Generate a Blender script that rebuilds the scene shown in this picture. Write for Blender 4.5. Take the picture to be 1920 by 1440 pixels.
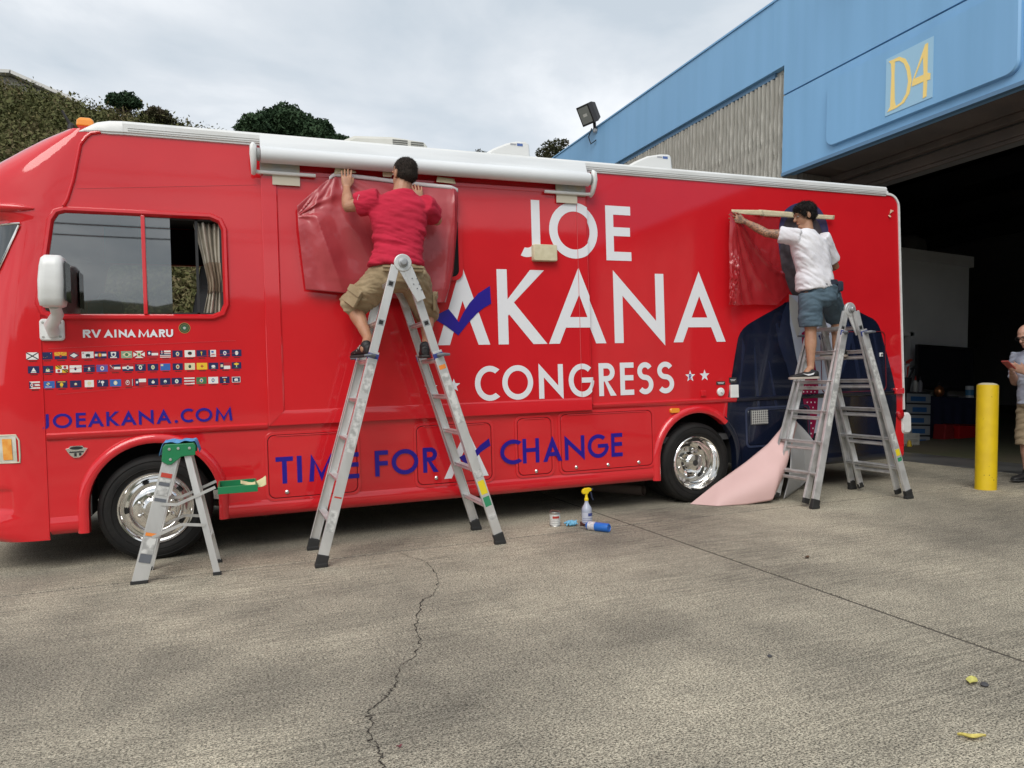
import bpy, bmesh, math, random
from mathutils import Vector, Matrix, noise
from mathutils.geometry import tessellate_polygon
random.seed(7)
for o in list(bpy.data.objects): bpy.data.objects.remove(o)
scene = bpy.context.scene
COL = scene.collection
# ------------------------------------------------------------------ camera
# world: z = normal of the sloping apron, x along the motorhome (front = -x), its near side is y = 0
F, CX, CY, CH = 1372.0, 0.5571, -6.0971, 1.2969
YAW, PITCH, ROLL = 0.36616, -0.009726, -0.030039
_f = Vector((math.sin(YAW)*math.cos(PITCH), math.cos(YAW)*math.cos(PITCH), math.sin(PITCH)))
_r0 = Vector((math.cos(YAW), -math.sin(YAW), 0)); _u0 = _r0.cross(_f)
_r = math.cos(ROLL)*_r0 + math.sin(ROLL)*_u0; _u = _r.cross(_f)
CAM = Vector((CX, CY, CH))
cd = bpy.data.cameras.new('camera'); cam = bpy.data.objects.new('camera', cd); COL.objects.link(cam)
cd.sensor_fit = 'HORIZONTAL'; cd.sensor_width = 36; cd.lens = F/1920*36
cd.clip_start = 0.05; cd.clip_end = 2000
cam.matrix_world = Matrix(((_r.x, _u.x, -_f.x, CX), (_r.y, _u.y, -_f.y, CY), (_r.z, _u.z, -_f.z, CH), (0, 0, 0, 1)))
scene.camera = cam
def ray(u, v): return (_r*((u-960)/F) - _u*((v-720)/F) + _f)
def SY(u, v, Y=0.0):                       # survey point on the plane y = Y
    d = ray(u, v); return CAM + d*((Y-CY)/d.y)
def GZ(u, v, Z=0.0):                       # survey point at height Z
    d = ray(u, v); return CAM + d*((Z-CH)/d.z)
TB = 0.063                                 # the building is plumb, the apron climbs towards it
BM = Matrix.Translation((9.05, 0, 0)) @ Matrix.Rotation(TB, 4, 'Y') @ Matrix.Translation((-9.05, 0, 0))
BMI = BM.inverted()
def BX(u, v, X):                           # survey point on the building plane x = X, in building coordinates
    o = BMI @ CAM; d = BMI.to_3x3() @ ray(u, v); return o + d*((X-o.x)/d.x)
def BY(u, v, Y):
    o = BMI @ CAM; d = BMI.to_3x3() @ ray(u, v); return o + d*((Y-o.y)/d.y)
# ------------------------------------------------------------------ sky and sun
SUN_EL, SUN_AZ = math.radians(46), math.radians(213)     # azimuth: from +y clockwise -> behind the camera, to its left
world = bpy.data.worlds.new('World'); scene.world = world; world.use_nodes = True
nt = world.node_tree; nt.nodes.clear()
out = nt.nodes.new('ShaderNodeOutputWorld')
sky = nt.nodes.new('ShaderNodeTexSky'); sky.sky_type = 'NISHITA'; sky.sun_disc = False
sky.sun_elevation = SUN_EL; sky.sun_rotation = SUN_AZ; sky.air_density = 1.0; sky.dust_density = 2.0
bg1 = nt.nodes.new('ShaderNodeBackground'); bg1.inputs[1].default_value = 0.10
nt.links.new(sky.outputs[0], bg1.inputs[0])
tc = nt.nodes.new('ShaderNodeTexCoord')
sep = nt.nodes.new('ShaderNodeSeparateXYZ'); nt.links.new(tc.outputs['Generated'], sep.inputs[0])
mz = nt.nodes.new('ShaderNodeMath'); mz.operation = 'MAXIMUM'; nt.links.new(sep.outputs[2], mz.inputs[0]); mz.inputs[1].default_value = 0.0
az = nt.nodes.new('ShaderNodeMath'); az.operation = 'ADD'; nt.links.new(mz.outputs[0], az.inputs[0]); az.inputs[1].default_value = 0.22
dx = nt.nodes.new('ShaderNodeMath'); dx.operation = 'DIVIDE'; nt.links.new(sep.outputs[0], dx.inputs[0]); nt.links.new(az.outputs[0], dx.inputs[1])
dy = nt.nodes.new('ShaderNodeMath'); dy.operation = 'DIVIDE'; nt.links.new(sep.outputs[1], dy.inputs[0]); nt.links.new(az.outputs[0], dy.inputs[1])
cmb = nt.nodes.new('ShaderNodeCombineXYZ'); nt.links.new(dx.outputs[0], cmb.inputs[0]); nt.links.new(dy.outputs[0], cmb.inputs[1])
nz = nt.nodes.new('ShaderNodeTexNoise'); nz.inputs['Scale'].default_value = 1.5; nz.inputs['Detail'].default_value = 8; nz.inputs['Roughness'].default_value = 0.52
nz.inputs['Distortion'].default_value = 0.35
nt.links.new(cmb.outputs[0], nz.inputs['Vector'])
rp = nt.nodes.new('ShaderNodeValToRGB'); nt.links.new(nz.outputs[0], rp.inputs[0])
e = rp.color_ramp.elements
e[0].position = 0.38; e[0].color = (0.53, 0.59, 0.645, 1)
e[1].position = 0.61; e[1].color = (0.87, 0.89, 0.91, 1)
m1 = e.new(0.50); m1.color = (0.66, 0.70, 0.74, 1)
bg2 = nt.nodes.new('ShaderNodeBackground'); bg2.inputs[1].default_value = 0.86
nt.links.new(rp.outputs[0], bg2.inputs[0])
mx = nt.nodes.new('ShaderNodeMixShader'); mx.inputs[0].default_value = 0.9
nt.links.new(bg1.outputs[0], mx.inputs[1]); nt.links.new(bg2.outputs[0], mx.inputs[2]); nt.links.new(mx.outputs[0], out.inputs[0])
sd = bpy.data.lights.new('sun', 'SUN'); sd.energy = 1.5; sd.angle = math.radians(38); sd.color = (1.0, 0.96, 0.90)
sun = bpy.data.objects.new('sun', sd); COL.objects.link(sun)
_sd = Vector((math.sin(SUN_AZ)*math.cos(SUN_EL), math.cos(SUN_AZ)*math.cos(SUN_EL), math.sin(SUN_EL)))
sun.location = _sd*60; sun.rotation_euler = _sd.to_track_quat('Z', 'Y').to_euler()
vs = scene.view_settings; vs.view_transform = 'Standard'; vs.look = 'None'; vs.exposure = 0.50; vs.gamma = 1.0; vs.use_curve_mapping = False
# ------------------------------------------------------------------ materials
MATS = {}
def mat(name, col, rough=0.5, metal=0.0, col2=None, vscale=6.0, vlo=0.4, vhi=0.6, bump=0.0, bscale=40.0, coat=0.0, stretch=(1, 1, 1), emit=None, detail=5, spec=0.5, rvar=0.0, bstretch=None, sss=0.0):
    if name in MATS: return MATS[name]
    m = bpy.data.materials.new(name); m.use_nodes = True; t = m.node_tree; b = t.nodes['Principled BSDF']
    b.inputs['Base Color'].default_value = (*col, 1); b.inputs['Roughness'].default_value = rough; b.inputs['Metallic'].default_value = metal
    b.inputs['Specular IOR Level'].default_value = spec
    if coat: b.inputs['Coat Weight'].default_value = coat; b.inputs['Coat Roughness'].default_value = 0.05; b.inputs['Coat IOR'].default_value = 1.58
    if sss: b.inputs['Subsurface Weight'].default_value = sss; b.inputs['Subsurface Radius'].default_value = (0.01, 0.004, 0.002)
    if emit: b.inputs['Emission Color'].default_value = (*col, 1); b.inputs['Emission Strength'].default_value = emit
    co = t.nodes.new('ShaderNodeTexCoord')
    def nz(scale, st, det):
        mp = t.nodes.new('ShaderNodeMapping'); mp.inputs['Scale'].default_value = st
        t.links.new(co.outputs['Object'], mp.inputs[0])
        n = t.nodes.new('ShaderNodeTexNoise'); n.inputs['Scale'].default_value = scale; n.inputs['Detail'].default_value = det
        t.links.new(mp.outputs[0], n.inputs['Vector']); return n
    if col2 is not None:
        n = nz(vscale, stretch, detail); r = t.nodes.new('ShaderNodeValToRGB')
        r.color_ramp.elements[0].position = vlo; r.color_ramp.elements[0].color = (*col, 1)
        r.color_ramp.elements[1].position = vhi; r.color_ramp.elements[1].color = (*col2, 1)
        t.links.new(n.outputs[0], r.inputs[0]); t.links.new(r.outputs[0], b.inputs['Base Color'])
    if rvar:
        n = nz(3.0, stretch, 4); mr = t.nodes.new('ShaderNodeMapRange')
        mr.inputs['To Min'].default_value = max(0, rough-rvar); mr.inputs['To Max'].default_value = rough+rvar
        t.links.new(n.outputs[0], mr.inputs[0]); t.links.new(mr.outputs[0], b.inputs['Roughness'])
    if bump:
        n = nz(bscale, bstretch or stretch, 4); bp = t.nodes.new('ShaderNodeBump'); bp.inputs['Strength'].default_value = bump; bp.inputs['Distance'].default_value = 0.02
        t.links.new(n.outputs[0], bp.inputs['Height']); t.links.new(bp.outputs[0], b.inputs['Normal'])
        if coat: t.links.new(bp.outputs[0], b.inputs['Coat Normal'])
    MATS[name] = m; return m
def glassmat(name, tint, gloss=0.02):
    if name in MATS: return MATS[name]
    m = bpy.data.materials.new(name); m.use_nodes = True; t = m.node_tree; t.nodes.clear()
    o = t.nodes.new('ShaderNodeOutputMaterial'); tr = t.nodes.new('ShaderNodeBsdfTransparent'); tr.inputs[0].default_value = (*tint, 1)
    g = t.nodes.new('ShaderNodeBsdfGlossy'); g.inputs['Roughness'].default_value = gloss
    f = t.nodes.new('ShaderNodeFresnel'); f.inputs[0].default_value = 2.7
    x = t.nodes.new('ShaderNodeMixShader'); t.links.new(f.outputs[0], x.inputs[0]); t.links.new(tr.outputs[0], x.inputs[1]); t.links.new(g.outputs[0], x.inputs[2]); t.links.new(x.outputs[0], o.inputs[0])
    MATS[name] = m; return m
RED = mat('red_vinyl', (0.64, 0.013, 0.020), 0.42, coat=1.0, spec=0.12, col2=(0.60, 0.011, 0.018), vscale=1.3, bump=0.035, bscale=1.6, rvar=0.05)
REDT = mat('red_trim', (0.64, 0.014, 0.022), 0.30, coat=1.0, spec=0.2)
WHITEP = mat('white_gelcoat', (0.74, 0.75, 0.74), 0.3, col2=(0.62, 0.63, 0.61), vscale=2.5, vlo=0.45, vhi=0.75, stretch=(1, 1, 4))
PRINTW = mat('white_print', (0.78, 0.79, 0.82), 0.25, coat=0.2)
PRINTB = mat('blue_print', (0.014, 0.003, 0.25), 0.35, coat=0.03)
NAVYP = mat('navy_print', (0.005, 0.008, 0.020), 0.22, coat=0.30, col2=(0.008, 0.012, 0.030), vscale=2, stretch=(3, 1, 0.6))
BLACK = mat('black_rubber', (0.012, 0.012, 0.013), 0.6)
DARK = mat('dark_void', (0.01, 0.01, 0.01), 0.9)
CHROME = mat('chrome', (0.86, 0.85, 0.83), 0.09, 1.0)
ALU = mat('aluminium', (0.72, 0.72, 0.71), 0.40, 0.6, col2=(0.54, 0.54, 0.53), vscale=7, vlo=0.4, vhi=0.75, bump=0.05, bscale=60, rvar=0.1, stretch=(1, 1, 0.3))
ALUW = mat('worn_aluminium', (0.70, 0.70, 0.70), 0.45, 0.55, col2=(0.46, 0.46, 0.45), vscale=9, vlo=0.42, vhi=0.72, bump=0.06, bscale=50, rvar=0.1)
TAPE = mat('masking_tape', (0.62, 0.53, 0.36), 0.7, col2=(0.55, 0.47, 0.31), vscale=30)
AMBER = mat('amber_lens', (0.85, 0.30, 0.02), 0.2, coat=0.5)
# ------------------------------------------------------------------ mesh helpers
class MB:
    def __init__(s): s.v = []; s.f = []; s.m = []; s.mi = 0
    def add(s, vs, fs, mi=None):
        n = len(s.v); s.v += [Vector(p) for p in vs]; mi = s.mi if mi is None else mi
        for f in fs: s.f.append([i+n for i in f]); s.m.append(mi)
        return s
    def box(s, c, size, rot=None, mi=None):
        hx, hy, hz = [k/2 for k in size]; c = Vector(c)
        vs = [Vector((a*hx, b*hy, d*hz)) for a in (-1, 1) for b in (-1, 1) for d in (-1, 1)]
        if rot is not None: vs = [rot @ p for p in vs]
        return s.add([p+c for p in vs], [(0, 1, 3, 2), (4, 6, 7, 5), (0, 4, 5, 1), (2, 3, 7, 6), (0, 2, 6, 4), (1, 5, 7, 3)], mi)
    def bx(s, x0, x1, y0, y1, z0, z1, mi=None): return s.box(((x0+x1)/2, (y0+y1)/2, (z0+z1)/2), (abs(x1-x0), abs(y1-y0), abs(z1-z0)), None, mi)
    def bar(s, a, b, w, h, side=None, mi=None):      # box from a to b; w along 'side', h along the third axis
        a = Vector(a); b = Vector(b); d = (b-a); L = d.length; d.normalize()
        side = Vector(side if side is not None else ((0, 0, 1) if abs(d.z) < 0.9 else (1, 0, 0)))
        sd = (side - d*side.dot(d)).normalized(); th = d.cross(sd)
        R = Matrix((sd, th, d)).transposed()
        return s.box((a+b)/2, (w, h, L), R, mi)
    def loft(s, rings, cap=True, closed=True, mi=None):
        n = len(rings[0]); vs = [p for r in rings for p in r]; fs = []
        for i in range(len(rings)-1):
            for j in range(n if closed else n-1):
                k = (j+1) % n; fs.append((i*n+j, i*n+k, (i+1)*n+k, (i+1)*n+j))
        if cap and closed: fs.append(tuple(range(n))[::-1]); fs.append(tuple((len(rings)-1)*n+j for j in range(n)))
        return s.add(vs, fs, mi)
    def tube(s, pts, r, seg=8, mi=None, cap=True, flat=1.0, side=None):
        pts = [Vector(p) for p in pts]; rr = r if isinstance(r, (list, tuple)) else [r]*len(pts); rings = []
        ref = Vector(side) if side is not None else None
        for i, p in enumerate(pts):
            d = (pts[min(i+1, len(pts)-1)]-pts[max(i-1, 0)])
            d = d.normalized() if d.length > 1e-9 else Vector((0, 0, 1))
            if ref is None: ref = Vector((0, 0, 1)) if abs(d.z) < 0.85 else Vector((1, 0, 0))
            a = (ref-d*ref.dot(d)).normalized(); b = d.cross(a); ref = a
            rings.append([p+a*math.cos(t)*rr[i]+b*math.sin(t)*rr[i]*flat for t in [2*math.pi*k/seg for k in range(seg)]])
        return s.loft(rings, cap, True, mi)
    def lathe(s, prof, c, axis='Z', seg=32, mi=None, cap=True):
        c = Vector(c); rings = []
        for r, h in prof:
            ring = []
            for k in range(seg):
                t = 2*math.pi*k/seg; a, b = max(r, 1e-4)*math.cos(t), max(r, 1e-4)*math.sin(t)
                if axis == 'Z': p = Vector((a, b, h))
                elif axis == 'Y': p = Vector((a, h, b))
                elif axis == 'X': p = Vector((h, a, b))
                else: p = axis @ Vector((a, b, h))
                ring.append(c+p)
            rings.append(ring)
        return s.loft(rings, cap, True, mi)
    def prism(s, loop, d, mi=None, bev=0.0):         # loop of points, extruded along vector d (optional chamfer on the far face)
        loop = [Vector(p) for p in loop]; d = Vector(d); rings = [loop]
        if bev:
            c = sum(loop, Vector())/len(loop); L = d.length
            rings.append([p+d*(1-bev/L) for p in loop]); rings.append([p+d+(c-p).normalized()*bev for p in loop])
        else: rings.append([p+d for p in loop])
        return s.loft(rings, True, True, mi)
    def ring(s, l0, l1, d, mi=None):                 # band between two loops, extruded along d
        n = len(l0); l0 = [Vector(p) for p in l0]; l1 = [Vector(p) for p in l1]; d = Vector(d)
        vs = l0+l1+[p+d for p in l0]+[p+d for p in l1]; fs = []
        for j in range(n):
            k = (j+1) % n
            fs += [(j, k, n+k, n+j), (2*n+j, 3*n+j, 3*n+k, 2*n+k), (j, 2*n+j, 2*n+k, k), (n+j, n+k, 3*n+k, 3*n+j)]
        return s.add(vs, fs, mi)
    def slab(s, loops, to3, y0, y1, mi=None):        # polygon with holes (2D), mapped by to3(p, y), given thickness
        flat = [p for l in loops for p in l]
        tris = tessellate_polygon([[Vector((p[0], p[1], 0)) for p in l] for l in loops])
        n = len(flat); vs = [to3(p, y0) for p in flat]+[to3(p, y1) for p in flat]
        fs = [tuple(t) for t in tris]+[tuple(i+n for i in t[::-1]) for t in tris]; o = 0
        for l in loops:
            for j in range(len(l)):
                k = (j+1) % len(l); fs.append((o+j, o+k, n+o+k, n+o+j))
            o += len(l)
        return s.add(vs, fs, mi)
    def grid(s, P, nu, nv, mi=None):
        vs = [P(i/nu, j/nv) for j in range(nv+1) for i in range(nu+1)]
        return s.add(vs, [(j*(nu+1)+i, j*(nu+1)+i+1, (j+1)*(nu+1)+i+1, (j+1)*(nu+1)+i) for j in range(nv) for i in range(nu)], mi)
    def build(s, name, material, parent=None, smooth=False, origin=None, xf=None, bevel=0.0, recalc=True, solid=0.0, subd=0, angle=40):
        me = bpy.data.meshes.new(name)
        pm = Matrix.Identity(4)
        if parent is not None: pm = WM[parent.name]
        elif origin is not None: pm = Matrix.Translation(origin)
        M = pm.inverted() @ (xf if xf is not None else Matrix.Identity(4))
        me.from_pydata([M @ p for p in s.v], [], s.f)
        for mm in (material if isinstance(material, (list, tuple)) else [material]): me.materials.append(mm)
        me.polygons.foreach_set('material_index', s.m)
        if recalc:
            bm = bmesh.new(); bm.from_mesh(me); bmesh.ops.recalc_face_normals(bm, faces=bm.faces); bm.to_mesh(me); bm.free()
        if smooth:
            me.polygons.foreach_set('use_smooth', [True]*len(me.polygons))
            try: me.set_sharp_from_angle(angle=math.radians(angle))
            except Exception: pass
        me.update()
        o = bpy.data.objects.new(name, me); COL.objects.link(o)
        if parent is not None: o.parent = parent
        else: o.matrix_world = pm
        WM[o.name] = pm
        if solid: k = o.modifiers.new('solid', 'SOLIDIFY'); k.thickness = solid; k.offset = 0
        if bevel: k = o.modifiers.new('bevel', 'BEVEL'); k.width = bevel; k.segments = 2; k.limit_method = 'ANGLE'; k.angle_limit = math.radians(40)
        if subd: k = o.modifiers.new('sub', 'SUBSURF'); k.levels = subd; k.render_levels = subd
        return o
WM = {}
def thing(name, label, cat, loc=(0, 0, 0), rot=None, group=None):
    o = bpy.data.objects.new(name, None); COL.objects.link(o)
    M = Matrix.Translation(loc) @ (rot if rot is not None else Matrix.Identity(4))
    o.matrix_world = M; o.empty_display_size = 0.2; WM[o.name] = M
    return tag(o, label, cat, group)
def tag(o, label, cat, group=None):
    o['label'] = label; o['category'] = cat
    if group: o['group'] = group
    return o
def rr(x0, x1, z0, z1, r, n=6):                      # rounded rectangle, 2D
    pts = []
    for cx, cz, a in ((x1-r, z1-r, 0), (x0+r, z1-r, 90), (x0+r, z0+r, 180), (x1-r, z0+r, 270)):
        for k in range(n+1):
            t = math.radians(a+90*k/n); pts.append((cx+r*math.cos(t), cz+r*math.sin(t)))
    return pts
def xz(p, y): return Vector((p[0], y, p[1]))
def lerp(a, b, t): return a+(b-a)*t
def poly1(xs, ys, x):
    if x <= xs[0]: return ys[0]
    for i in range(len(xs)-1):
        if x <= xs[i+1]: return lerp(ys[i], ys[i+1], (x-xs[i])/(xs[i+1]-xs[i]))
    return ys[-1]
def smst(t): t = max(0, min(1, t)); return t*t*(3-2*t)
# ------------------------------------------------------------------ ground, slabs, cracks
def concrete():
    m = bpy.data.materials.new('broomed_concrete'); m.use_nodes = True; t = m.node_tree; b = t.nodes['Principled BSDF']; L = t.links.new
    co = t.nodes.new('ShaderNodeNewGeometry')
    def N(scale, st=(1, 1, 1), det=4, rough=0.55):
        mp = t.nodes.new('ShaderNodeMapping'); mp.inputs['Scale'].default_value = st; L(co.outputs['Position'], mp.inputs[0])
        n = t.nodes.new('ShaderNodeTexNoise'); n.inputs['Scale'].default_value = scale; n.inputs['Detail'].default_value = det; n.inputs['Roughness'].default_value = rough
        L(mp.outputs[0], n.inputs['Vector']); return n.outputs[0]
    def ramp(x, p0, c0, p1, c1):
        r = t.nodes.new('ShaderNodeValToRGB'); r.color_ramp.elements[0].position = p0; r.color_ramp.elements[0].color = (*c0, 1)
        r.color_ramp.elements[1].position = p1; r.color_ramp.elements[1].color = (*c1, 1); L(x, r.inputs[0]); return r.outputs[0]
    def mul(a, c, f=1.0):
        k = t.nodes.new('ShaderNodeMix'); k.data_type = 'RGBA'; k.blend_type = 'MULTIPLY'; k.inputs[0].default_value = f; L(a, k.inputs[6]); L(c, k.inputs[7]); return k.outputs[2]
    base = ramp(N(0.55, det=5), 0.36, (0.235, 0.215, 0.175), 0.62, (0.440, 0.400, 0.315))
    blot = ramp(N(1.9, (1, 1.2, 1), 7, 0.7), 0.34, (0.68, 0.69, 0.70), 0.60, (1, 1, 1))
    strk = ramp(N(11, (0.22, 3.6, 1), 6, 0.75), 0.41, (0.34, 0.34, 0.34), 0.55, (1.08, 1.08, 1.08))
    spk = ramp(N(125, (0.7, 1.2, 1), 4, 0.8), 0.42, (0.16, 0.16, 0.16), 0.54, (1.25, 1.25, 1.24))
    fine = ramp(N(190, (1, 1, 1), 2), 0.36, (0.55, 0.55, 0.55), 0.58, (1.15, 1.15, 1.15))
    stn = ramp(N(0.9, (1, 1, 1), 3, 0.5), 0.60, (1, 1, 1), 0.74, (0.66, 0.66, 0.67))
    msk = t.nodes.new('ShaderNodeMapRange'); L(N(0.35, (1, 1.5, 1), 4, 0.6), msk.inputs[0]); msk.inputs[1].default_value = 0.40; msk.inputs[2].default_value = 0.62; msk.inputs[3].default_value = 0.10; msk.inputs[4].default_value = 0.58
    ks = t.nodes.new('ShaderNodeMix'); ks.data_type = 'RGBA'; ks.blend_type = 'MULTIPLY'; L(msk.outputs[0], ks.inputs[0]); L(mul(base, blot, 0.7), ks.inputs[6]); L(strk, ks.inputs[7])
    oil = ramp(N(0.8, (1, 1, 1), 6, 0.62), 0.66, (1, 1, 1), 0.78, (0.50, 0.49, 0.48))
    grit = ramp(N(34, (0.8, 1.2, 1), 5, 0.7), 0.40, (0.62, 0.62, 0.62), 0.56, (1.04, 1.04, 1.04))
    dots = ramp(N(9, (1, 1, 1), 2, 0.5), 0.74, (1, 1, 1), 0.80, (0.45, 0.44, 0.43))
    c = mul(mul(mul(mul(mul(ks.outputs[2], spk, 1.0), fine, 1.0), stn, 0.7), oil, 0.8), mul(dots, grit, 0.7), 0.8)
    g = t.nodes.new('ShaderNodeGamma'); g.inputs[1].default_value = 1.0; L(c, g.inputs[0])
    br = t.nodes.new('ShaderNodeMix'); br.data_type = 'RGBA'; br.blend_type = 'MULTIPLY'; br.inputs[0].default_value = 1; L(g.outputs[0], br.inputs[6]); br.inputs[7].default_value = (1.40, 1.395, 1.37, 1)
    L(br.outputs[2], b.inputs['Base Color']); b.inputs['Roughness'].default_value = 0.85; b.inputs['Specular IOR Level'].default_value = 0.3
    ad = t.nodes.new('ShaderNodeMath'); ad.operation = 'ADD'; L(N(11, (0.22, 3.6, 1), 6, 0.75), ad.inputs[0]); L(N(125, (0.7, 1.2, 1), 4, 0.8), ad.inputs[1])
    bp = t.nodes.new('ShaderNodeBump'); bp.inputs['Strength'].default_value = 0.32; bp.inputs['Distance'].default_value = 0.012; L(ad.outputs[0], bp.inputs['Height']); L(bp.outputs[0], b.inputs['Normal'])
    return m
CONC = concrete()
EARTH = mat('dry_earth', (0.10, 0.085, 0.055), 0.95, col2=(0.07, 0.075, 0.035), vscale=0.4, bump=0.3, bscale=3)
g = MB(); g.grid(lambda s, t: Vector((-300+600*s, -300+600*t, -0.09)), 4, 4)
ground = g.build('ground', EARTH); ground['kind'] = 'structure'
JX = [-26.3, -20.3, -14.3, -8.3, -2.3, 3.72, 9.028]
JY = [-27.4, -20.6, -13.8, -7.2, -0.60, 6.0, 12.6]
GAP = 0.010
for i in range(len(JX)-1):
    for j in range(len(JY)-1):
        s = MB(); s.prism([(JX[i]+GAP, JY[j]+GAP, -0.08), (JX[i+1]-GAP, JY[j]+GAP, -0.08), (JX[i+1]-GAP, JY[j+1]-GAP, -0.08), (JX[i]+GAP, JY[j+1]-GAP, -0.08)], (0, 0, 0.08), bev=0.005)
        s.build('concrete_slab', CONC, ground)
JFILL = mat('joint_filler', (0.055, 0.048, 0.038), 0.95, col2=(0.09, 0.08, 0.062), vscale=30)
for x in JX[1:-1]: s = MB(); s.bx(x-GAP+0.0005, x+GAP-0.0005, JY[0], JY[-1], -0.05, -0.0022); s.build('joint_filler', JFILL, ground)
for y in JY[1:-1]:
    w_ = 0.55 if y == -0.60 else 1.0
    for x0, x1 in zip(JX[:-1], JX[1:]): s = MB(); s.bx(x0+GAP, x1-GAP, y-GAP+0.0005, y+GAP-0.0005, -0.05, -0.0025); s.build('joint_filler', JFILL if y != -0.60 else mat('pale_joint_filler', (0.07, 0.062, 0.05), 0.95, col2=(0.15, 0.135, 0.11), vscale=14), ground)
CRKM = mat('crack_fill', (0.035, 0.030, 0.024), 0.95)
crk_px = [(748, 1037), (775, 1046), (800, 1055), (814, 1072), (821, 1086), (819, 1100), (817, 1108), (808, 1118), (793, 1124), (788, 1140), (780, 1153), (784, 1165), (778, 1178), (786, 1200), (787, 1213), (777, 1232), (752, 1248), (744, 1270), (741, 1286), (728, 1298), (722, 1308), (704, 1324), (690, 1331), (693, 1345), (697, 1360), (690, 1374), (694, 1388), (706, 1394), (712, 1408), (713, 1420), (716, 1432), (722, 1448), (728, 1470), (724, 1500), (735, 1540)]
random.seed(3)
pts = [GZ(u, v) for u, v in crk_px]; fine = []
for a, b in zip(pts[:-1], pts[1:]):
    for k in range(4):
        q = a.lerp(b, k/4); fine.append(q+Vector((random.uniform(-1, 1), random.uniform(-1, 1), 0))*0.011)
ck = MB()
for a, b in zip(fine[:-1], fine[1:]):
    d = (b-a).normalized(); n = Vector((-d.y, d.x, 0)); w0 = random.uniform(0.0006, 0.0022); w1 = random.choice((0.0008, 0.0015, 0.0025, 0.005))
    ck.add([a-n*w0+Vector((0, 0, .003)), a+n*w0+Vector((0, 0, .003)), b+d*0.004+n*w1+Vector((0, 0, .003)), b+d*0.004-n*w1+Vector((0, 0, .003))], [(0, 1, 2, 3)])
ck.build('crack', CRKM, ground, recalc=False)
# little bits of litter on the slab
def leaf(name, label, p, ang, L, W, col, curl, cat='leaf', group=None):
    c = Vector(p); b = MB(); ca, sa = math.cos(ang), math.sin(ang)
    def P(s, t):
        w = W*math.sin(math.pi*min(1, s*0.96+0.02))**0.8*(t-0.5)*2; x = (s-0.5)*L
        z = 0.006+curl*((t-0.5)**2)*4+curl*0.6*(s-0.5)**2*4+0.002*math.sin(s*9)
        return c+Vector((x*ca-w*sa, x*sa+w*ca, z))
    b.grid(P, 8, 4); o = b.build(name, mat('leaf_'+name+str(round(ang, 1)), col, 0.5, col2=[k*0.75 for k in col], vscale=60), origin=c, smooth=True, recalc=False)
    tag(o, label, cat, group); return o
leaf('fallen_leaf', 'pale yellow fallen leaf lying flat on the concrete beside a dark pebble', GZ(1822, 1279), 0.5, 0.080, 0.021, (0.62, 0.58, 0.16), 0.004, group='fallen leaves')
leaf('fallen_leaf', 'narrow yellow fallen leaf with a browned curled tip on bare concrete', GZ(1822, 1386), -0.55, 0.090, 0.014, (0.60, 0.50, 0.12), 0.008, group='fallen leaves')
leaf('fallen_leaf', 'small dark red petal lying in the open by the long crack', GZ(749, 1403), 0.2, 0.022, 0.008, (0.16, 0.03, 0.04), 0.003, 'petal')
leaf('fallen_leaf', 'small brown leaf on the concrete past the slab joint', GZ(1513, 1047), 0.3, 0.05, 0.014, (0.10, 0.05, 0.02), 0.006)
for nm, lab, (u, v), r in (('pebble', 'dark grey pebble touching the pale yellow fallen leaf', (1846, 1287), 0.016), ('pebble', 'small grey pebble alone in the middle of the slab', (1443, 1232), 0.011)):
    b = MB(); c = GZ(u, v); b.lathe([(0, 0), (r*0.8, r*0.1), (r, r*0.5), (r*0.7, r*0.9), (0, r)], c, seg=9)
    tag(b.build(nm, mat('pebble', (0.06, 0.06, 0.065), 0.8), origin=c, smooth=True), lab, 'pebble', 'pebbles on the slab')
# ------------------------------------------------------------------ warehouse (all in building coordinates, xf=BM)
BLUE = mat('blue_paint', (0.165, 0.350, 0.57), 0.45, col2=(0.195, 0.400, 0.645), vscale=3.2, vlo=0.25, vhi=0.62, detail=6, stretch=(1, 1, 0.10), bump=0.06, bscale=2.2, rvar=0.08)
BLUED = mat('blue_paint_shaded', (0.10, 0.20, 0.33), 0.5)  # darker copy of the fascia blue, shade put into the colour
RIBM = mat('ribbed_concrete', (0.46, 0.445, 0.40), 0.9, col2=(0.28, 0.27, 0.24), vscale=3.0, vlo=0.35, vhi=0.75, stretch=(1, 1, 0.25), bump=0.8, bscale=45, bstretch=(1, 1, 1), detail=8)
SOFF = mat('brown_metal', (0.13, 0.10, 0.085), 0.5, col2=(0.10, 0.08, 0.07), vscale=2)
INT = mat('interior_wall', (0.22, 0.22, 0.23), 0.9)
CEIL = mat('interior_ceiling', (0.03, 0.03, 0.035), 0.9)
FLOORM = mat('sealed_floor', (0.16, 0.16, 0.155), 0.28, col2=(0.10, 0.10, 0.10), vscale=1.2, bump=0.02, bscale=8)
WZ = 6.8; XF = 8.0; SZ = 4.13; YE = 2.58; YD1 = 2.42; YD0 = -5.2; YL = 15.5; YR = -9.0; XB = 24.0
wh = thing('warehouse', 'blue and ribbed concrete warehouse with an open roller door behind the motorhome', 'building', BM @ Vector((9.05, 0, 0)), Matrix.Rotation(TB, 4, 'Y'))
def bpart(m, name, material, **k): return m.build(name, material, wh, xf=BM, **k)
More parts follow.
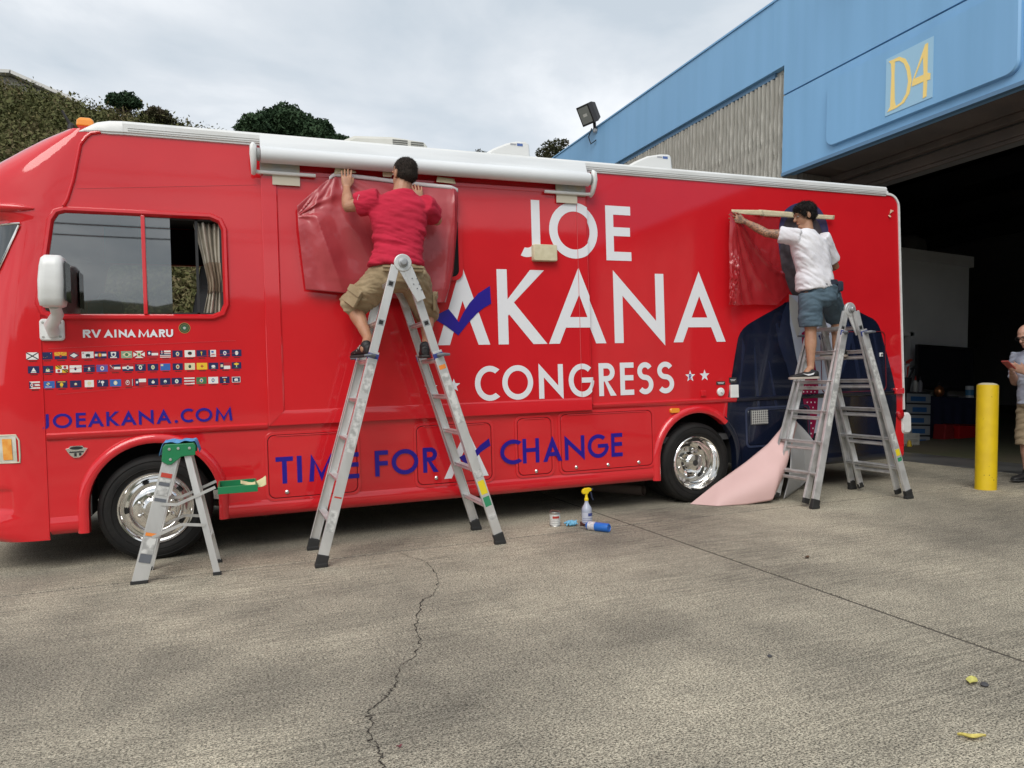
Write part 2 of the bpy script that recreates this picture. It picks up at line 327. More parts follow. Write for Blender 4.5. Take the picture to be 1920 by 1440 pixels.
# blue fascia band and deep door fascia in one plane, split by a joint
b = MB(); b.bx(XF, XF+0.30, YE+0.262, YL, 5.74, WZ); bpart(b, 'fascia_panel', BLUE, bevel=0.006)
b = MB(); b.bx(XF-0.004, XF+0.30, YE, YE+0.256, 5.74, WZ); b.bx(XF-0.004, XF+0.30, YR, YE-0.0, 5.30, WZ); bpart(b, 'fascia_panel', BLUE)
b = MB(); b.bx(XF-0.004, XF+0.22, YR, YE, SZ, 5.275); bpart(b, 'fascia_panel', BLUE)
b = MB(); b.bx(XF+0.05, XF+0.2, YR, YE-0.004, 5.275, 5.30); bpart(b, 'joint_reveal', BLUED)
b = MB(); b.bx(XF-0.02, XF+0.33, YR, YL, WZ, WZ+0.03); bpart(b, 'parapet_cap', BLUE)
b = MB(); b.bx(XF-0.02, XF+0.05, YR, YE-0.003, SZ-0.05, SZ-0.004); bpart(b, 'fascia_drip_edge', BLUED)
b = MB(); b.bx(XF+0.05, XF+0.09, YE+0.262, YL, 5.66, 5.74); bpart(b, 'shadow_strip', BLUED)  # dark strip painted in for the shadow line under the blue band
# pillow panel that carries the number
q = [BX(1440+x/4, y/4, XF-0.05) for x, y in ((430, 1100), (1885, 560), (1895, 0), (470, 540))]
y1, y0 = q[0].y, q[1].y; z0 = q[0].z-0.02
loop = rr(-y1, -y0, z0, z0+0.92, 0.13)
b = MB(); b.prism([Vector((XF-0.004, -p[0], p[1])) for p in loop], (-0.055, 0, 0), bev=0.02); bpart(b, 'raised_panel', BLUE, smooth=True, angle=30)
XS = XF-0.066
c = [BX(1440+x/4, y/4, XS) for x, y in ((877, 868), (1232, 728), (1244, 285), (888, 445))]
sy0, sy1 = (c[1].y+c[2].y)/2, (c[0].y+c[3].y)/2; sz0, sz1 = min(c[0].z, c[1].z), max(c[2].z, c[3].z)
b = MB(); b.bx(XS, XF-0.0585, sy0, sy1, sz0, sz1); bpart(b, 'number_plate', mat('pale_blue_plate', (0.30, 0.50, 0.66), 0.3))
YEL = mat('yellow_number', (0.86, 0.62, 0.20), 0.4)
def n2(px): 
    P = BX(1440+px[0]/4, px[1]/4, XS-0.004); return (P.y, P.z)
dO = [(905, 462), (985, 425), (1030, 440), (1062, 500), (1078, 600), (1060, 700), (1020, 770), (965, 808), (893, 842), (915, 800), (925, 560), (922, 480)]
dI = [(952, 462), (985, 455), (1018, 475), (1040, 530), (1050, 610), (1035, 700), (1000, 765), (958, 795), (950, 760), (948, 560)]
four = [(1178, 332), (1200, 320), (1195, 545), (1218, 548), (1216, 595), (1194, 602), (1188, 722), (1160, 740), (1165, 612), (1078, 650), (1082, 610)]
fourI = [(1162, 428), (1166, 558), (1098, 590)]
for nm, loops in (('numeral', [dO, dI]), ('numeral', [four, fourI])):
    b = MB(); b.slab([[n2(p) for p in l] for l in loops], lambda p, x: Vector((x, p[0], p[1])), XS-0.004, XS-0.001); bpart(b, nm, YEL)
# ribbed concrete wall: every rib its own raised bar
b = MB(); b.bx(XF+0.09, XF+0.29, YE+0.001, YL, 0.0, 5.73); bpart(b, 'wall', RIBM)
def ribmesh(k, seed):
    rn = random.Random(seed); b = MB(); y = YE+0.006+PIT*k; rings = []
    for i in range(47):
        z = 0.05+5.60*i/46; j = lambda a: rn.uniform(-a, a)
        rings.append([Vector((XF+0.09, y+0.002+j(.003), z)), Vector((XF+0.034+j(.010), y+0.012+j(.005), z)), Vector((XF+0.032+j(.010), y+0.040+j(.005), z)), Vector((XF+0.09, y+0.056+j(.003), z))])
    b.loft(rings); return b
PIT = 0.095; n = int((YL-YE-0.15)/PIT); proto = [bpart(ribmesh(0, sd), 'concrete_rib', RIBM) for sd in range(5)]
for k in range(5, n):
    o = proto[(k*3+k//7) % 5].copy(); COL.objects.link(o); o.parent = wh; o.location = (0, PIT*k, 0)
for k in range(5): proto[k].location = (0, PIT*k, 0)
# soffit: fine slats and two stepped lintels
b = MB(); b.bx(XF+0.05, 9.05, YR, YE-0.004, SZ+0.03, SZ+0.05); bpart(b, 'soffit', SOFF)
for k in range(20):
    b = MB(); x = XF+0.10+k*0.034; b.prism([(x, YR, SZ+0.03), (x+0.024, YR, SZ+0.03), (x+0.019, YR, SZ+0.012), (x+0.005, YR, SZ+0.012)], (0, YE-0.45-YR, 0)); bpart(b, 'soffit_slat', SOFF)
b = MB(); b.bx(8.83, 8.93, YR, YE-0.1, SZ-0.06, SZ+0.03); bpart(b, 'lintel', SOFF, bevel=0.008)
b = MB(); b.bx(8.95, 9.06, YR, YE-0.1, SZ-0.20, SZ-0.062); b.bx(8.97, 9.01, YR, YE-0.12, SZ-0.25, SZ-0.20); bpart(b, 'lintel', SOFF, bevel=0.008)
b = MB(); b.bx(XF+0.30, 9.25, YE-0.10, YE, 0, SZ+0.02); bpart(b, 'door_jamb', mat('jamb', (0.20, 0.18, 0.16), 0.7))
for k in range(4):
    b = MB(); b.bx(XF+0.36+k*0.16, XF+0.47+k*0.16, YE-0.115, YE-0.10, 0.02, SZ); bpart(b, 'jamb_strip', mat('jamb', (0.2, 0.18, 0.16)))
# enclosure
b = MB(); b.bx(XF+0.30, 9.3, YR, YD0, 0, SZ); bpart(b, 'wall', RIBM)
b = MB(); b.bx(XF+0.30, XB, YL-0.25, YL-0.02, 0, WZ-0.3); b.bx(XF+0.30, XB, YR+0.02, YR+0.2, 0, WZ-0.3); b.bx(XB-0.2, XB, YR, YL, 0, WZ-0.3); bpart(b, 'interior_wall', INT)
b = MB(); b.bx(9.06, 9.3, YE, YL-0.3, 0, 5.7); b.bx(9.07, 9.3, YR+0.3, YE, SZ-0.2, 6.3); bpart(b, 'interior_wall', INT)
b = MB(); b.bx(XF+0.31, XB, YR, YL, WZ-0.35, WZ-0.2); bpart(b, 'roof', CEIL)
for k in range(5):
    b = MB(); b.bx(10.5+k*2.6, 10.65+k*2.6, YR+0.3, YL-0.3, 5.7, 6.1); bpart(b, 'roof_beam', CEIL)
b = MB(); b.bx(9.035, XB, YR, YL, -0.15, 0.004); bpart(b, 'floor', FLOORM)
# partition room of the office inside
PW = mat('office_white', (0.82, 0.83, 0.84), 0.8, col2=(0.76, 0.77, 0.78), vscale=1.0)
PY = 4.6; pz = 3.62; PXE = 14.6
dr = [BY(1640+x/2.768, 440+y/2.768, PY) for x, y in ((136, 830), (182, 520))]
b = MB(); b.slab([[(9.4, 0.004), (dr[0].x, 0.004), (dr[0].x, 2.12), (dr[1].x, 2.12), (dr[1].x, 0.004), (PXE, 0.004), (PXE, pz), (9.4, pz)]], lambda p, y: Vector((p[0], y, p[1])), PY, PY+0.12)
b.bx(PXE-0.12, PXE, PY+0.12, 8.5, 0.004, pz); b.bx(9.4, PXE, PY+0.12, 8.5, pz-0.1, pz); bpart(b, 'office_partition', PW)
b = MB(); b.bx(9.4, PXE+0.06, PY-0.06, PY+0.10, pz, pz+0.22); bpart(b, 'cornice', PW)
b = MB(); b.bx(dr[1].x, dr[1].x+0.09, PY-0.02, PY, 0.006, 2.2); b.bx(dr[0].x-0.09, dr[1].x+0.09, PY-0.02, PY, 2.12, 2.21); bpart(b, 'door_frame', PW)
# loft railing
ST = mat('dark_steel', (0.03, 0.03, 0.03), 0.6)
b = MB()
for z in (1.9, 2.35, 2.85): b.bar((15.5, 3.1, z), (18.0, 1.2, z+0.25), 0.05, 0.05)
for t in (0, 0.5, 1): b.bar((15.5+2.5*t, 3.1-1.9*t, 1.2), (15.5+2.5*t, 3.1-1.9*t, 3.1), 0.05, 0.05)
bpart(b, 'stair_railing', ST)
# floodlights on the parapet
GREYL = mat('lamp_housing', (0.035, 0.033, 0.035), 0.5, 0.3)
def floodlight(label, P, R, s=1.0):
    P = Vector(P); t = thing('floodlight', label, 'floodlight', BM @ P, Matrix.Rotation(TB, 4, 'Y'), 'floodlights on the parapet')
    fr = Matrix.Rotation(R[0], 3, 'Z') @ Matrix.Rotation(R[1], 3, 'Y')
    C = P+Vector((-0.20, 0, 0.33))*s
    b = MB(); sq = lambda h, d: [C+fr @ Vector((d, a*h, c*h*1.1)) for a, c in ((-1, -1), (1, -1), (1, 1), (-1, 1))]
    b.loft([sq(0.19*s, -0.10*s), sq(0.19*s, 0.02*s), sq(0.15*s, 0.16*s)]); b.build('housing', GREYL, t, xf=BM, bevel=0.006)
    b = MB(); b.loft([sq(0.155*s, -0.104*s), sq(0.150*s, -0.101*s)]); b.build('lens', mat('lamp_glass', (0.25, 0.26, 0.25), 0.15, coat=0.5), t, xf=BM)
    b = MB(); b.loft([[C+fr @ Vector((-0.106*s, a*0.06*s, c*0.03*s)) for a, c in ((-1, -1), (1, -1), (1, 1), (-1, 1))], [C+fr @ Vector((-0.1045*s, a*0.06*s, c*0.03*s)) for a, c in ((-1, -1), (1, -1), (1, 1), (-1, 1))]]); b.build('bulb', mat('bulb_glass', (0.6, 0.6, 0.57), 0.2), t, xf=BM)
    b = MB(); b.tube([C+fr @ Vector((0.10*s, 0, -0.16*s)), P+Vector((-0.04, 0, 0.06*s)), P+Vector((0.005, 0, 0))], 0.035*s); b.build('bracket', GREYL, t, xf=BM)
    b = MB(); b.tube([P+Vector((-0.08, 0.06, 0.06))*s, P+Vector((-0.10, 0.16, -0.10))*s, P+Vector((-0.06, 0.12, -0.26))*s, P+Vector((-0.02, -0.04, -0.22))*s], 0.012*s); b.build('cable', BLACK, t, xf=BM)
    b = MB(); b.lathe([(0.05*s, 0), (0.05*s, -0.05*s), (0.02*s, -0.07*s)], P+Vector((0.0, -0.05, -0.22))*1.0 if s == 1 else P, axis='X', seg=12); b.build('junction_box', mat('grey_box', (0.4, 0.42, 0.44), 0.5), t, xf=BM)
fl = BX(1118, 245, XF-0.004)
floodlight('grey floodlight on the end of the blue parapet above the motorhome roof', (XF-0.004, fl.y, fl.z), (0.25, -0.55), 1.05)
f2 = BX(1628, -14, XF-0.004)
floodlight('grey floodlight above the roller door and its numbered panel', (XF-0.004, f2.y, 6.55), (0.0, -0.5), 1.2)
# yellow bollard, plumb
BOLM = mat('yellow_paint', (0.72, 0.50, 0.008), 0.45, col2=(0.66, 0.45, 0.010), vscale=6, bump=0.12, bscale=14)
P0 = GZ(1848, 917); bo = thing('bollard', 'yellow painted steel bollard standing before the open roller door', 'bollard', P0, Matrix.Rotation(TB, 4, 'Y'))
RB = Matrix.Translation(P0) @ Matrix.Rotation(TB, 4, 'Y')
tp = SY(1852, 722, P0.y); hb = (tp-P0).length; r = 0.098
b = MB(); b.lathe([(r*1.01, -0.02), (r*1.01, 0.01), (r, 0.02), (r, hb-0.01), (r*0.985, hb), (r*0.9, hb+0.001)], (0, 0, 0), seg=40); b.build('post', BOLM, bo, smooth=True, xf=RB)
b = MB(); b.lathe([(r*0.9, hb-0.005), (r*0.86, hb+0.012), (r*0.5, hb+0.022), (0, hb+0.024)], (0, 0, 0), seg=40); b.build('cap', mat('bare_concrete', (0.45, 0.42, 0.30), 0.9), bo, smooth=True, xf=RB)
random.seed(11)
for k in range(8):
    a = random.uniform(-2.9, -1.2); z = random.choice([random.uniform(0.03, 0.25), random.uniform(0.3, 1.0)]); s = random.uniform(0.0015, 0.0055)
    n = Vector((math.cos(a), math.sin(a), 0)); tt = Vector((-n.y, n.x, 0)); b = MB()
    b.add([n*(r+0.0015)+Vector((0, 0, z))+tt*s*math.cos(q)*random.uniform(.7, 1)+Vector((0, 0, s*1.3*math.sin(q))) for q in [k2*math.pi/3.5 for k2 in range(7)]], [tuple(range(7))]); b.build('paint_chip', mat('chip', (0.06, 0.04, 0.03), 0.9), bo, xf=RB, recalc=False)
# ------------------------------------------------------------------ hillside, brush, trees
HILLM = mat('hill_soil', (0.060, 0.055, 0.025), 0.95, col2=(0.035, 0.042, 0.014), vscale=0.35, detail=8, bump=0.4, bscale=1.0)
def folmat(name, c1, c2, c3, vs):
    m = bpy.data.materials.new(name); m.use_nodes = True; t = m.node_tree; b = t.nodes['Principled BSDF']; L = t.links.new
    g = t.nodes.new('ShaderNodeNewGeometry'); n = t.nodes.new('ShaderNodeTexNoise'); n.inputs['Scale'].default_value = vs; n.inputs['Detail'].default_value = 4
    L(g.outputs['Position'], n.inputs['Vector'])
    ad = t.nodes.new('ShaderNodeMath'); ad.operation = 'MULTIPLY_ADD'; L(g.outputs['Random Per Island'], ad.inputs[0]); ad.inputs[1].default_value = 0.22; ad.inputs[2].default_value = -0.11
    a2 = t.nodes.new('ShaderNodeMath'); a2.operation = 'ADD'; L(n.outputs[0], a2.inputs[0]); L(ad.outputs[0], a2.inputs[1])
    r = t.nodes.new('ShaderNodeValToRGB'); L(a2.outputs[0], r.inputs[0]); e = r.color_ramp.elements
    e[0].position = 0.30; e[0].color = (*c1, 1); e[1].position = 0.72; e[1].color = (*c3, 1); k = e.new(0.5); k.color = (*c2, 1)
    L(r.outputs[0], b.inputs['Base Color']); b.inputs['Roughness'].default_value = 0.8; b.inputs['Specular IOR Level'].default_value = 0.2
    return m
BRUSH = folmat('dry_brush', (0.070, 0.082, 0.028), (0.112, 0.112, 0.042), (0.165, 0.125, 0.068), 0.55)
LEAFD = folmat('dark_leaves', (0.018, 0.040, 0.018), (0.032, 0.062, 0.028), (0.052, 0.088, 0.042), 0.8)
LEAFM = folmat('brown_green_leaves', (0.030, 0.036, 0.014), (0.050, 0.052, 0.022), (0.075, 0.060, 0.035), 0.8)
BARK = mat('bark', (0.08, 0.06, 0.045), 0.9, bump=0.5, bscale=8)
RU = [-420, -220, -80, 0, 60, 110, 180, 250, 310, 350, 430, 560, 800, 1150, 1500]
RV_ = [110, 140, 176, 200, 206, 222, 238, 246, 262, 276, 305, 330, 360, 390, 430]
YRG = 46.0
ridge = [SY(u, v, YRG) for u, v in zip(RU, RV_)]
rx = [p.x for p in ridge]; rz = [p.z for p in ridge]
def hillz(x, y):
    h = poly1(rx, rz, x); t = smst((y-13.0)/(YRG-13.0))*0.55+0.45*max(0, min(1, (y-13.0)/(YRG-13.0)))
    if y > YRG: t = 1+0.0*(y-YRG)
    n = noise.noise(Vector((x*0.12, y*0.12, 0)))*1.2*min(1, max(0, (y-13)/12))*(1 if y < YRG-5 else 0.3)
    return max(-0.1, h*t+n-0.1)
b = MB(); b.grid(lambda s, t: (lambda x, y: Vector((x, y, hillz(x, y))))(-75+150*s, 13+75*t), 90, 50)
hill = b.build('hill', HILLM, smooth=True, recalc=False); hill['kind'] = 'structure'
def leafquad(b, c, s, rnd, up=0.0):
    a = Vector((rnd.gauss(0, 1), rnd.gauss(0, 1), rnd.gauss(0, 1)+up)).normalized(); d = Vector((rnd.gauss(0, 1), rnd.gauss(0, 1), rnd.gauss(0, 1))); d = (d-a*d.dot(a)).normalized(); e = a.cross(d)
    k = rnd.uniform(0.5, 1.0)
    b.v += [c-d*s*0.5, c-e*s*0.32*k, c+d*s*0.6, c+e*s*0.32*k]; n = len(b.v); b.f.append([n-4, n-3, n-2, n-1]); b.m.append(0)
import numpy as np
def leaf_cloud(name, C, S, material, rs, parent=None, origin=(0, 0, 0)):
    """many small leaf quads: centres C (n, 3), sizes S (n)"""
    n = len(C); A = rs.normal(size=(n, 3)); A /= np.linalg.norm(A, axis=1)[:, None]; D = rs.normal(size=(n, 3)); D -= A*(A*D).sum(1)[:, None]; D /= np.linalg.norm(D, axis=1)[:, None]
    E = np.cross(A, D); k = rs.uniform(0.5, 1.0, n)[:, None]; S = S[:, None]
    Vv = np.stack([C-D*S*0.5, C-E*S*0.32*k, C+D*S*0.6, C+E*S*0.32*k], 1).reshape(-1, 3)-np.array(origin)
    me = bpy.data.meshes.new(name); me.vertices.add(4*n); me.vertices.foreach_set('co', Vv.astype(np.float32).ravel()); me.loops.add(4*n); me.loops.foreach_set('vertex_index', np.arange(4*n, dtype=np.int32))
    me.polygons.add(n); me.polygons.foreach_set('loop_start', np.arange(0, 4*n, 4, dtype=np.int32)); me.update(calc_edges=True); me.materials.append(material)
    o = bpy.data.objects.new(name, me); COL.objects.link(o)
    if parent is not None: o.parent = parent
    WM[o.name] = Matrix.Identity(4); return o
rs = np.random.RandomState(5); NV = 8500; NO = 9000; NB = NV+NO; PB = 20
uu = np.concatenate([rs.uniform(-160, 430, NV), np.full(NO, np.nan)]); yy_ = np.concatenate([rs.uniform(20, YRG+1.5, NV), rs.uniform(13.5, YRG+1.5, NO)]); xw = rs.uniform(-52, 34, NB); bx_ = []; bz_ = []
for u, y, x in zip(uu, yy_, xw):
    if u == u: d = ray(u, 400); x = CAM.x+d.x*((y-CY)/d.y)
    elif 7.5 < x and y < 16.5: x = -x
    bx_.append(x); bz_.append(hillz(x, y))
bx_ = np.array(bx_); bz_ = np.array(bz_); hg = rs.uniform(0.5, 1.5, NB)*np.where(rs.rand(NB) < 0.12, 1.35, 1.0)
C = np.stack([np.repeat(bx_, PB)+rs.normal(0, .40, NB*PB), np.repeat(yy_, PB)+rs.normal(0, .40, NB*PB), np.repeat(bz_, PB)+rs.rand(NB*PB)*np.repeat(hg, PB)], 1); Sz = rs.uniform(0.07, 0.24, NB*PB)*np.repeat(np.where(np.isnan(uu), 1.7, 1.0), PB)
k_ = []
for i in range(420):
    u = rs.uniform(-160, 430); y = YRG+rs.uniform(-1.5, 1); d = ray(u, 400); x = CAM.x+d.x*((y-CY)/d.y); z = hillz(x, y); h_ = rs.uniform(0.9, 2.4)
    lx, h_ = rs.normal(0, .12), h_*0.85
    for q in range(16): f_ = rs.rand()**0.6; k_.append((x+lx*f_+rs.normal(0, .05+.06*(1-f_)), y, z+h_*f_))
C = np.vstack([C, np.array(k_)]); Sz = np.concatenate([Sz, rs.uniform(0.07, 0.2, len(k_))])
o = leaf_cloud('brush', C, Sz, BRUSH, rs); o['kind'] = 'stuff'; tag(o, 'dry olive and brown brush covering the hillside behind the motorhome', 'brush')
def tree(label, base, top, blobs, nleaf, size, leafm, trunk_r, seed, group='trees on the skyline'):
    rnd = random.Random(seed); base = Vector(base); t = thing('tree', label, 'tree', base, None, group)
    b = MB(); top = Vector(top); pts = [base+(top-base)*k/5+Vector((rnd.gauss(0, .06), rnd.gauss(0, .06), 0))*k*0.6 for k in range(6)]
    b.tube(pts, [trunk_r*(1-0.12*k) for k in range(6)], 9)
    for c, r in blobs:
        c = Vector(c); m = pts[3].lerp(c, 0.5)+Vector((0, 0, -0.15*r)); b.tube([pts[3], m, c], [trunk_r*0.5, trunk_r*0.32, trunk_r*0.12], 6)
    b.build('trunk', BARK, t, smooth=True)
    rs = np.random.RandomState(seed); tot = sum(r*r for _, r in blobs); CC = []
    for c, r in blobs:
        k = int(nleaf*r*r/tot); d = rs.normal(size=(k, 3)); d /= np.linalg.norm(d, axis=1)[:, None]
        lump = 1+0.10*np.sin(d[:, 0]*7+c[0])*np.sin(d[:, 1]*6+c[1])+0.09*np.sin(d[:, 2]*11+d[:, 0]*9)
        rad = r*lump*rs.rand(k)**0.22; CC.append(np.array(c)+d*rad[:, None]*np.array((1, 1, 0.86)))
    CC = np.vstack(CC); leaf_cloud('crown', CC, size*rs.uniform(0.6, 1.3, len(CC)), leafm, rs, t, base); return t
def tb(Y, items):      # list of (u, v, radius px) -> blobs at depth plane Y with a little spread in depth
    r = []
    for i, (u, v, q) in enumerate(items):
        P = SY(u, v, Y+((i*37) % 5-2)*0.5); dep = (P-CAM).dot(_f); r.append((P, q*dep/F))
    return r
bl = tb(40, [(478, 240, 30), (505, 232, 30), (535, 226, 34), (565, 240, 32), (600, 246, 26), (462, 248, 22), (540, 250, 44), (500, 256, 38), (585, 262, 36), (612, 258, 20), (535, 225, 20), (640, 275, 25)])
P = SY(540, 300, 40); tree('broad dark green domed tree on the skyline behind the motorhome roof', (P.x, P.y, max(0, hillz(P.x, P.y))), SY(540, 250, 40), bl, 30000, 0.22, LEAFD, 0.35, 1)
bl = tb(44, [(215, 186, 14), (240, 188, 18), (232, 196, 18), (255, 194, 12), (205, 190, 8)])
P = SY(235, 205, 44); tree('small spreading tree standing out on the brushy hill crest', (P.x, P.y, hillz(P.x, P.y)-0.2), SY(236, 196, 44), bl, 3500, 0.19, LEAFD, 0.12, 2)
bl = tb(43, [(292, 214, 16), (305, 222, 18), (278, 222, 16), (318, 232, 14)])
P = SY(298, 240, 43); tree('brownish bushy tree low on the hill crest slope', (P.x, P.y, hillz(P.x, P.y)-0.2), SY(298, 224, 43), bl, 3000, 0.18, LEAFM, 0.12, 3)
bl = tb(36, [(897, 288, 9), (908, 292, 10), (890, 294, 8), (900, 312, 20), (885, 325, 20), (915, 328, 20)])
P = SY(900, 330, 36); tree('small tree top peeping over the motorhome roof before the vent cover', (P.x, P.y, max(0, hillz(P.x, P.y))), SY(900, 295, 36), bl, 2600, 0.16, LEAFM, 0.1, 4)
bl = tb(30, [(1030, 278, 16), (1045, 272, 14), (1018, 288, 14), (1040, 290, 18), (1058, 268, 9), (1035, 318, 30), (1010, 330, 24), (1050, 335, 26)])
P = SY(1035, 340, 30); tree('sparse leafy tree rising beside the end of the blue parapet', (P.x, P.y, max(0, hillz(P.x, P.y))), SY(1036, 290, 30), bl, 5200, 0.14, LEAFM, 0.12, 6)
# house at the top of the hill
H = SY(8, 172, 47.5); h = thing('house', 'pale house gable with a white roof edge at the top of the hill', 'house', H)
b = MB(); W = 3.4; gz = 2.0
b.prism([H+Vector((-W, 0, -3.0)), H+Vector((W, 0, -3.0)), H+Vector((W, 0, -0.25)), H+Vector((0.4, 0, 0.95)), H+Vector((-W, 0, 0.75))], (0, 5, 0)); b.build('wall', mat('house_wall', (0.42, 0.40, 0.36), 0.8), h)
b = MB(); b.bar(H+Vector((0.45, 2.2, 1.10)), H+Vector((W+0.8, 2.2, -0.42)), 5.6, 0.20, (0, 1, 0)); b.bar(H+Vector((0.5, 2.2, 1.10)), H+Vector((-W-0.4, 2.2, 0.78)), 5.6, 0.20, (0, 1, 0)); b.build('roof', mat('house_roof', (0.62, 0.61, 0.58), 0.7), h)
# slope and trees on the far side of the yard, behind the camera (they show in the paint and glass)
b = MB(); b.grid(lambda s, t: (lambda x, q: Vector((x, -30-34*q, max(-0.1, (8.0+1.6*noise.noise(Vector((x*0.06, 3, 0)))+0.8*noise.noise(Vector((x*0.3, 7, q*3))))*smst(q*1.3)-0.1+0.5*noise.noise(Vector((x*0.8, q*9, 1)))*q))))(-90+180*s, t), 160, 26)
o = b.build('hill', mat('green_slope', (0.035, 0.045, 0.018), 0.95, col2=(0.07, 0.065, 0.03), vscale=0.6, detail=9, bump=0.6, bscale=1.2), smooth=True, recalc=False); o['kind'] = 'structure'
# power line along the street behind the camera
POLM = mat('pole_wood', (0.10, 0.075, 0.05), 0.9)
for i, (x, lab) in enumerate(((-21.0, 'wooden utility pole on the street side, past the nose of the motorhome'), (19.0, 'wooden utility pole on the street side, past the tail of the motorhome'))):
    t = thing('utility_pole', lab, 'pole', (x, -25, 0), None, 'utility poles along the street'); b = MB(); b.tube([(x, -25, -0.1), (x, -25, 10.6)], [0.16, 0.11], 12); b.build('pole', POLM, t, smooth=True); b = MB()
    for z in (8.0, 10.0): b.bx(x-0.06, x+0.06, -26.2, -23.8, z-0.06, z+0.06)
    b.build('cross_arm', POLM, t)
for lab, y, z in (('upper power line on the outer end of the high cross arms', -26.1, 10.1), ('upper power line on the inner end of the high cross arms', -23.9, 10.1), ('lower power line on the outer end of the low cross arms', -26.1, 8.1), ('lower power line on the inner end of the low cross arms', -23.9, 8.1)):
    b = MB(); b.tube([(-21+40*k/24, y, z-0.9*(1-((k-12)/12)**2)) for k in range(25)], 0.028, 6); tag(b.build('power_line', BLACK, origin=(0, y, z), smooth=True), lab, 'cable', 'power lines along the street')
# unseen building added behind and right of camera to darken the rear reflections
OW = thing('warehouse', 'unseen tan warehouse added across the yard to darken reflections in the motorhome', 'building', (36, -36, 0)); b = MB(); b.bx(13, 60, -52, -36, -0.05, 9.5); b.build('wall', mat('tan_wall', (0.16, 0.145, 0.12), 0.85, col2=(0.12, 0.11, 0.095), vscale=0.4), OW)
b = MB(); b.bx(12.8, 60.2, -52.2, -35.8, 9.5, 10.3); b.build('fascia', mat('brown_fascia', (0.07, 0.05, 0.04), 0.6), OW)
for k in range(5): b = MB(); b.bx(16+k*9, 21+k*9, -36.0, -35.93, 0, 4.6); b.build('roller_door', mat('door_grey', (0.12, 0.12, 0.12), 0.6), OW)
# ------------------------------------------------------------------ motorhome
W = 2.50; ZT = 3.20; ZB = 0.285; XR = 7.585; SL = -0.032     # width, wall top, skirt, rear, slide-out face
rv = thing('motorhome', 'red wrapped motorhome with white lettering and a rolled white awning', 'motorhome', (0, 0, 0))
def rp_(m, name, material, **k): return m.build(name, material, rv, **k)
def arc(cx, cz, r, a0, a1, n): return [(cx+r*math.cos(math.radians(lerp(a0, a1, k/n))), cz+r*math.sin(math.radians(lerp(a0, a1, k/n)))) for k in range(n+1)]
WC = (0.0, 4.84); WZC = 0.388
seam_z = [0.22, 1.85, 1.95, 2.58, 2.64, 2.82, 3.10, 3.20]
seam_x = [-0.69, -0.70, -0.70, -0.60, -0.515, -0.462, -0.405, -0.385]
def xs(z): return poly1(seam_z, seam_x, z)
# --- near and far walls, with window hole and arches
win = [(x, z) for x, z in ((-0.525, 2.585), (0.44, 2.585), (0.50, 2.56), (0.525, 2.50), (0.525, 1.93), (0.50, 1.87), (0.44, 1.845), (-0.60, 1.845), (-0.67, 1.87), (-0.692, 1.93), (-0.60, 2.52), (-0.57, 2.57))]
outer = [(xs(z), z) for z in (ZB, 1.0, 1.95, 2.3, 2.58, 2.64, 2.82, 3.10, ZT)]
outer += [(7.44, ZT+0.065)] + arc(7.445, 3.125, 0.135, 88, 0, 6) + [(XR, ZB+0.25), (XR, ZB+0.24)]
outer[9] = (7.40, ZT+0.002)
low = []
for cx, r in ((WC[1], 0.455), (WC[0], 0.45)):
    low += [(cx+r, ZB)] + arc(cx, WZC+0.05, r, 0, 180, 20) + [(cx-r, ZB)]
outer = outer[:9]+[(7.0, ZT)]+arc(7.45, 3.06, 0.13, 88, 0, 6)+[(XR, ZB+0.12), (XR-0.02, ZB)]+low
b = MB(); b.slab([outer, win], xz, 0.0, 0.05); rp_(b, 'side_wall', RED)
farw = [(xs(ZB), ZB), (xs(ZT), ZT), (7.45, ZT), (XR, 3.06), (XR, ZB)]
b = MB(); b.slab([[(xs(z), z) for z in (ZB, 1.0, 1.95, 2.3, 2.58, 2.64, 2.82, 3.10, ZT)]+farw[2:], win], xz, W-0.05, W); rp_(b, 'far_wall', RED)
b = MB(); b.slab([[(-0.44, 1.02), (-0.44, 2.97), (3.19, 2.97), (3.19, 1.02)], [(max(x, -0.43), z) for x, z in win][:7]+[(-0.42, 1.845), (-0.425, 1.9), (-0.43, 2.2), (-0.43, 2.4), (-0.42, 2.585)][:5]] if False else [[(0.54, 1.02), (0.54, 2.97), (3.19, 2.97), (3.19, 1.02)]], xz, W-0.062, W-0.052); b.bx(-0.62, 0.54, W-0.062, W-0.052, 2.60, 2.97); b.bx(-0.68, 0.54, W-0.062, W-0.052, 1.02, 1.83); rp_(b, 'interior_lining', mat('cab_lining', (0.05, 0.05, 0.052), 0.8))
b = MB(); b.bx(XR-0.05, XR-0.002, 0.05, W-0.05, ZB, 3.05); rp_(b, 'rear_wall', RED)
b = MB()
b.loft([[Vector((x, y, z)) for y, z in ((0.004, 3.202), (0.004, 3.235), (0.06, 3.275), (0.4, 3.315), (W/2, 3.33), (W-0.4, 3.315), (W-0.06, 3.275), (W-0.004, 3.235), (W-0.004, 3.202))] for x in (-0.30, 7.45)]); rp_(b, 'roof', WHITEP, smooth=True, angle=25)
INTM = mat('cab_interior', (0.05, 0.05, 0.052), 0.8)
b = MB(); b.bx(-0.68, 7.5, 0.55, W-0.55, 0.5, 0.62); b.bx(0.62, 7.5, 0.06, W-0.06, 0.60, 0.66); b.bx(-0.6, 0.6, 0.06, W-0.06, 0.98, 1.02); b.bx(0.92, 0.98, 0.06, 1.55, 0.7, 3.15); b.bx(3.2, 3.25, 0.06, W-.06, 0.7, 3.15); rp_(b, 'floor', INTM)
b = MB(); b.bx(-0.45, 3.2, 0.06, W-0.06, 2.98, 3.0); rp_(b, 'headliner', INTM)
CH_ = mat('chassis_black', (0.012, 0.012, 0.012), 0.8)
b = MB()
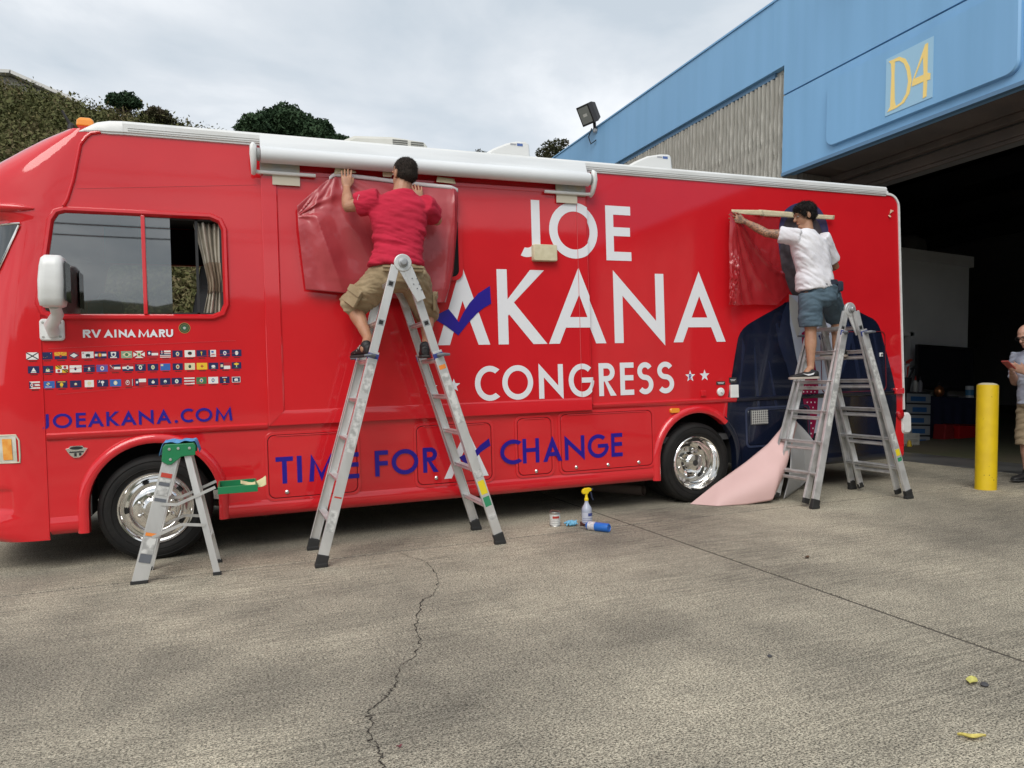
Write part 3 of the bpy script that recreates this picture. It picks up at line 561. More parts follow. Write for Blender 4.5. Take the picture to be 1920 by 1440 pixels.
for y in (0.75, 1.75): b.bx(-1.0, 7.4, y-0.04, y+0.04, 0.40, 0.60)
for x in (0.0, 4.84): b.tube([(x, 0.3, 0.4), (x, W-0.3, 0.4)], 0.075, 10)
b.lathe([(0, -0.22), (0.14, -0.2), (0.19, 0), (0.14, 0.2), (0, 0.22)], (4.84, W/2, 0.40), 'Y', 14)
b.bx(1.4, 2.9, 0.2, W-0.2, 0.33, 0.55); b.bx(2.95, 4.1, 0.2, W-0.2, 0.36, 0.55); b.bx(5.6, 7.4, 0.2, W-0.2, 0.4, 0.6)
for x in WC: b.bx(x-0.44, x+0.44, 0.42, 0.46, 0.45, 0.95); b.bx(x-0.46, x+0.46, 0.05, 0.45, 0.93, 0.96); b.bx(x-0.47, x-0.45, 0.05, 0.45, 0.35, 0.95); b.bx(x+0.45, x+0.47, 0.05, 0.45, 0.35, 0.95)
rp_(b, 'chassis', CH_)
b = MB(); b.tube([(0.3, 1.1, 0.25), (0.7, 1.0, 0.20), (0.80, 0.55, 0.19)], 0.032, 12); rp_(b, 'exhaust_pipe', mat('rusty_steel', (0.20, 0.16, 0.13), 0.6, 0.6))
# --- skirt: rolled lower edge, in runs between the arches
def skirt(x0, x1, m=None):
    b = MB(); prof = [(0.0, ZB+0.10), (-0.012, ZB+0.06), (-0.012, ZB+0.015), (0.004, ZB-0.012), (0.04, ZB-0.03), (0.04, ZB+0.1)]
    b.loft([[Vector((x, y-0.0005, z)) for y, z in prof] for x in (x0, x1)]); rp_(b, 'skirt', m or REDT, smooth=True, angle=60)
skirt(-0.685, -0.50); skirt(0.50, WC[1]-0.50); skirt(WC[1]+0.50, 7.40, NAVYP); skirt(7.402, XR-0.02)
# --- belt mouldings
def belt(x0, x1, z, h=0.05, m=None):
    b = MB(); prof = [(0.0, z-h*0.9), (-0.010, z-h*0.85), (-0.022, z-h*0.35), (-0.024, z-h*0.1), (-0.016, z), (0.0, z+0.006)]
    b.loft([[Vector((x, y-0.0004, q)) for y, q in prof] for x in (x0, x1)]); rp_(b, 'belt_moulding', m or REDT, smooth=True, angle=60)
belt(-0.69, 0.815, 0.985); belt(3.69, 5.31, 1.020); belt(5.312, 7.45, 1.020, m=NAVYP); belt(7.452, XR-0.01, 1.020)
# --- wheel arch flares
for cx, r in ((0.0, 0.475), (WC[1], 0.48)):
    path = [(cx-r, 0.255)]+arc(cx, WZC+0.055, r, 180, 0, 28)+[(cx+r, 0.265)]; rings = []
    for i, (x, z) in enumerate(path):
        d = Vector((x-cx, 0, z-(WZC+0.055))); d = d.normalized() if z > WZC+0.055 else Vector((1 if x > cx else -1, 0, 0)); c = Vector((x, 0, z))
        rings.append([c-d*0.035+Vector((0, 0.06, 0)), c-d*0.035+Vector((0, -0.020, 0)), c-d*0.020+Vector((0, -0.032, 0)), c+d*0.012+Vector((0, -0.030, 0)), c+d*0.032+Vector((0, -0.014, 0)), c+d*0.04+Vector((0, 0.002, 0))])
    b = MB(); b.loft(rings); b.m = [1 if cx > 1 and sum(b.v[i].x for i in f)/len(f) > 5.17 else 0 for f in b.f]; rp_(b, 'wheel_arch', [REDT, NAVYP], smooth=True, angle=50)
# --- front cap
HW = W/2
nose_z = [0.225, 0.26, 0.34, 0.385, 0.42, 0.75, 1.0, 1.32, 1.40, 2.46, 2.52, 2.57, 2.64, 2.80, 2.92, 3.03, 3.12, 3.20, 3.25]
nose_x = [-1.26, -1.38, -1.41, -1.40, -1.345, -1.36, -1.38, -1.40, -1.37, -1.18, -1.20, -1.40, -1.47, -1.42, -1.27, -1.05, -0.82, -0.58, -0.46]
def capx(z, y):
    t = abs(1-min(max(y, 0), W)/HW); k = (1-min(1, t)**2.7)**(1/2.7); a = xs(z); e = min(y, W-y); rec = 0.030*smst((z-0.425)/0.03)*smst((0.615-z)/0.03)*smst((e-0.020)/0.022) if 0.4 < z < 0.65 else 0
    return a+(poly1(nose_z, nose_x, z)-a)*k+rec
zr = [0.225, 0.235, 0.26, 0.30, 0.34, 0.385, 0.40, 0.42, 0.432, 0.445, 0.46, 0.5, 0.55, 0.58, 0.59, 0.60, 0.615, 0.65, 0.75, 0.9, 1.0, 1.1, 1.2, 1.32, 1.36, 1.40, 1.6, 1.8, 2.0, 2.2, 2.4, 2.46, 2.50, 2.52, 2.545, 2.57, 2.60, 2.64, 2.70, 2.76, 2.82, 2.88, 2.94, 3.0, 3.06, 3.12, 3.17, 3.20]
yr = [0.0, 0.0012, 0.004, 0.009, 0.015, 0.020, 0.025, 0.031, 0.038, 0.044, 0.055, 0.075, 0.11, 0.16, 0.23, 0.33, 0.47, 0.65, 0.9, HW]; yr = yr+[W-y for y in yr[-2::-1]]
def topz(z, y): return z+(0.10*smst((z-2.95)/0.25)*(1-abs(1-y/HW)**3))
def capP(z, y, off=0.0):
    e = 0.004; p = Vector((capx(z, y), y, topz(z, y)))
    if off:
        dy = Vector((capx(z, min(W, y+e))-capx(z, max(0, y-e)), min(W, y+e)-max(0, y-e), 0)); dz = Vector((capx(z+e, y)-capx(z-e, y), 0, 2*e))
        n = dy.cross(dz).normalized(); n = n if n.x < 0 or (n.y < 0 and y < HW) else -n
        p = p+n*off
    return p
b = MB(); b.loft([[capP(z, y) for y in yr] for z in zr]+[[Vector((-0.31, y, 3.205+0.12*(1-abs(1-y/HW)**3))) for y in yr]], closed=False); rp_(b, 'front_cap', RED, smooth=True, angle=35, recalc=True)
def patch(z0, z1, y0, y1, off, nz=10, ny=10, curve=None):
    b = MB(); zs = [lerp(z0, z1, k/nz) for k in range(nz+1)]; ys = [lerp(y0, y1, (k/ny)**1.6) for k in range(ny+1)]
    b.loft([[capP(z, y, off) for y in ys] for z in zs], closed=False); return b
GLS = glassmat('windscreen_glass', (0.22, 0.25, 0.25))
GLD = glassmat('dark_glass', (0.05, 0.05, 0.055))
GLM = glassmat('side_glass', (0.50, 0.54, 0.53))
WSD = mat('windscreen', (0.02, 0.025, 0.025), 0.04, coat=1.0)
def wsy(z): return poly1([1.48, 1.9, 2.12, 2.3, 2.49], [0.34, 0.17, 0.095, 0.055, 0.028], z)
b = MB(); b.loft([[capP(z, lerp(wsy(z), W-wsy(z), 0.5-0.5*math.cos(math.pi*k/30)), 0.006) for k in range(31)] for z in [1.48+1.01*i/14 for i in range(15)]], closed=False); rp_(b, 'windscreen', WSD, smooth=True)
b = MB(); b.tube([capP(z, wsy(z)-0.002, 0.010) for z in [1.48+k*0.1 for k in range(11)]], 0.008, 8); b.tube([capP(2.495, y, 0.008) for y in (0.024, 0.05, 0.1, 0.2, 0.4, 0.8, 1.25)], 0.008, 8); rp_(b, 'windscreen_trim', CHROME, smooth=True)
hl = rp_(patch(0.80, 0.985, 0.014, 0.38, 0.005, 8, 14), 'headlight', mat('headlight_lens', (0.62, 0.62, 0.52), 0.08, 0.3, coat=1.0, col2=(0.80, 0.80, 0.72), vscale=14), smooth=True)
b = patch(0.815, 0.965, 0.020, 0.040, 0.009, 6, 8); b.build('indicator_lens', mat('amber_glass', (0.78, 0.28, 0.03), 0.12, coat=1.0, col2=(0.85, 0.42, 0.08), vscale=18), hl, smooth=True)
WM[hl.name] = Matrix.Identity(4)
b = MB()
zz = [0.795, 0.80, 0.985, 0.99]
b.tube([capP(0.795, y, 0.004) for y in (0.5, 0.3, 0.15, 0.06, 0.02, 0.011)]+[capP(z, 0.0105, 0.004) for z in (0.84, 0.9, 0.95)]+[capP(0.99, y, 0.004) for y in (0.014, 0.04, 0.1, 0.3, 0.5)], 0.006, 6); b.build('headlight_bezel', mat('cream_bezel', (0.62, 0.58, 0.45), 0.4), hl, smooth=True)
# bumper recess

b = MB(); ys_ = [0.004, 0.007, 0.012, 0.02, 0.035, 0.06, 0.1, 0.18, 0.3, 0.6, 1.0, HW]; ys_ = ys_+[W-y for y in ys_[-2::-1]]; b.tube([capP(2.60+0.02*min(1, min(y, W-y)/0.1), y, 0.004) for y in ys_], [0.006, 0.014, 0.022, 0.028, 0.032, 0.034]+[0.036]*(len(ys_)-12)+[0.034, 0.032, 0.028, 0.022, 0.014, 0.006], 10, side=(0, 0, 1)); rp_(b, 'windscreen_brow', RED, smooth=True)
# cap seam trim: roll along the joint between cap and wall
b = MB(); b.tube([(xs(z)-0.004, -0.003, z) for z in (2.63, 2.68, 2.75, 2.82, 2.9, 3.0, 3.08)]+[(-0.375, -0.003, 3.14), (-0.34, -0.003, 3.17), (-0.28, -0.003, 3.185)], 0.013, 8); rp_(b, 'cap_seam', REDT, smooth=True)
b = MB(); b.tube([(xs(z)-0.006, -0.001, z) for z in (0.24, 0.6, 1.0, 1.4, 1.8, 1.86)], 0.006, 6); rp_(b, 'cap_seam', REDT, smooth=True)
b = MB(); b.tube([(xs(z)-0.024, 0.004, z) for z in (0.24, 0.6, 0.95)], 0.003, 6); rp_(b, 'cap_seam', mat('seam_highlight', (0.7, 0.25, 0.25), 0.4), smooth=True)  # pale line beside the seam, a highlight put into the colour
# --- roof rail
b = MB(); prof = [(0.0, 3.175), (-0.012, 3.178), (-0.012, 3.192), (-0.022, 3.194), (-0.024, 3.255), (-0.012, 3.275), (0.03, 3.285), (0.03, 3.175)]
b.loft([[Vector((x, y, z)) for y, z in prof] for x in (-0.13, 7.40)]); rl = rp_(b, 'roof_rail', WHITEP, smooth=True, angle=30)
b = MB(); b.loft([[Vector((x, y*k+0.0*(1-k), 3.195+(z-3.195)*k+dz)) for y, z in prof] for x, k, dz in ((-0.131, 1.0, 0), (-0.22, 0.97, -0.004), (-0.30, 0.75, -0.004), (-0.38, 0.25, -0.01), (-0.42, 0.05, -0.02))]); rp_(b, 'roof_rail_end', WHITEP, smooth=True)
b = MB(); b.bx(-0.10, 7.38, -0.0262, -0.023, 3.205, 3.208); b.bx(-0.10, 7.38, -0.0265, -0.0235, 3.222, 3.2245); rp_(b, 'rail_groove', mat('grey_groove', (0.50, 0.50, 0.49), 0.7))
# --- rear edge trim, wrapping the top corner
b = MB(); path = [(7.40, 3.198)]+arc(7.452, 3.062, 0.136, 90, 0, 8)+[(XR+0.006, 1.0), (XR+0.004, 0.80)]; rings = []
for i, (x, z) in enumerate(path):
    a = path[max(0, i-1)]; c = path[min(len(path)-1, i+1)]; d = Vector((c[0]-a[0], 0, c[1]-a[1])).normalized(); nrm = Vector((-d.z, 0, d.x)); nrm = nrm if nrm.x+nrm.z > 0 else -nrm; q = Vector((x, 0, z))
    rings.append([q-nrm*0.010+Vector((0, -0.012, 0)), q+nrm*0.012+Vector((0, -0.012, 0)), q+nrm*0.020+Vector((0, 0.0, 0)), q+nrm*0.020+Vector((0, 0.05, 0)), q-nrm*0.010+Vector((0, 0.045, 0))])
b.loft(rings); rp_(b, 'rear_edge_trim', WHITEP, smooth=True, angle=40)
b = MB(); b.prism([xz(p, 0.3) for p in rr(7.555, 7.69, 0.525, 0.765, 0.045)], (0, -0.32, 0), bev=0.02); b.bx(7.56, 7.68, 0.3, W-0.1, 0.53, 0.76); rp_(b, 'rear_bumper', WHITEP, smooth=True, angle=35)
TAILR = mat('red_lens', (0.45, 0.006, 0.01), 0.15, coat=0.8)
b = MB(); b.lathe([(0.05, 0), (0.05, -0.02), (0.03, -0.035), (0, -0.037)], (7.53, 0.0, 0.745), 'Y', 18); rp_(b, 'tail_light', TAILR, smooth=True)
b = MB(); b.prism([xz(p, 0.0) for p in rr(7.44, 7.57, 0.975, 1.045, 0.015)], (0, -0.045, 0), bev=0.01); rp_(b, 'belt_end_cap', REDT, smooth=True, angle=30)
# --- cab side window
b = MB()
def inset(loop, d):
    n = len(loop); c = (sum(p[0] for p in loop)/n, sum(p[1] for p in loop)/n); r = []
    for i in range(n):
        a = Vector(loop[i-1]); p = Vector(loop[i]); q = Vector(loop[(i+1) % n]); e1 = (p-a).normalized(); e2 = (q-p).normalized(); n1 = Vector((-e1.y, e1.x)); n2 = Vector((-e2.y, e2.x))
        m = (n1+n2).normalized(); m = m/max(0.5, m.dot(n1)); s = 1 if m.dot(Vector(c)-p) > 0 else -1; r.append(tuple(p+m*s*d))
    return r
wO = inset(win, -0.042); wM = inset(win, -0.030); wI = inset(win, 0.004)
n = len(win); rings = [[xz(p, -0.002) for p in wO], [xz(p, -0.024) for p in wM], [xz(p, -0.024) for p in inset(win, -0.012)], [xz(p, -0.004) for p in wI], [xz(p, 0.03) for p in wI]]
vs = [p for r in rings for p in r]; b.add(vs, [(i*n+j, i*n+(j+1) % n, (i+1)*n+(j+1) % n, (i+1)*n+j) for i in range(4) for j in range(n)])
wf = rp_(b, 'cab_window', REDT, smooth=True, angle=50)
b = MB(); b.bx(-0.035, -0.008, -0.020, 0.02, 1.846, 2.584); b.build('mullion', REDT, wf, bevel=0.004)
b = MB(); b.slab([[p for p in wI if p[0] < -0.02]+[(-0.036, 1.848), (-0.036, 2.58)] if False else [(-0.036, 2.58), (-0.525, 2.58), (-0.57, 2.565), (-0.60, 2.52), (-0.688, 1.93), (-0.67, 1.876), (-0.60, 1.85), (-0.036, 1.85)]], xz, 0.004, 0.009); b.build('glass_pane', GLM, wf)
b = MB(); b.slab([[(-0.008, 2.58), (0.16, 2.58), (0.16, 1.85), (-0.008, 1.85)]], xz, 0.018, 0.023); b.build('sliding_pane', GLM, wf)
b = MB(); b.slab([[(0.0, 2.58), (0.44, 2.58), (0.50, 2.555), (0.52, 2.50), (0.52, 1.93), (0.50, 1.875), (0.44, 1.85), (0.0, 1.85)]], xz, 0.026, 0.030); pass
b = MB()
for x in (0.34,): b.bx(x-0.008, x+0.012, 0.020, 0.04, 1.85, 2.58)
b.bx(0.0, 0.52, 0.02, 0.04, 1.848, 1.862); b.bx(0.505, 0.522, 0.02, 0.04, 1.88, 2.54); b.bx(0.0, 0.5, 0.02, 0.04, 2.57, 2.582); b.build('black_sash', BLACK, wf)
# curtain, tied in the middle
CUR = mat('cream_curtain', (0.50, 0.46, 0.39), 0.85, col2=(0.42, 0.38, 0.31), vscale=14)
def curtain(s, t):
    z = lerp(2.56, 1.80, t); w = poly1([0, 0.32, 0.55, 0.70, 1.0], [0.11, 0.075, 0.06, 0.06, 0.085], t); cx = poly1([0, 0.4, 0.65, 1], [0.43, 0.455, 0.475, 0.445], t)
    return Vector((cx+(s-0.5)*2*w, 0.075+0.022*math.sin(s*34+math.sin(t*5))*(0.6+w*5)+0.02*math.cos(s*11), z))
b = MB(); b.grid(curtain, 64, 16); cu = tag(b.build('curtain', CUR, origin=(0.45, 0.08, 1.8), smooth=True, recalc=False, solid=0.003), 'cream pleated curtain tied back behind the cab side window', 'curtain')
b = MB(); b.grid(lambda s, t: curtain(s, lerp(0.42, 0.72, t))+Vector((0, -0.026, 0.02*math.sin(s*3))), 24, 6); b.build('tieback', mat('tan_tieback', (0.30, 0.235, 0.17), 0.7), cu, smooth=True, recalc=False, xf=Matrix.Identity(4))
# driver's seat and steering wheel
SEAT = mat('seat_grey', (0.07, 0.07, 0.075), 0.85)
seat = thing('driver_seat', 'dark grey driver seat seen through the cab side window', 'seat', (0.1, 0.6, 1.02))
b = MB(); b.prism([xz(p, 0.32) for p in rr(-0.18, 0.30, 1.38, 1.52, 0.05)], (0, 0.5, 0)); b.bx(-0.05, 0.15, 0.45, 0.7, 1.02, 1.38); b.build('cushion', SEAT, seat, bevel=0.03)
b = MB(); b.loft([[Vector((0.28+dx+(x*0.07), 0.57+y, z)) for x, y in ((-1, -w), (1, -w), (1, w), (-1, w))] for z, dx, w in ((1.5, 0, .24), (1.8, 0.05, .25), (2.05, 0.10, .2), (2.1, 0.11, .12), (2.3, 0.14, .12))]); b.build('backrest', SEAT, seat, bevel=0.03)
b = MB(); M = Matrix.Translation((-0.45, 0.57, 1.72)) @ Matrix.Rotation(math.radians(-55), 4, 'Y')
b.tube([M @ Vector((0.21*math.cos(a), 0.21*math.sin(a), 0)) for a in [k*math.pi/14 for k in range(29)]], 0.016, 8, cap=False); b.tube([M @ Vector((0, 0, 0)), (-0.62, 0.57, 1.45)], 0.03, 8); b.bx(-1.05, -0.62, 0.15, W-0.15, 1.15, 1.55); rp_(b, 'dashboard', INTM, smooth=True)
bag = thing('tote_bag', 'blue and white bag on the dashboard inside the cab window', 'bag', (-0.30, 0.25, 1.55))
b = MB(); b.prism([xz(p, 0.18) for p in rr(-0.42, -0.20, 1.56, 1.98, 0.05)], (0, 0.14, 0), bev=0.02); b.build('bag_body', mat('bag_black', (0.03, 0.03, 0.035), 0.6), bag)
b = MB(); b.bx(-0.43, -0.33, 0.16, 0.176, 1.86, 1.955); b.build('blue_band', mat('bag_blue', (0.03, 0.22, 0.50), 0.6), bag)
b = MB(); b.tube([(-0.36, 0.2, 1.96), (-0.33, 0.2, 2.01), (-0.27, 0.2, 2.01), (-0.22, 0.2, 1.93)], 0.02, 8); b.build('handle', mat('bag_white', (0.6, 0.6, 0.6), 0.6), bag, smooth=True)
# --- slide-out with flange
fo = [(0.822, 2.985), (3.672, 2.985), (3.672, 0.965), (0.822, 0.965)]; fi = [(0.945, 2.95), (3.66, 2.95), (3.66, 1.085), (0.945, 1.085)]
b = MB(); b.bx(0.83, 3.667, SL+0.001, 0.40, 0.975, 2.98); so = rp_(b, 'slide_out', RED, bevel=0.004)
b = MB(); b.bx(0.822, 3.675, -0.036, -0.0005, 2.953, 2.990); b.bx(3.668, 3.677, -0.030, -0.0005, 0.965, 2.953); b.build('flange', REDT, so, bevel=0.005)
b = MB(); prof = [(0.822, -0.001), (0.822, -0.040), (0.827, -0.0445), (0.935, -0.041), (0.945, -0.035), (0.945, -0.001)]
b.loft([[Vector((x, y, 0.965+(x-0.822)*0.98)) for x, y in prof], [Vector((x, y, 2.953)) for x, y in prof]]); b.build('flange', REDT, so, smooth=True, angle=25)
b = MB(); prof = [(0.965, -0.001), (0.965, -0.036), (0.970, -0.041), (1.070, -0.0395), (1.085, -0.035), (1.085, -0.001)]
b.loft([[Vector((0.822+(z-0.965), y, z)) for z, y in prof], [Vector((3.667, y, z)) for z, y in prof]]); b.build('flange', REDT, so, smooth=True, angle=25)
b = MB(); b.prism([xz(p, SL) for p in rr(1.30, 2.422, 2.17, 2.70, 0.06)], (0, -0.012, 0), bev=0.004); wd = b.build('window', mat('black_glass', (0.008, 0.008, 0.010), 0.05, coat=1), so, smooth=True, angle=30)
b = MB(); b.ring([xz(p, SL-0.001) for p in rr(1.27, 2.455, 2.14, 2.73, 0.08)], [xz(p, SL-0.001) for p in rr(1.302, 2.420, 2.172, 2.698, 0.058)], (0, -0.018, 0)); b.build('window_frame', REDT, so, smooth=True, angle=30)
# seams in the vinyl
SEAMV = mat('vinyl_seam', (0.62, 0.10, 0.11), 0.5); SEAMD = mat('dark_seam', (0.16, 0.006, 0.01), 0.6)
b = MB(); b.bx(3.567, 3.570, SL-0.004, SL, 1.09, 2.945); b.build('vinyl_seam', SEAMV, so)
b = MB(); b.bx(3.679, 3.688, -0.006, -0.0006, 0.975, 2.985); rp_(b, 'gap_seal', SEAMD)
# long faint overlap seams of the wrap
for x0, z0, x1, z1 in ((-0.66, 1.60, 0.60, 1.645), (-0.66, 1.44, 0.62, 1.55), (-0.62, 1.27, 0.35, 1.33), (-0.45, 2.76, 0.80, 2.87)):
    b = MB(); b.bar((x0, -0.0012, z0), (x1, -0.0012, z1), 0.0022, 0.002, (0, 0, 1)); rp_(b, 'vinyl_seam', mat('faint_seam', (0.60, 0.05, 0.06), 0.4))
# --- right-hand window under the portrait (framed, wrapped)
b = MB(); b.ring([xz(p, -0.0005) for p in rr(5.30, 6.455, 1.965, 2.66, 0.09)], [xz(p, -0.0005) for p in rr(5.345, 6.41, 2.01, 2.615, 0.06)], (0, -0.014, 0)); kp = [i for i, f in enumerate(b.f) if not (min(b.v[j].x for j in f) < 6.25 and max(b.v[j].x for j in f) > 5.45 and max(b.v[j].x for j in f)-min(b.v[j].x for j in f) > 0.5)]; b.f = [b.f[i] for i in kp]; b.m = [0]*len(kp); rp_(b, 'window_frame', RED, smooth=True, angle=30)
# --- compartment doors
def cdoor(x0, x1, z0, z1, latches, mt=RED, ft=REDT, r=0.065):
    b = MB(); b.prism([xz(p, -0.0005) for p in rr(x0+0.028, x1-0.028, z0+0.028, z1-0.028, r-0.015)], (0, -0.010, 0), bev=0.004); d = rp_(b, 'compartment_door', mt, smooth=True, angle=25)
    b = MB(); b.ring([xz(p, -0.0004) for p in rr(x0, x1, z0, z1, r)], [xz(p, -0.0004) for p in rr(x0+0.022, x1-0.022, z0+0.022, z1-0.022, r-0.012)], (0, -0.009, 0)); b.build('door_frame', ft, d, bevel=0.002)
    b = MB(); b.ring([xz(p, -0.0003) for p in rr(x0+0.0225, x1-0.0225, z0+0.0225, z1-0.0225, r-0.012)], [xz(p, -0.0003) for p in rr(x0+0.0275, x1-0.0275, z0+0.0275, z1-0.0275, r-0.014)], (0, -0.001, 0)); b.build('door_gap', SEAMD if mt is RED else BLACK, d)
    b = MB(); b.bx(x0+0.09, x1-0.09, -0.017, -0.009, z1-0.036, z1-0.026); b.build('hinge', ft, d, bevel=0.003)
    for lx, lz in latches:
        b = MB(); b.lathe([(0.016, -0.010), (0.016, -0.018), (0.010, -0.024), (0, -0.025)], (lx, 0, lz), 'Y', 14); b.build('latch', CHROME, d, smooth=True)
    return d
cdoor(0.785, 1.530, 0.365, 0.915, [(0.945, 0.435)])
cdoor(1.985, 2.705, 0.375, 0.925, [(2.17, 0.452)])
cdoor(2.905, 3.285, 0.385, 0.945, [(3.10, 0.44)])
cdoor(3.33, 4.345, 0.385, 0.962, [(3.50, 0.447), (3.83, 0.447), (4.16, 0.447)])
d5 = cdoor(5.42, 6.25, 0.50, 0.915, [], NAVYP, mat('navy_frame', (0.03, 0.04, 0.08), 0.3, coat=0.3), 0.05)
b = MB(); b.bx(5.478, 5.69, -0.022, -0.011, 0.735, 0.885); v = b.build('vent_grille', mat('vent_back', (0.12, 0.12, 0.12), 0.6), d5)
for k in range(8): b = MB(); b.bx(5.489+k*0.026, 5.494+k*0.026, -0.028, -0.0225, 0.742, 0.878); b.build('louvre', mat('vent_white', (0.55, 0.55, 0.52), 0.5), v)
WM[v.name] = Matrix.Identity(4)
for k in range(6): b = MB(); b.bx(5.482, 5.686, -0.031, -0.0285, 0.750+k*0.024, 0.755+k*0.024); b.build('louvre', mat('vent_white', (0.55, 0.55, 0.52), 0.5), v)
# rear upper hatch outline
b = MB(); b.ring([xz(p, -0.0042) for p in rr(6.42, 7.34, 1.02, 1.68, 0.06)], [xz(p, -0.0042) for p in rr(6.428, 7.332, 1.028, 1.672, 0.055)], (0, -0.003, 0)); rp_(b, 'hatch_outline', SEAMD)
for x, z, r in ((7.27, 1.42, 0.022), (7.10, 0.83, 0.014)):
    b = MB(); b.bx(x-r, x+r, -0.014, -0.0005, z-r, z+r); rp_(b, 'hatch_lock', WHITEP, bevel=0.004); b = MB(); b.lathe([(r*0.6, -0.014), (r*0.6, -0.02), (0, -0.021)], (x, 0, z), 'Y', 12); rp_(b, 'lock_barrel', CHROME)
# --- small fittings on the side
b = MB(); b.prism([xz(p, 0.0) for p in rr(4.525, 4.635, 0.897, 0.945, 0.02)], (0, -0.022, 0), bev=0.008); rp_(b, 'side_marker', AMBER, smooth=True, angle=30)
b = MB(); b.bx(4.89, 4.945, -0.022, -0.0005, 1.05, 1.105); rp_(b, 'socket_cover', REDT, bevel=0.006)
b = MB(); b.lathe([(0.042, 0), (0.042, -0.012), (0.034, -0.018), (0.012, -0.020), (0.010, -0.034), (0, -0.035)], (5.127, 0, 1.084), 'Y', 22); rp_(b, 'water_inlet', WHITEP, smooth=True, angle=30)
b = MB(); b.bx(5.235, 5.33, -0.03, -0.0005, 1.02, 1.15); rp_(b, 'inlet_hatch', WHITEP, bevel=0.006)
for x0, x1, z0, z1 in ((5.08, 5.185, 1.155, 1.19), (5.235, 5.325, 1.17, 1.225)):
    b = MB(); b.bx(x0, x1, -0.004, -0.0006, z0, z1); lb = rp_(b, 'inlet_label', mat('label_black', (0.03, 0.03, 0.03), 0.5)); WM[lb.name] = Matrix.Identity(4)
    b = MB(); b.bx(x0+0.012, x1-0.012, -0.006, -0.0042, (z0+z1)/2+0.003, (z0+z1)/2+0.007); b.bx(x0+0.02, x1-0.02, -0.006, -0.0042, (z0+z1)/2-0.008, (z0+z1)/2-0.004); b.build('label_text', PRINTW, lb)
b = MB(); b.prism([xz((-0.505+x*0.001, 0.85+z*0.001), 0) for x, z in ((-50, 28), (-40, 44), (40, 44), (50, 28), (72, 22), (58, -4), (40, -30), (18, -46), (-18, -46), (-40, -30), (-58, -4), (-72, 22))], (0, -0.012, 0), bev=0.004); bd = rp_(b, 'badge', CHROME, smooth=True, angle=30); WM[bd.name] = Matrix.Identity(4)
b = MB(); b.prism([xz((-0.505+0.042*math.cos(a), 0.876+0.012*math.sin(a)), -0.0122) for a in [k*math.pi/8 for k in range(16)]], (0, -0.003, 0)); b.bx(-0.55, -0.46, -0.0152, -0.0122, 0.842, 0.852); b.bx(-0.52, -0.505, -0.0152, -0.0122, 0.815, 0.840); b.bx(-0.49, -0.475, -0.0152, -0.0122, 0.82, 0.84); b.build('badge_inlay', BLACK, bd)
# --- mirror
A = SY(100, 528, -0.24); b = MB(); rings = []
for dz, sx, sy in ((-0.178, .055, .05), (-0.168, .072, .075), (-0.12, .080, .095), (0, .082, .105), (0.10, .076, .10), (0.155, .068, .085), (0.175, .052, .06)):
    rings.append([A+Vector((sx*max(-1, min(1, 1.25*math.cos(t)))+0.006*dz/0.17, sy*max(-1, min(1, 1.2*math.sin(t))), dz)) for t in [k*math.pi/12 for k in range(24)]])
b.loft(rings); mh = rp_(b, 'mirror', WHITEP, smooth=True, angle=60); WM[mh.name] = Matrix.Identity(4)
b = MB(); b.bx(A.x+0.084, A.x+0.09, A.y-0.085, A.y+0.085, A.z-0.14, A.z+0.13); b.build('mirror_glass', mat('mirror_face', (0.05, 0.05, 0.05), 0.02, 1.0), mh)
b = MB(); pz_ = SY(98, 617, -0.015); b.prism([xz(p, 0.0) for p in rr(-0.708, -0.553, 1.655, 1.812, 0.025)], (0, -0.026, 0), bev=0.01); b.build('mirror_base', WHITEP, mh, smooth=True, angle=35)
b = MB(); b.tube([(-0.618, -0.02, 1.705), (-0.625, -0.07, 1.76), (A.x+0.005, -0.17, 1.83), (A.x, A.y+0.01, A.z-0.165)], [0.042, 0.044, 0.040, 0.038], 14); b.build('mirror_arm', WHITEP, mh, smooth=True)
for x, z in ((-0.685, 1.785), (-0.578, 1.785), (-0.685, 1.682), (-0.578, 1.682)):
    b = MB(); b.lathe([(0.009, -0.026), (0.008, -0.030), (0, -0.031)], (x, 0, z), 'Y', 10); b.build('screw', mat('grey_screw', (0.4, 0.4, 0.38), 0.4), mh)
# --- roof equipment
mk = MB(); q = SY(161, 239, 0.40); mk.loft([[q+Vector((sx*a, sy*c, z)) for a, c in ((-1, -1), (1, -1), (1, 1), (-1, 1))] for z, sx, sy in ((0, .062, .04), (0.045, .058, .036), (0.068, .040, .024), (0.072, .02, .012))]); rp_(mk, 'clearance_light', AMBER, bevel=0.01)
b = MB(); q = SY(134, 238, 0.42); b.tube([q, q+Vector((-0.06, 0, 0.12))], [0.012, 0.008], 8); b.lathe([(0.03, 0), (0.025, 0.03), (0.01, 0.05)], q-Vector((0, 0, 0.02)), seg=12); rp_(b, 'antenna', BLACK)
ACM = mat('cream_plastic', (0.64, 0.63, 0.58), 0.5, col2=(0.56, 0.55, 0.49), vscale=3)
def roofunit(name, pts, y0, y1, material, bev=0.03):
    b = MB(); b.prism([Vector((x, y0, z)) for x, z in pts], (0, y1-y0, 0)); return rp_(b, name, material, bevel=bev, smooth=True, angle=30)
q0 = SY(628, 268, 0.75); q1 = SY(805, 276, 0.75)
def u2(u, v, Y): p = SY(u, v, Y); return (p.x, p.z)
ya = 0.72
base = 3.28
ac = roofunit('air_conditioner', [(u2(628, 266, ya)[0], base), u2(642, 262, ya), u2(665, 253, ya), u2(735, 255, ya), u2(795, 265, ya), u2(803, 272, ya), (u2(806, 276, ya)[0], base)], ya, 1.75, ACM); WM[ac.name] = Matrix.Identity(4)
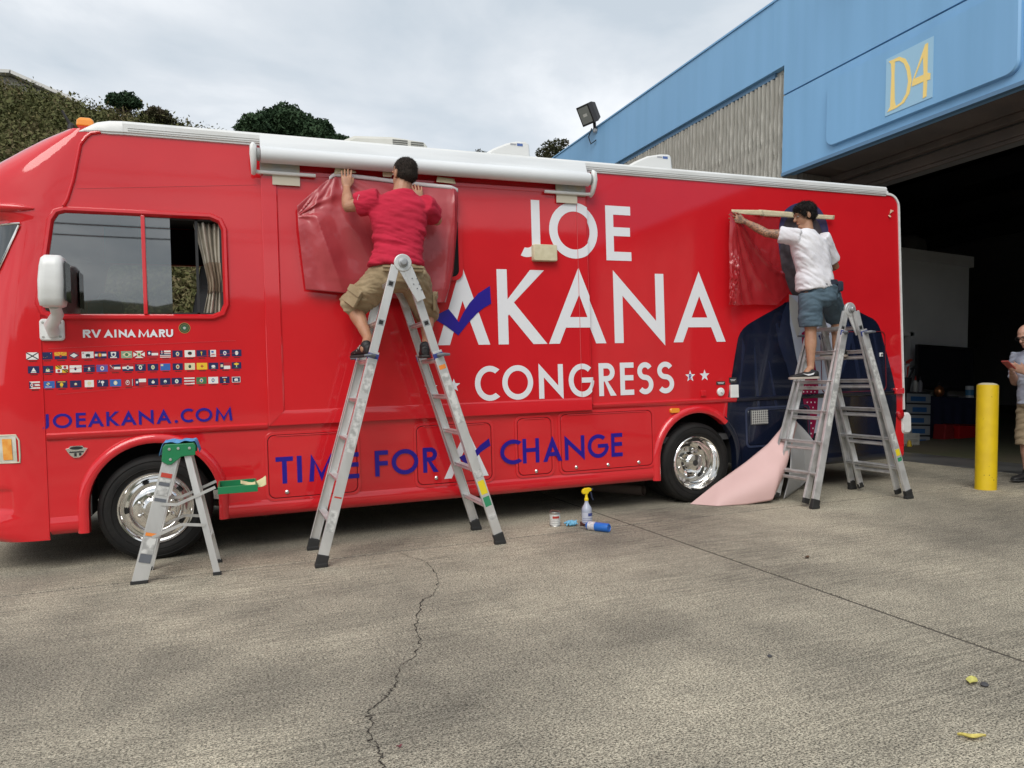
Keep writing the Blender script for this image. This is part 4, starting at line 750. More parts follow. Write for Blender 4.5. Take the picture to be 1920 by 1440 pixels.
for k in range(6):
    for j in (0, 1):
        x0 = u2(736+j*34, 262, ya)[0]; x1 = u2(764+j*30, 262, ya)[0]; z = u2(736+j*30, 258.5+j*4.0, ya)[1]-0.018-k*0.020
        b = MB(); b.bx(x0, x1, ya-0.004, ya-0.0005, z-0.006, z+0.004); b.build('louvre', mat('louvre_dark', (0.10, 0.10, 0.09), 0.7), ac)
VW = mat('vent_cover_white', (0.70, 0.70, 0.68), 0.35)
for pts, nm in (([(908, 288), (925, 278), (950, 268), (968, 264.5), (985, 264.5), (993, 270), (998, 298)], 1), ([(1175, 312), (1192, 302), (1215, 292), (1240, 288.5), (1256, 289), (1259, 294), (1264, 320)], 2)):
    yy = 0.62; q = [u2(u, v, yy) for u, v in pts]; q = [(q[0][0]-0.05, base)]+q[:-1]+[(q[-1][0], base)]
    vc = roofunit('roof_vent_cover', q, yy, 1.16, VW, 0.02); WM[vc.name] = Matrix.Identity(4)
    t0 = q[-3]; b = MB(); b.bx(t0[0]-0.16, t0[0]-0.10, yy-0.003, yy-0.0004, t0[1]-0.05, t0[1]-0.035); b.build('vent_marking', mat('grey_print', (0.35, 0.35, 0.37), 0.5), vc); b = MB(); b.bx(t0[0]-0.09, t0[0]-0.03, yy-0.003, yy-0.0004, t0[1]-0.055, t0[1]-0.03); b.build('vent_marking', mat('blue_mark', (0.08, 0.14, 0.35), 0.5), vc)
# --- awning
AW = mat('awning_white', (0.74, 0.76, 0.77), 0.4, col2=(0.66, 0.68, 0.69), vscale=3, stretch=(0.3, 3, 3))
aw = MB(); yc = -0.115; r_ = 0.062; zc_ = SY(795, 325, yc-0.03).z+r_; XA0 = SY(488, 285, yc).x; XA1 = SY(1103, 335, yc).x
prof = [(-0.024, 3.252), (-0.06, 3.245)]+[(yc+r_*math.cos(math.radians(a)), zc_+r_*math.sin(math.radians(a))) for a in (75, 100, 125, 150, 175, 200, 225, 250, 275, 300, 330, 360)]+[(-0.03, 3.16), (-0.024, 3.20)]
aw.loft([[Vector((x, y, z)) for y, z in prof] for x in (XA0, XA1)]); a_ = rp_(aw, 'awning', AW, smooth=True, angle=50); WM[a_.name] = Matrix.Identity(4)
for sx, x in ((-1, XA0-0.004), (1, XA1+0.004)):
    b = MB(); b.lathe([(0.05, 0), (0.05, 0.02*sx), (0.03, 0.022*sx), (0.03, 0.04*sx), (0, 0.041*sx)], (x, yc, zc_), 'X', 18); b.build('end_cap', mat('grey_plastic', (0.28, 0.29, 0.29), 0.5), a_, smooth=True, angle=30)
    xe = x+0.048*sx; path = [(yc+0.01, zc_+0.085), (yc-0.015, zc_+0.06), (yc-0.02, zc_), (yc+0.0, zc_-0.07), (yc+0.03, zc_-0.115), (yc+0.07, zc_-0.13)]
    b = MB(); b.tube([(xe, y, z) for y, z in path], [0.012, 0.026, 0.030, 0.024, 0.020, 0.018], 10); b.tube([(xe, yc+0.05, zc_-0.118), (xe-0.05*sx, yc+0.05, zc_-0.122), (x-0.42*sx, yc+0.05, zc_-0.122)], 0.015, 8, side=(0, 0, 1)); b.build('arm', WHITEP, a_, smooth=True)
    b = MB(); b.bx(x-0.30*sx, x+0.0*sx, SL-0.012, -0.0375, 2.935, 3.05); b.build('bracket_plate', mat('galvanised', (0.45, 0.46, 0.46), 0.45, 0.6, col2=(0.55, 0.50, 0.38), vscale=8), a_)
    b = MB(); b.bx(x-0.30*sx, x-0.09*sx, SL-0.022, SL-0.0125, 2.865, 2.975); b.build('bracket_shim', mat('cream_shim', (0.60, 0.55, 0.44), 0.6), a_, bevel=0.003)
# --- wheels
TYRE = mat('tyre', (0.008, 0.008, 0.008), 0.7, spec=0.3, col2=(0.014, 0.013, 0.012), vscale=5, bump=0.1, bscale=40)
def wheel(cx, front, y0=0.02, name='wheel'):
    c = Vector((cx, y0, WZC)); R_ = 0.397
    b = MB(); b.lathe([(0.262, 0.03), (0.268, 0.004), (0.285, -0.004), (0.31, -0.010), (0.345, -0.010), (0.372, 0.0), (0.388, 0.015), (R_, 0.03), (R_, 0.20), (0.385, 0.222), (0.34, 0.236), (0.27, 0.23), (0.255, 0.2)], c, 'Y', 72, cap=False)
    for k in range(4): b.lathe([(R_-0.002, 0.05+k*0.042), (R_+0.003, 0.052+k*0.042), (R_+0.003, 0.072+k*0.042), (R_-0.002, 0.074+k*0.042)], c, 'Y', 72, cap=False)
    for rr_ in (0.30, 0.355): b.lathe([(rr_, -0.012), (rr_+0.003, -0.014), (rr_+0.006, -0.011)], c, 'Y', 72, cap=False)
    w = rp_(b, name, TYRE, smooth=True, angle=35); WM[w.name] = Matrix.Identity(4)
    if front: prof = [(0.268, 0.022), (0.268, 0.0), (0.262, -0.006), (0.252, -0.004), (0.247, 0.012), (0.236, 0.020), (0.226, 0.034), (0.214, 0.044), (0.196, 0.040), (0.180, 0.020), (0.165, 0.000), (0.150, -0.008), (0.118, -0.010), (0.100, -0.012), (0.092, -0.022), (0.086, -0.045), (0.070, -0.058), (0.0, -0.062)]
    else: prof = [(0.268, 0.022), (0.268, 0.0), (0.262, -0.006), (0.252, -0.003), (0.246, 0.018), (0.238, 0.030), (0.232, 0.085), (0.222, 0.125), (0.205, 0.145), (0.180, 0.150), (0.160, 0.140), (0.150, 0.125), (0.120, 0.122), (0.105, 0.118), (0.098, 0.09), (0.094, 0.045), (0.078, 0.028), (0.040, 0.024), (0.0, 0.024)]
    b = MB(); b.lathe(prof, c, 'Y', 64, cap=False); rm = b.build('rim', CHROME, w, smooth=True, angle=28)
    nn = 8; rn = 0.122 if front else 0.138; yn = -0.010 if front else 0.122
    for k in range(nn):
        a = 2*math.pi*(k+0.5)/nn; q = c+Vector((rn*math.cos(a), yn, rn*math.sin(a)))
        b = MB(); b.lathe([(0.014, 0), (0.0135, -0.022), (0.009, -0.030), (0, -0.032)], q, 'Y', 10); b.build('wheel_nut', CHROME, w, smooth=True, angle=30)
    rh = 0.205 if front else 0.192; yh = 0.0405 if front else 0.146
    for k in range(5 if front else 4):
        a = 2*math.pi*(k+0.25)/(5 if front else 4)+0.35; q = c+Vector((rh*math.cos(a), yh, rh*math.sin(a))); tg = Vector((-math.sin(a), 0, math.cos(a))); rd = Vector((math.cos(a), 0, math.sin(a)))
        b = MB(); b.prism([q+tg*0.026*math.cos(t)+rd*0.011*math.sin(t) for t in [k2*math.pi/8 for k2 in range(16)]], (0, -0.0035, 0)); b.build('hand_hole', DARK, w)
    if not front:
        b = MB(); b.lathe([(0.03, 0.023), (0.028, 0.019), (0, 0.018)], c, 'Y', 20); b.build('hub_cap', mat('hub_dark', (0.03, 0.03, 0.03), 0.4), w)
    return w
wheel(WC[0], True); wheel(WC[1], False)
b = MB(); b.lathe([(0.26, 0.29), (0.38, 0.28), (0.397, 0.30), (0.397, 0.47), (0.38, 0.49), (0.26, 0.48)], (WC[1], 0, WZC), 'Y', 40, cap=True); rp_(b, 'inner_tyre', TYRE, smooth=True, angle=35)
for cx in WC:
    b = MB(); b.lathe([(0.26, W-0.26), (0.397, W-0.25), (0.397, W-0.05), (0.26, W-0.04)], (cx, 0, WZC), 'Y', 40, cap=True); rp_(b, 'wheel', TYRE, smooth=True, angle=35)
b = MB(); b.bx(0.5, 0.52, 0.3, 0.33, 0.3, 0.6); b.prism([(-0.52, 0.12, 0.36), (-0.44, 0.12, 0.36), (-0.44, 0.12, 0.52), (-0.52, 0.12, 0.52)], (0, 0.01, 0)); rp_(b, 'mud_bracket', mat('galv', (0.3, 0.3, 0.29), 0.6, 0.5))
# ------------------------------------------------------------------ lettering and print on the side
def glyph(ch, s):
    """pieces of a geometric sans capital in a box of height 1 and width 1 (scaled later); s = stroke / height, k = stroke in x"""
    return ch
def letter(ch, x0, x1, z0, z1, st, apex=None, bold=False):
    """list of 2D polygons (outer, holes...) in wall coordinates; straight strokes of width st"""
    w = x1-x0; h = z1-z0; P = []
    def arcs(cx, cz, rx, rz, a0, a1, t, n=22):
        o = []; i = []
        for k in range(n+1):
            a = math.radians(lerp(a0, a1, k/n)); o.append((cx+rx*math.cos(a), cz+rz*math.sin(a))); i.append((cx+(rx-t)*math.cos(a), cz+(rz-t)*math.sin(a)))
        return o, i
    q = lambda *p: [list(p)]
    if ch == 'I': P = [q((x0, z0), (x1, z0), (x1, z1), (x0, z1))]
    elif ch == 'T': c = (x0+x1)/2; P = [q((c-st/2, z0), (c+st/2, z0), (c+st/2, z1-st), (x1, z1-st), (x1, z1), (x0, z1), (x0, z1-st), (c-st/2, z1-st))]
    elif ch == 'E': m = z0+h*0.53; P = [q((x0, z0), (x1, z0), (x1, z0+st), (x0+st, z0+st), (x0+st, m-st/2), (x1-w*0.03, m-st/2), (x1-w*0.03, m+st/2), (x0+st, m+st/2), (x0+st, z1-st), (x1, z1-st), (x1, z1), (x0, z1))]
    elif ch == 'F': m = z0+h*0.50; P = [q((x0, z0), (x0+st, z0), (x0+st, m-st/2), (x1-w*0.03, m-st/2), (x1-w*0.03, m+st/2), (x0+st, m+st/2), (x0+st, z1-st), (x1, z1-st), (x1, z1), (x0, z1))]
    elif ch == 'H': m = z0+h*0.53; P = [q((x0, z0), (x0+st, z0), (x0+st, m-st/2), (x1-st, m-st/2), (x1-st, z0), (x1, z0), (x1, z1), (x1-st, z1), (x1-st, m+st/2), (x0+st, m+st/2), (x0+st, z1), (x0, z1))]
    elif ch == 'N':
        zt = z1+h*0.035; zl = z0-h*0.045; m = 1.5
        for _ in range(12): m = (zt-zl-st*math.sqrt(1+m*m))/w
        P = [q((x0, z0), (x0+st, z0), (x0+st, zl+m*(w-st)), (x1, zl), (x1, z1), (x1-st, z1), (x1-st, zt-m*(w-st)), (x0, zt))]
    elif ch == 'M': c = (x0+x1)/2; k = w*0.10; P = [q((x0, z0), (x0+st, z0), (x0+k+st*0.75, z1-h*0.30), (c, z0-h*0.02), (x1-k-st*0.75, z1-h*0.30), (x1-st, z0), (x1, z0), (x1-k, z1+h*0.04), (c, z0+h*0.30), (x0+k, z1+h*0.04))]
    elif ch == 'V': c = (x0+x1)/2; P = [q((x0, z1), (x0+st*1.15, z1), (c, z0+h*0.28), (x1-st*1.15, z1), (x1, z1), (c+st*0.55, z0), (c-st*0.55, z0))]
    elif ch == 'K': P = [q((x0, z0), (x0+st, z0), (x0+st, z0+h*0.38), (x0+st*1.12, z0+h*0.40), (x1-st*1.42, z0), (x1, z0), (x0+st*1.62, z0+h*0.56), (x1-w*0.03, z1), (x1-w*0.03-st*1.42, z1), (x0+st, z0+h*0.60), (x0+st, z1), (x0, z1))]
    elif ch in 'AΛ':
        c = apex if apex is not None else (x0+x1)/2; zt = z1+h*0.05; sx = st*1.12
        def lx(z): return lerp(x0, c, (z-z0)/(zt-z0))
        def rx(z): return lerp(x1, c, (z-z0)/(zt-z0))
        zi = zt-(zt-z0)*(sx*2/(x1-x0))
        if ch == 'Λ': P = [q((x0, z0), (x0+sx, z0), (c, zi), (x1-sx, z0), (x1, z0), (c, zt))]
        else:
            b0 = z0+h*0.22; b1 = b0+st
            P = [[[(x0, z0), (x0+sx, z0), (lx(b0)+sx, b0), (rx(b0)-sx, b0), (x1-sx, z0), (x1, z0), (c, zt)], [(lx(b1)+sx, b1), (rx(b1)-sx, b1), (c, zi)]]]
    elif ch == 'O':
        o, i = arcs((x0+x1)/2, (z0+z1)/2, w/2, h/2, 0, 360, st, 48); P = [[o[:-1], i[:-1]]]
    elif ch == 'C':
        o, i = arcs(x0+w*0.60, (z0+z1)/2, w*0.60, h/2, 55, 305, st, 34); k = x1
        o[0] = (min(k, o[0][0]+w*0.06), o[0][1]-h*0.02); o[-1] = (min(k, o[-1][0]+w*0.06), o[-1][1]+h*0.02); P = [[o+i[::-1]]]
    elif ch == 'G':
        o, i = arcs(x0+w*0.52, (z0+z1)/2, w*0.52, h/2, 48, 360-2, st, 40); m = (z0+z1)/2; P = [[o+i[::-1]], q((x0+w*0.50, m-st*0.9), (x1-st*1.02, m-st*0.9), (x1-st*1.02, m), (x0+w*0.50, m)), q((x1-st, m-st*0.9), (x1, m-st*0.9), (x1, m), (x1-st, m))]
        P = [[o+i[::-1]], q((x0+w*0.50, m-st*0.45), (x1, m-st*0.45), (x1, m+st*0.5), (x0+w*0.50, m+st*0.5))]
    elif ch == 'S':
        md = z0+h*0.525; r1 = (z1-st/2-md)/2; r2 = (md-z0-st/2)/2; cx = (x0+x1)/2; a1 = w*0.47-st/2; a2 = w*0.5-st/2
        cl = [(cx+a1*math.cos(math.radians(a)), z1-st/2-r1+r1*math.sin(math.radians(a))) for a in range(28, 262, 13)]
        cl += [(cx+a2*math.cos(math.radians(a)), z0+st/2+r2+r2*math.sin(math.radians(a))) for a in range(78, -156, -13)]
        L_ = []; R_2 = []
        for k in range(len(cl)):
            a = Vector(cl[max(0, k-1)]); c = Vector(cl[min(len(cl)-1, k+1)]); d = (c-a).normalized(); nn = Vector((-d.y, d.x))*st/2; p = Vector(cl[k]); L_.append(tuple(p+nn)); R_2.append(tuple(p-nn))
        P = [[L_+R_2[::-1]]]
    elif ch == 'J':
        r = w*0.62; o, i = arcs(x1-r*1.0, z0+h*0.22, r, h*0.22, 0, -118, st, 14); P = [q((x1-st, z0+h*0.22), (x1, z0+h*0.22), (x1, z1), (x1-st, z1)), [o+i[::-1]]]
    elif ch == 'U':
        o, i = arcs((x0+x1)/2, z0+w*0.5, w/2, w/2, 180, 360, st, 18); P = [[[(x0, z1)]+o+[(x1, z1), (x1-st, z1)]+i[::-1]+[(x0+st, z1)]]]
    elif ch == 'R':
        rb = h*0.28; m = z1-2*rb; cx = x1-w*0.08-rb
        o, i = arcs(cx, z1-rb, rb, rb, 90, -90, st, 14)
        P = [[[(x0, z0), (x0+st, z0), (x0+st, m), (x0+st*1.2, m), (x1-st*1.28, z0), (x1, z0), (cx+rb*0.12, m-0.0*st)]+o[::-1]+[(x0, z1)], [(x0+st, m+st), (x0+st, z1-st)]+i[1:-1]]]
    elif ch == '.': o, i = arcs((x0+x1)/2, z0+w/2, w/2, w/2, 0, 360, w/4, 14); P = [[o[:-1]]]
    return P
def star(cx, cz, R, r=None):
    r = r or R*0.42; return [[[(cx+(R if k % 2 == 0 else r)*math.cos(math.pi/2+k*math.pi/5), cz+(R if k % 2 == 0 else r)*math.sin(math.pi/2+k*math.pi/5)) for k in range(10)]]]
def printed(name, pieces, material, y=-0.0012, split=True, step=0.0004):
    """flat print: pieces left of the slide-out's edge sit on its face, the rest on the wall"""
    bm = bmesh.new()
    for i, loops in enumerate(pieces):
        flat = [p for l in loops for p in l]; tris = tessellate_polygon([[Vector((p[0], p[1], 0)) for p in l] for l in loops])
        vs = [bm.verts.new((p[0], -i*step, p[1])) for p in flat]
        for t in tris:
            try: bm.faces.new([vs[k] for k in t])
            except ValueError: pass
    XC = 3.676
    xsv = [v.co.x for v in bm.verts]; zsv = [v.co.z for v in bm.verts]
    onsl = split and min(xsv) < XC and max(xsv) > 0.9 and min(zsv) > 0.98
    if onsl and max(xsv) > XC:
        bmesh.ops.bisect_plane(bm, geom=bm.verts[:]+bm.edges[:]+bm.faces[:], plane_co=(XC, 0, 0), plane_no=(1, 0, 0))
        bmesh.ops.split_edges(bm, edges=[e for e in bm.edges if all(abs(v.co.x-XC) < 1e-5 for v in e.verts)])
    for v in bm.verts: v.co.y += y
    if onsl:
        done = set()
        for f in bm.faces:
            if f.calc_center_median().x < XC:
                for v in f.verts:
                    if v not in done: done.add(v); v.co.y += SL+0.001
    bmesh.ops.recalc_face_normals(bm, faces=bm.faces)
    for f in bm.faces:
        if f.normal.y > 0: f.normal_flip()
    me = bpy.data.meshes.new(name); bm.to_mesh(me); bm.free(); me.materials.append(material)
    o = bpy.data.objects.new(name, me); COL.objects.link(o); o.parent = rv; WM[o.name] = Matrix.Identity(4); return o
def word(name, items, z0, z1, st, material, ys=-0.0012, **k):
    ps = []
    for it in items: ps += letter(it[0], it[1], it[2], z0, z1, st, *(it[3:]))
    return printed(name, ps, material, ys, **k)
def X(u, v, Y=0): return SY(u, v, Y).x
word('lettering', [('J', 2.985, 3.198), ('O', 3.287, 3.795), ('E', 3.882, 4.150)], 2.365, 2.880, 0.083, PRINTW)
word('lettering', [('Λ', 2.215, 2.690, 2.447), ('K', 2.768, 3.238), ('A', 3.253, 3.856, 3.570), ('N', 3.945, 4.498), ('A', 4.594, 5.206, 4.904)], 1.586, 2.250, 0.096, PRINTW)
r5 = lambda a, b: SY(800+a/3, 300+b/3, SL)
r4 = lambda a, b: SY(480+a/3, 600+b/3, 0)
ck = [(28, 887), (75, 862), (122, 838), (150, 872), (180, 912), (205, 860), (240, 805), (290, 750), (355, 708), (358, 760), (362, 808), (320, 832), (280, 865), (230, 920), (178, 987), (110, 935)]
printed('check_mark', [[[(r5(*p).x, r5(*p).z) for p in ck]]], PRINTB, -0.006)
word('lettering', [('C', 2.537, 2.768), ('O', 2.791, 3.086), ('N', 3.142, 3.383), ('G', 3.438, 3.705), ('R', 3.764, 3.948), ('E', 3.990, 4.138), ('S', 4.172, 4.352), ('S', 4.392, 4.585)], 1.092, 1.400, 0.050, PRINTW, -0.0016)
for u, v, R in ((808, 727, 0.060), (851, 723, 0.060)): q = SY(u, v, SL); printed('star', star(q.x, q.z, R), PRINTW)
printed('star', star(4.775, 1.250, 0.060), PRINTW); printed('star', star(4.944, 1.254, 0.060), PRINTW)
printed('lettering', letter('R', 4.760, 4.790, 1.222, 1.272, 0.009), PRINTB, -0.0022)
tx = lambda a: r4(a, 820).x
word('lettering', [('T', tx(110), tx(208)), ('I', tx(230), tx(257)), ('M', tx(296), tx(438)), ('E', tx(497), tx(578))], 0.503, 0.716, 0.036, PRINTB, -0.0125, split=False)
word('lettering', [('F', tx(668), tx(743)), ('O', tx(762), tx(912)), ('R', tx(938), tx(1025))], 0.503, 0.716, 0.036, PRINTB, -0.0125, split=False)
cx_ = lambda u: SY(u, 845, 0).x
word('lettering', [('C', cx_(937), cx_(978)), ('H', cx_(979), cx_(1010)), ('A', cx_(1017), cx_(1053)), ('N', cx_(1058), cx_(1095)), ('G', cx_(1101), cx_(1139)), ('E', cx_(1145), cx_(1166))], 0.518, 0.738, 0.036, PRINTB, -0.0125, split=False)
word('lettering', [('Λ', 2.24, 2.645, 2.455)], 0.437, 0.845, 0.060, PRINTW, -0.0120, split=False)
ck2 = [(1138, 772), (1158, 762), (1180, 752), (1200, 782), (1225, 738), (1262, 700), (1308, 665), (1316, 705), (1262, 742), (1222, 790), (1195, 828)]
printed('check_mark', [[[(r4(*p).x, r4(*p).z) for p in ck2]]], PRINTB, -0.0135, split=False)
fr = lambda a, b: SY(40+a/4.465, 640+b/4.465, 0)
fx = lambda a: fr(a, 660).x
word('lettering', [('J', fx(172), fx(231)), ('O', fx(263), fx(425)), ('E', fx(457), fx(540)), ('A', fx(555), fx(692)), ('K', fx(712), fx(824)), ('A', fx(832), fx(966)), ('N', fx(984), fx(1108)), ('A', fx(1130), fx(1257)), ('.', fx(1283), fx(1311)), ('C', fx(1335), fx(1445)), ('O', fx(1460), fx(1600)), ('M', fx(1624), fx(1768))], 1.024, 1.130, 0.019, PRINTB, -0.0016, split=False)
r2x = lambda a: SY(a/2.572, 626, 0).x
word('lettering', [('R', r2x(400), r2x(440)), ('V', r2x(440), r2x(488)), ('A', r2x(500), r2x(546)), ('I', r2x(552), r2x(562)), ('N', r2x(573), r2x(612)), ('A', r2x(612), r2x(656)), ('M', r2x(667), r2x(720)), ('A', r2x(720), r2x(762)), ('R', r2x(767), r2x(799)), ('U', r2x(801), r2x(835))], 1.676, 1.734, 0.0135, PRINTW, -0.0016, split=False)
# round seal by the name
q = SY(346, 615, 0)
def disc(cx, cz, r, n=24): return [[[(cx+r*math.cos(2*math.pi*k/n), cz+r*math.sin(2*math.pi*k/n)) for k in range(n)]]]
def annul(cx, cz, r0, r1, n=24): return [[[(cx+r0*math.cos(2*math.pi*k/n), cz+r0*math.sin(2*math.pi*k/n)) for k in range(n)], [(cx+r1*math.cos(2*math.pi*k/n), cz+r1*math.sin(2*math.pi*k/n)) for k in range(n)]]]
SEALB = mat('seal_black', (0.015, 0.02, 0.012), 0.4); SEALG = mat('seal_gold', (0.35, 0.27, 0.07), 0.4); SEALN = mat('seal_green', (0.03, 0.10, 0.045), 0.4)
printed('round_seal', disc(q.x, q.z, 0.041), SEALB); printed('round_seal', annul(q.x, q.z, 0.041, 0.037)+annul(q.x, q.z, 0.029, 0.027), SEALG, -0.002)
printed('round_seal', disc(q.x, q.z, 0.026), SEALN, -0.0026); printed('round_seal', disc(q.x, q.z, 0.010)+[[[(q.x-.014, q.z+.004), (q.x+.014, q.z+.004), (q.x, q.z-.008)]]], mat('seal_silver', (0.45, 0.48, 0.42), 0.4), -0.0032)
# ---- rows of small flags
FW = mat('flag_white', (0.78, 0.77, 0.74), 0.35); FN = mat('flag_navy', (0.012, 0.016, 0.085), 0.35); FB = mat('flag_blue', (0.035, 0.13, 0.42), 0.35); FR = mat('flag_red', (0.40, 0.02, 0.03), 0.35)
FY = mat('flag_yellow', (0.80, 0.52, 0.03), 0.35); FK = mat('flag_black', (0.02, 0.02, 0.02), 0.35); FG = mat('flag_green', (0.05, 0.17, 0.07), 0.35); FC = mat('flag_cream', (0.70, 0.64, 0.40), 0.35); FO = mat('flag_orange', (0.75, 0.28, 0.03), 0.35); FP = mat('flag_sage', (0.26, 0.38, 0.26), 0.35); FV = mat('flag_violet', (0.10, 0.10, 0.38), 0.35)
FM = [FW, FN, FB, FR, FY, FK, FG, FC, FO, FP, FV]; W_, N_, B_, R_, Y_, K_, G_, C_, O_, S_, V_ = range(11)
def flag(x0, x1, z0, z1, base, extra):
    b = MB(); w = x1-x0; h = z1-z0; y = -0.0012
    def P(p, k): return [Vector((x0+a*w, y-0.0004*k, z0+c*h)) for a, c in p]
    b.add(P([(0, 0), (1, 0), (1, 1), (0, 1)], 0), [(0, 1, 2, 3)], base)
    for k, (m, p) in enumerate(extra): b.add(P(p, k+1), [tuple(range(len(p)))], m)
    b.add([Vector((x0+w*0.2, y, z0-0.012)), Vector((x0+w*0.85, y, z0-0.012)), Vector((x0+w*0.85, y, z0-0.007)), Vector((x0+w*0.2, y, z0-0.007))], [(0, 1, 2, 3)], R_ if False else K_)
    o = b.build('flag', FM, rv, recalc=False); return o
def el(cx, cz, rx, rz, n=12): return [(cx+rx*math.cos(2*math.pi*k/n), cz+rz*math.sin(2*math.pi*k/n)) for k in range(n)]
sq = lambda a, b_, c, d: [(a, b_), (c, b_), (c, d), (a, d)]
seal = lambda m, m2=None: [(m, el(.5, .5, .17, .32))]+([(m2, el(.5, .5, .09, .17))] if m2 is not None else [])
cross = lambda m, t=.06: [(m, [(0, 0), (t, 0), (1, 1-t*1.6), (1, 1), (1-t, 1), (0, t*1.6)]), (m, [(1, 0), (1, t*1.6), (t, 1), (0, 1), (0, 1-t*1.6), (1-t, 0)])]
stripes = lambda m, ys: [(m, sq(0, a, 1, c)) for a, c in ys]
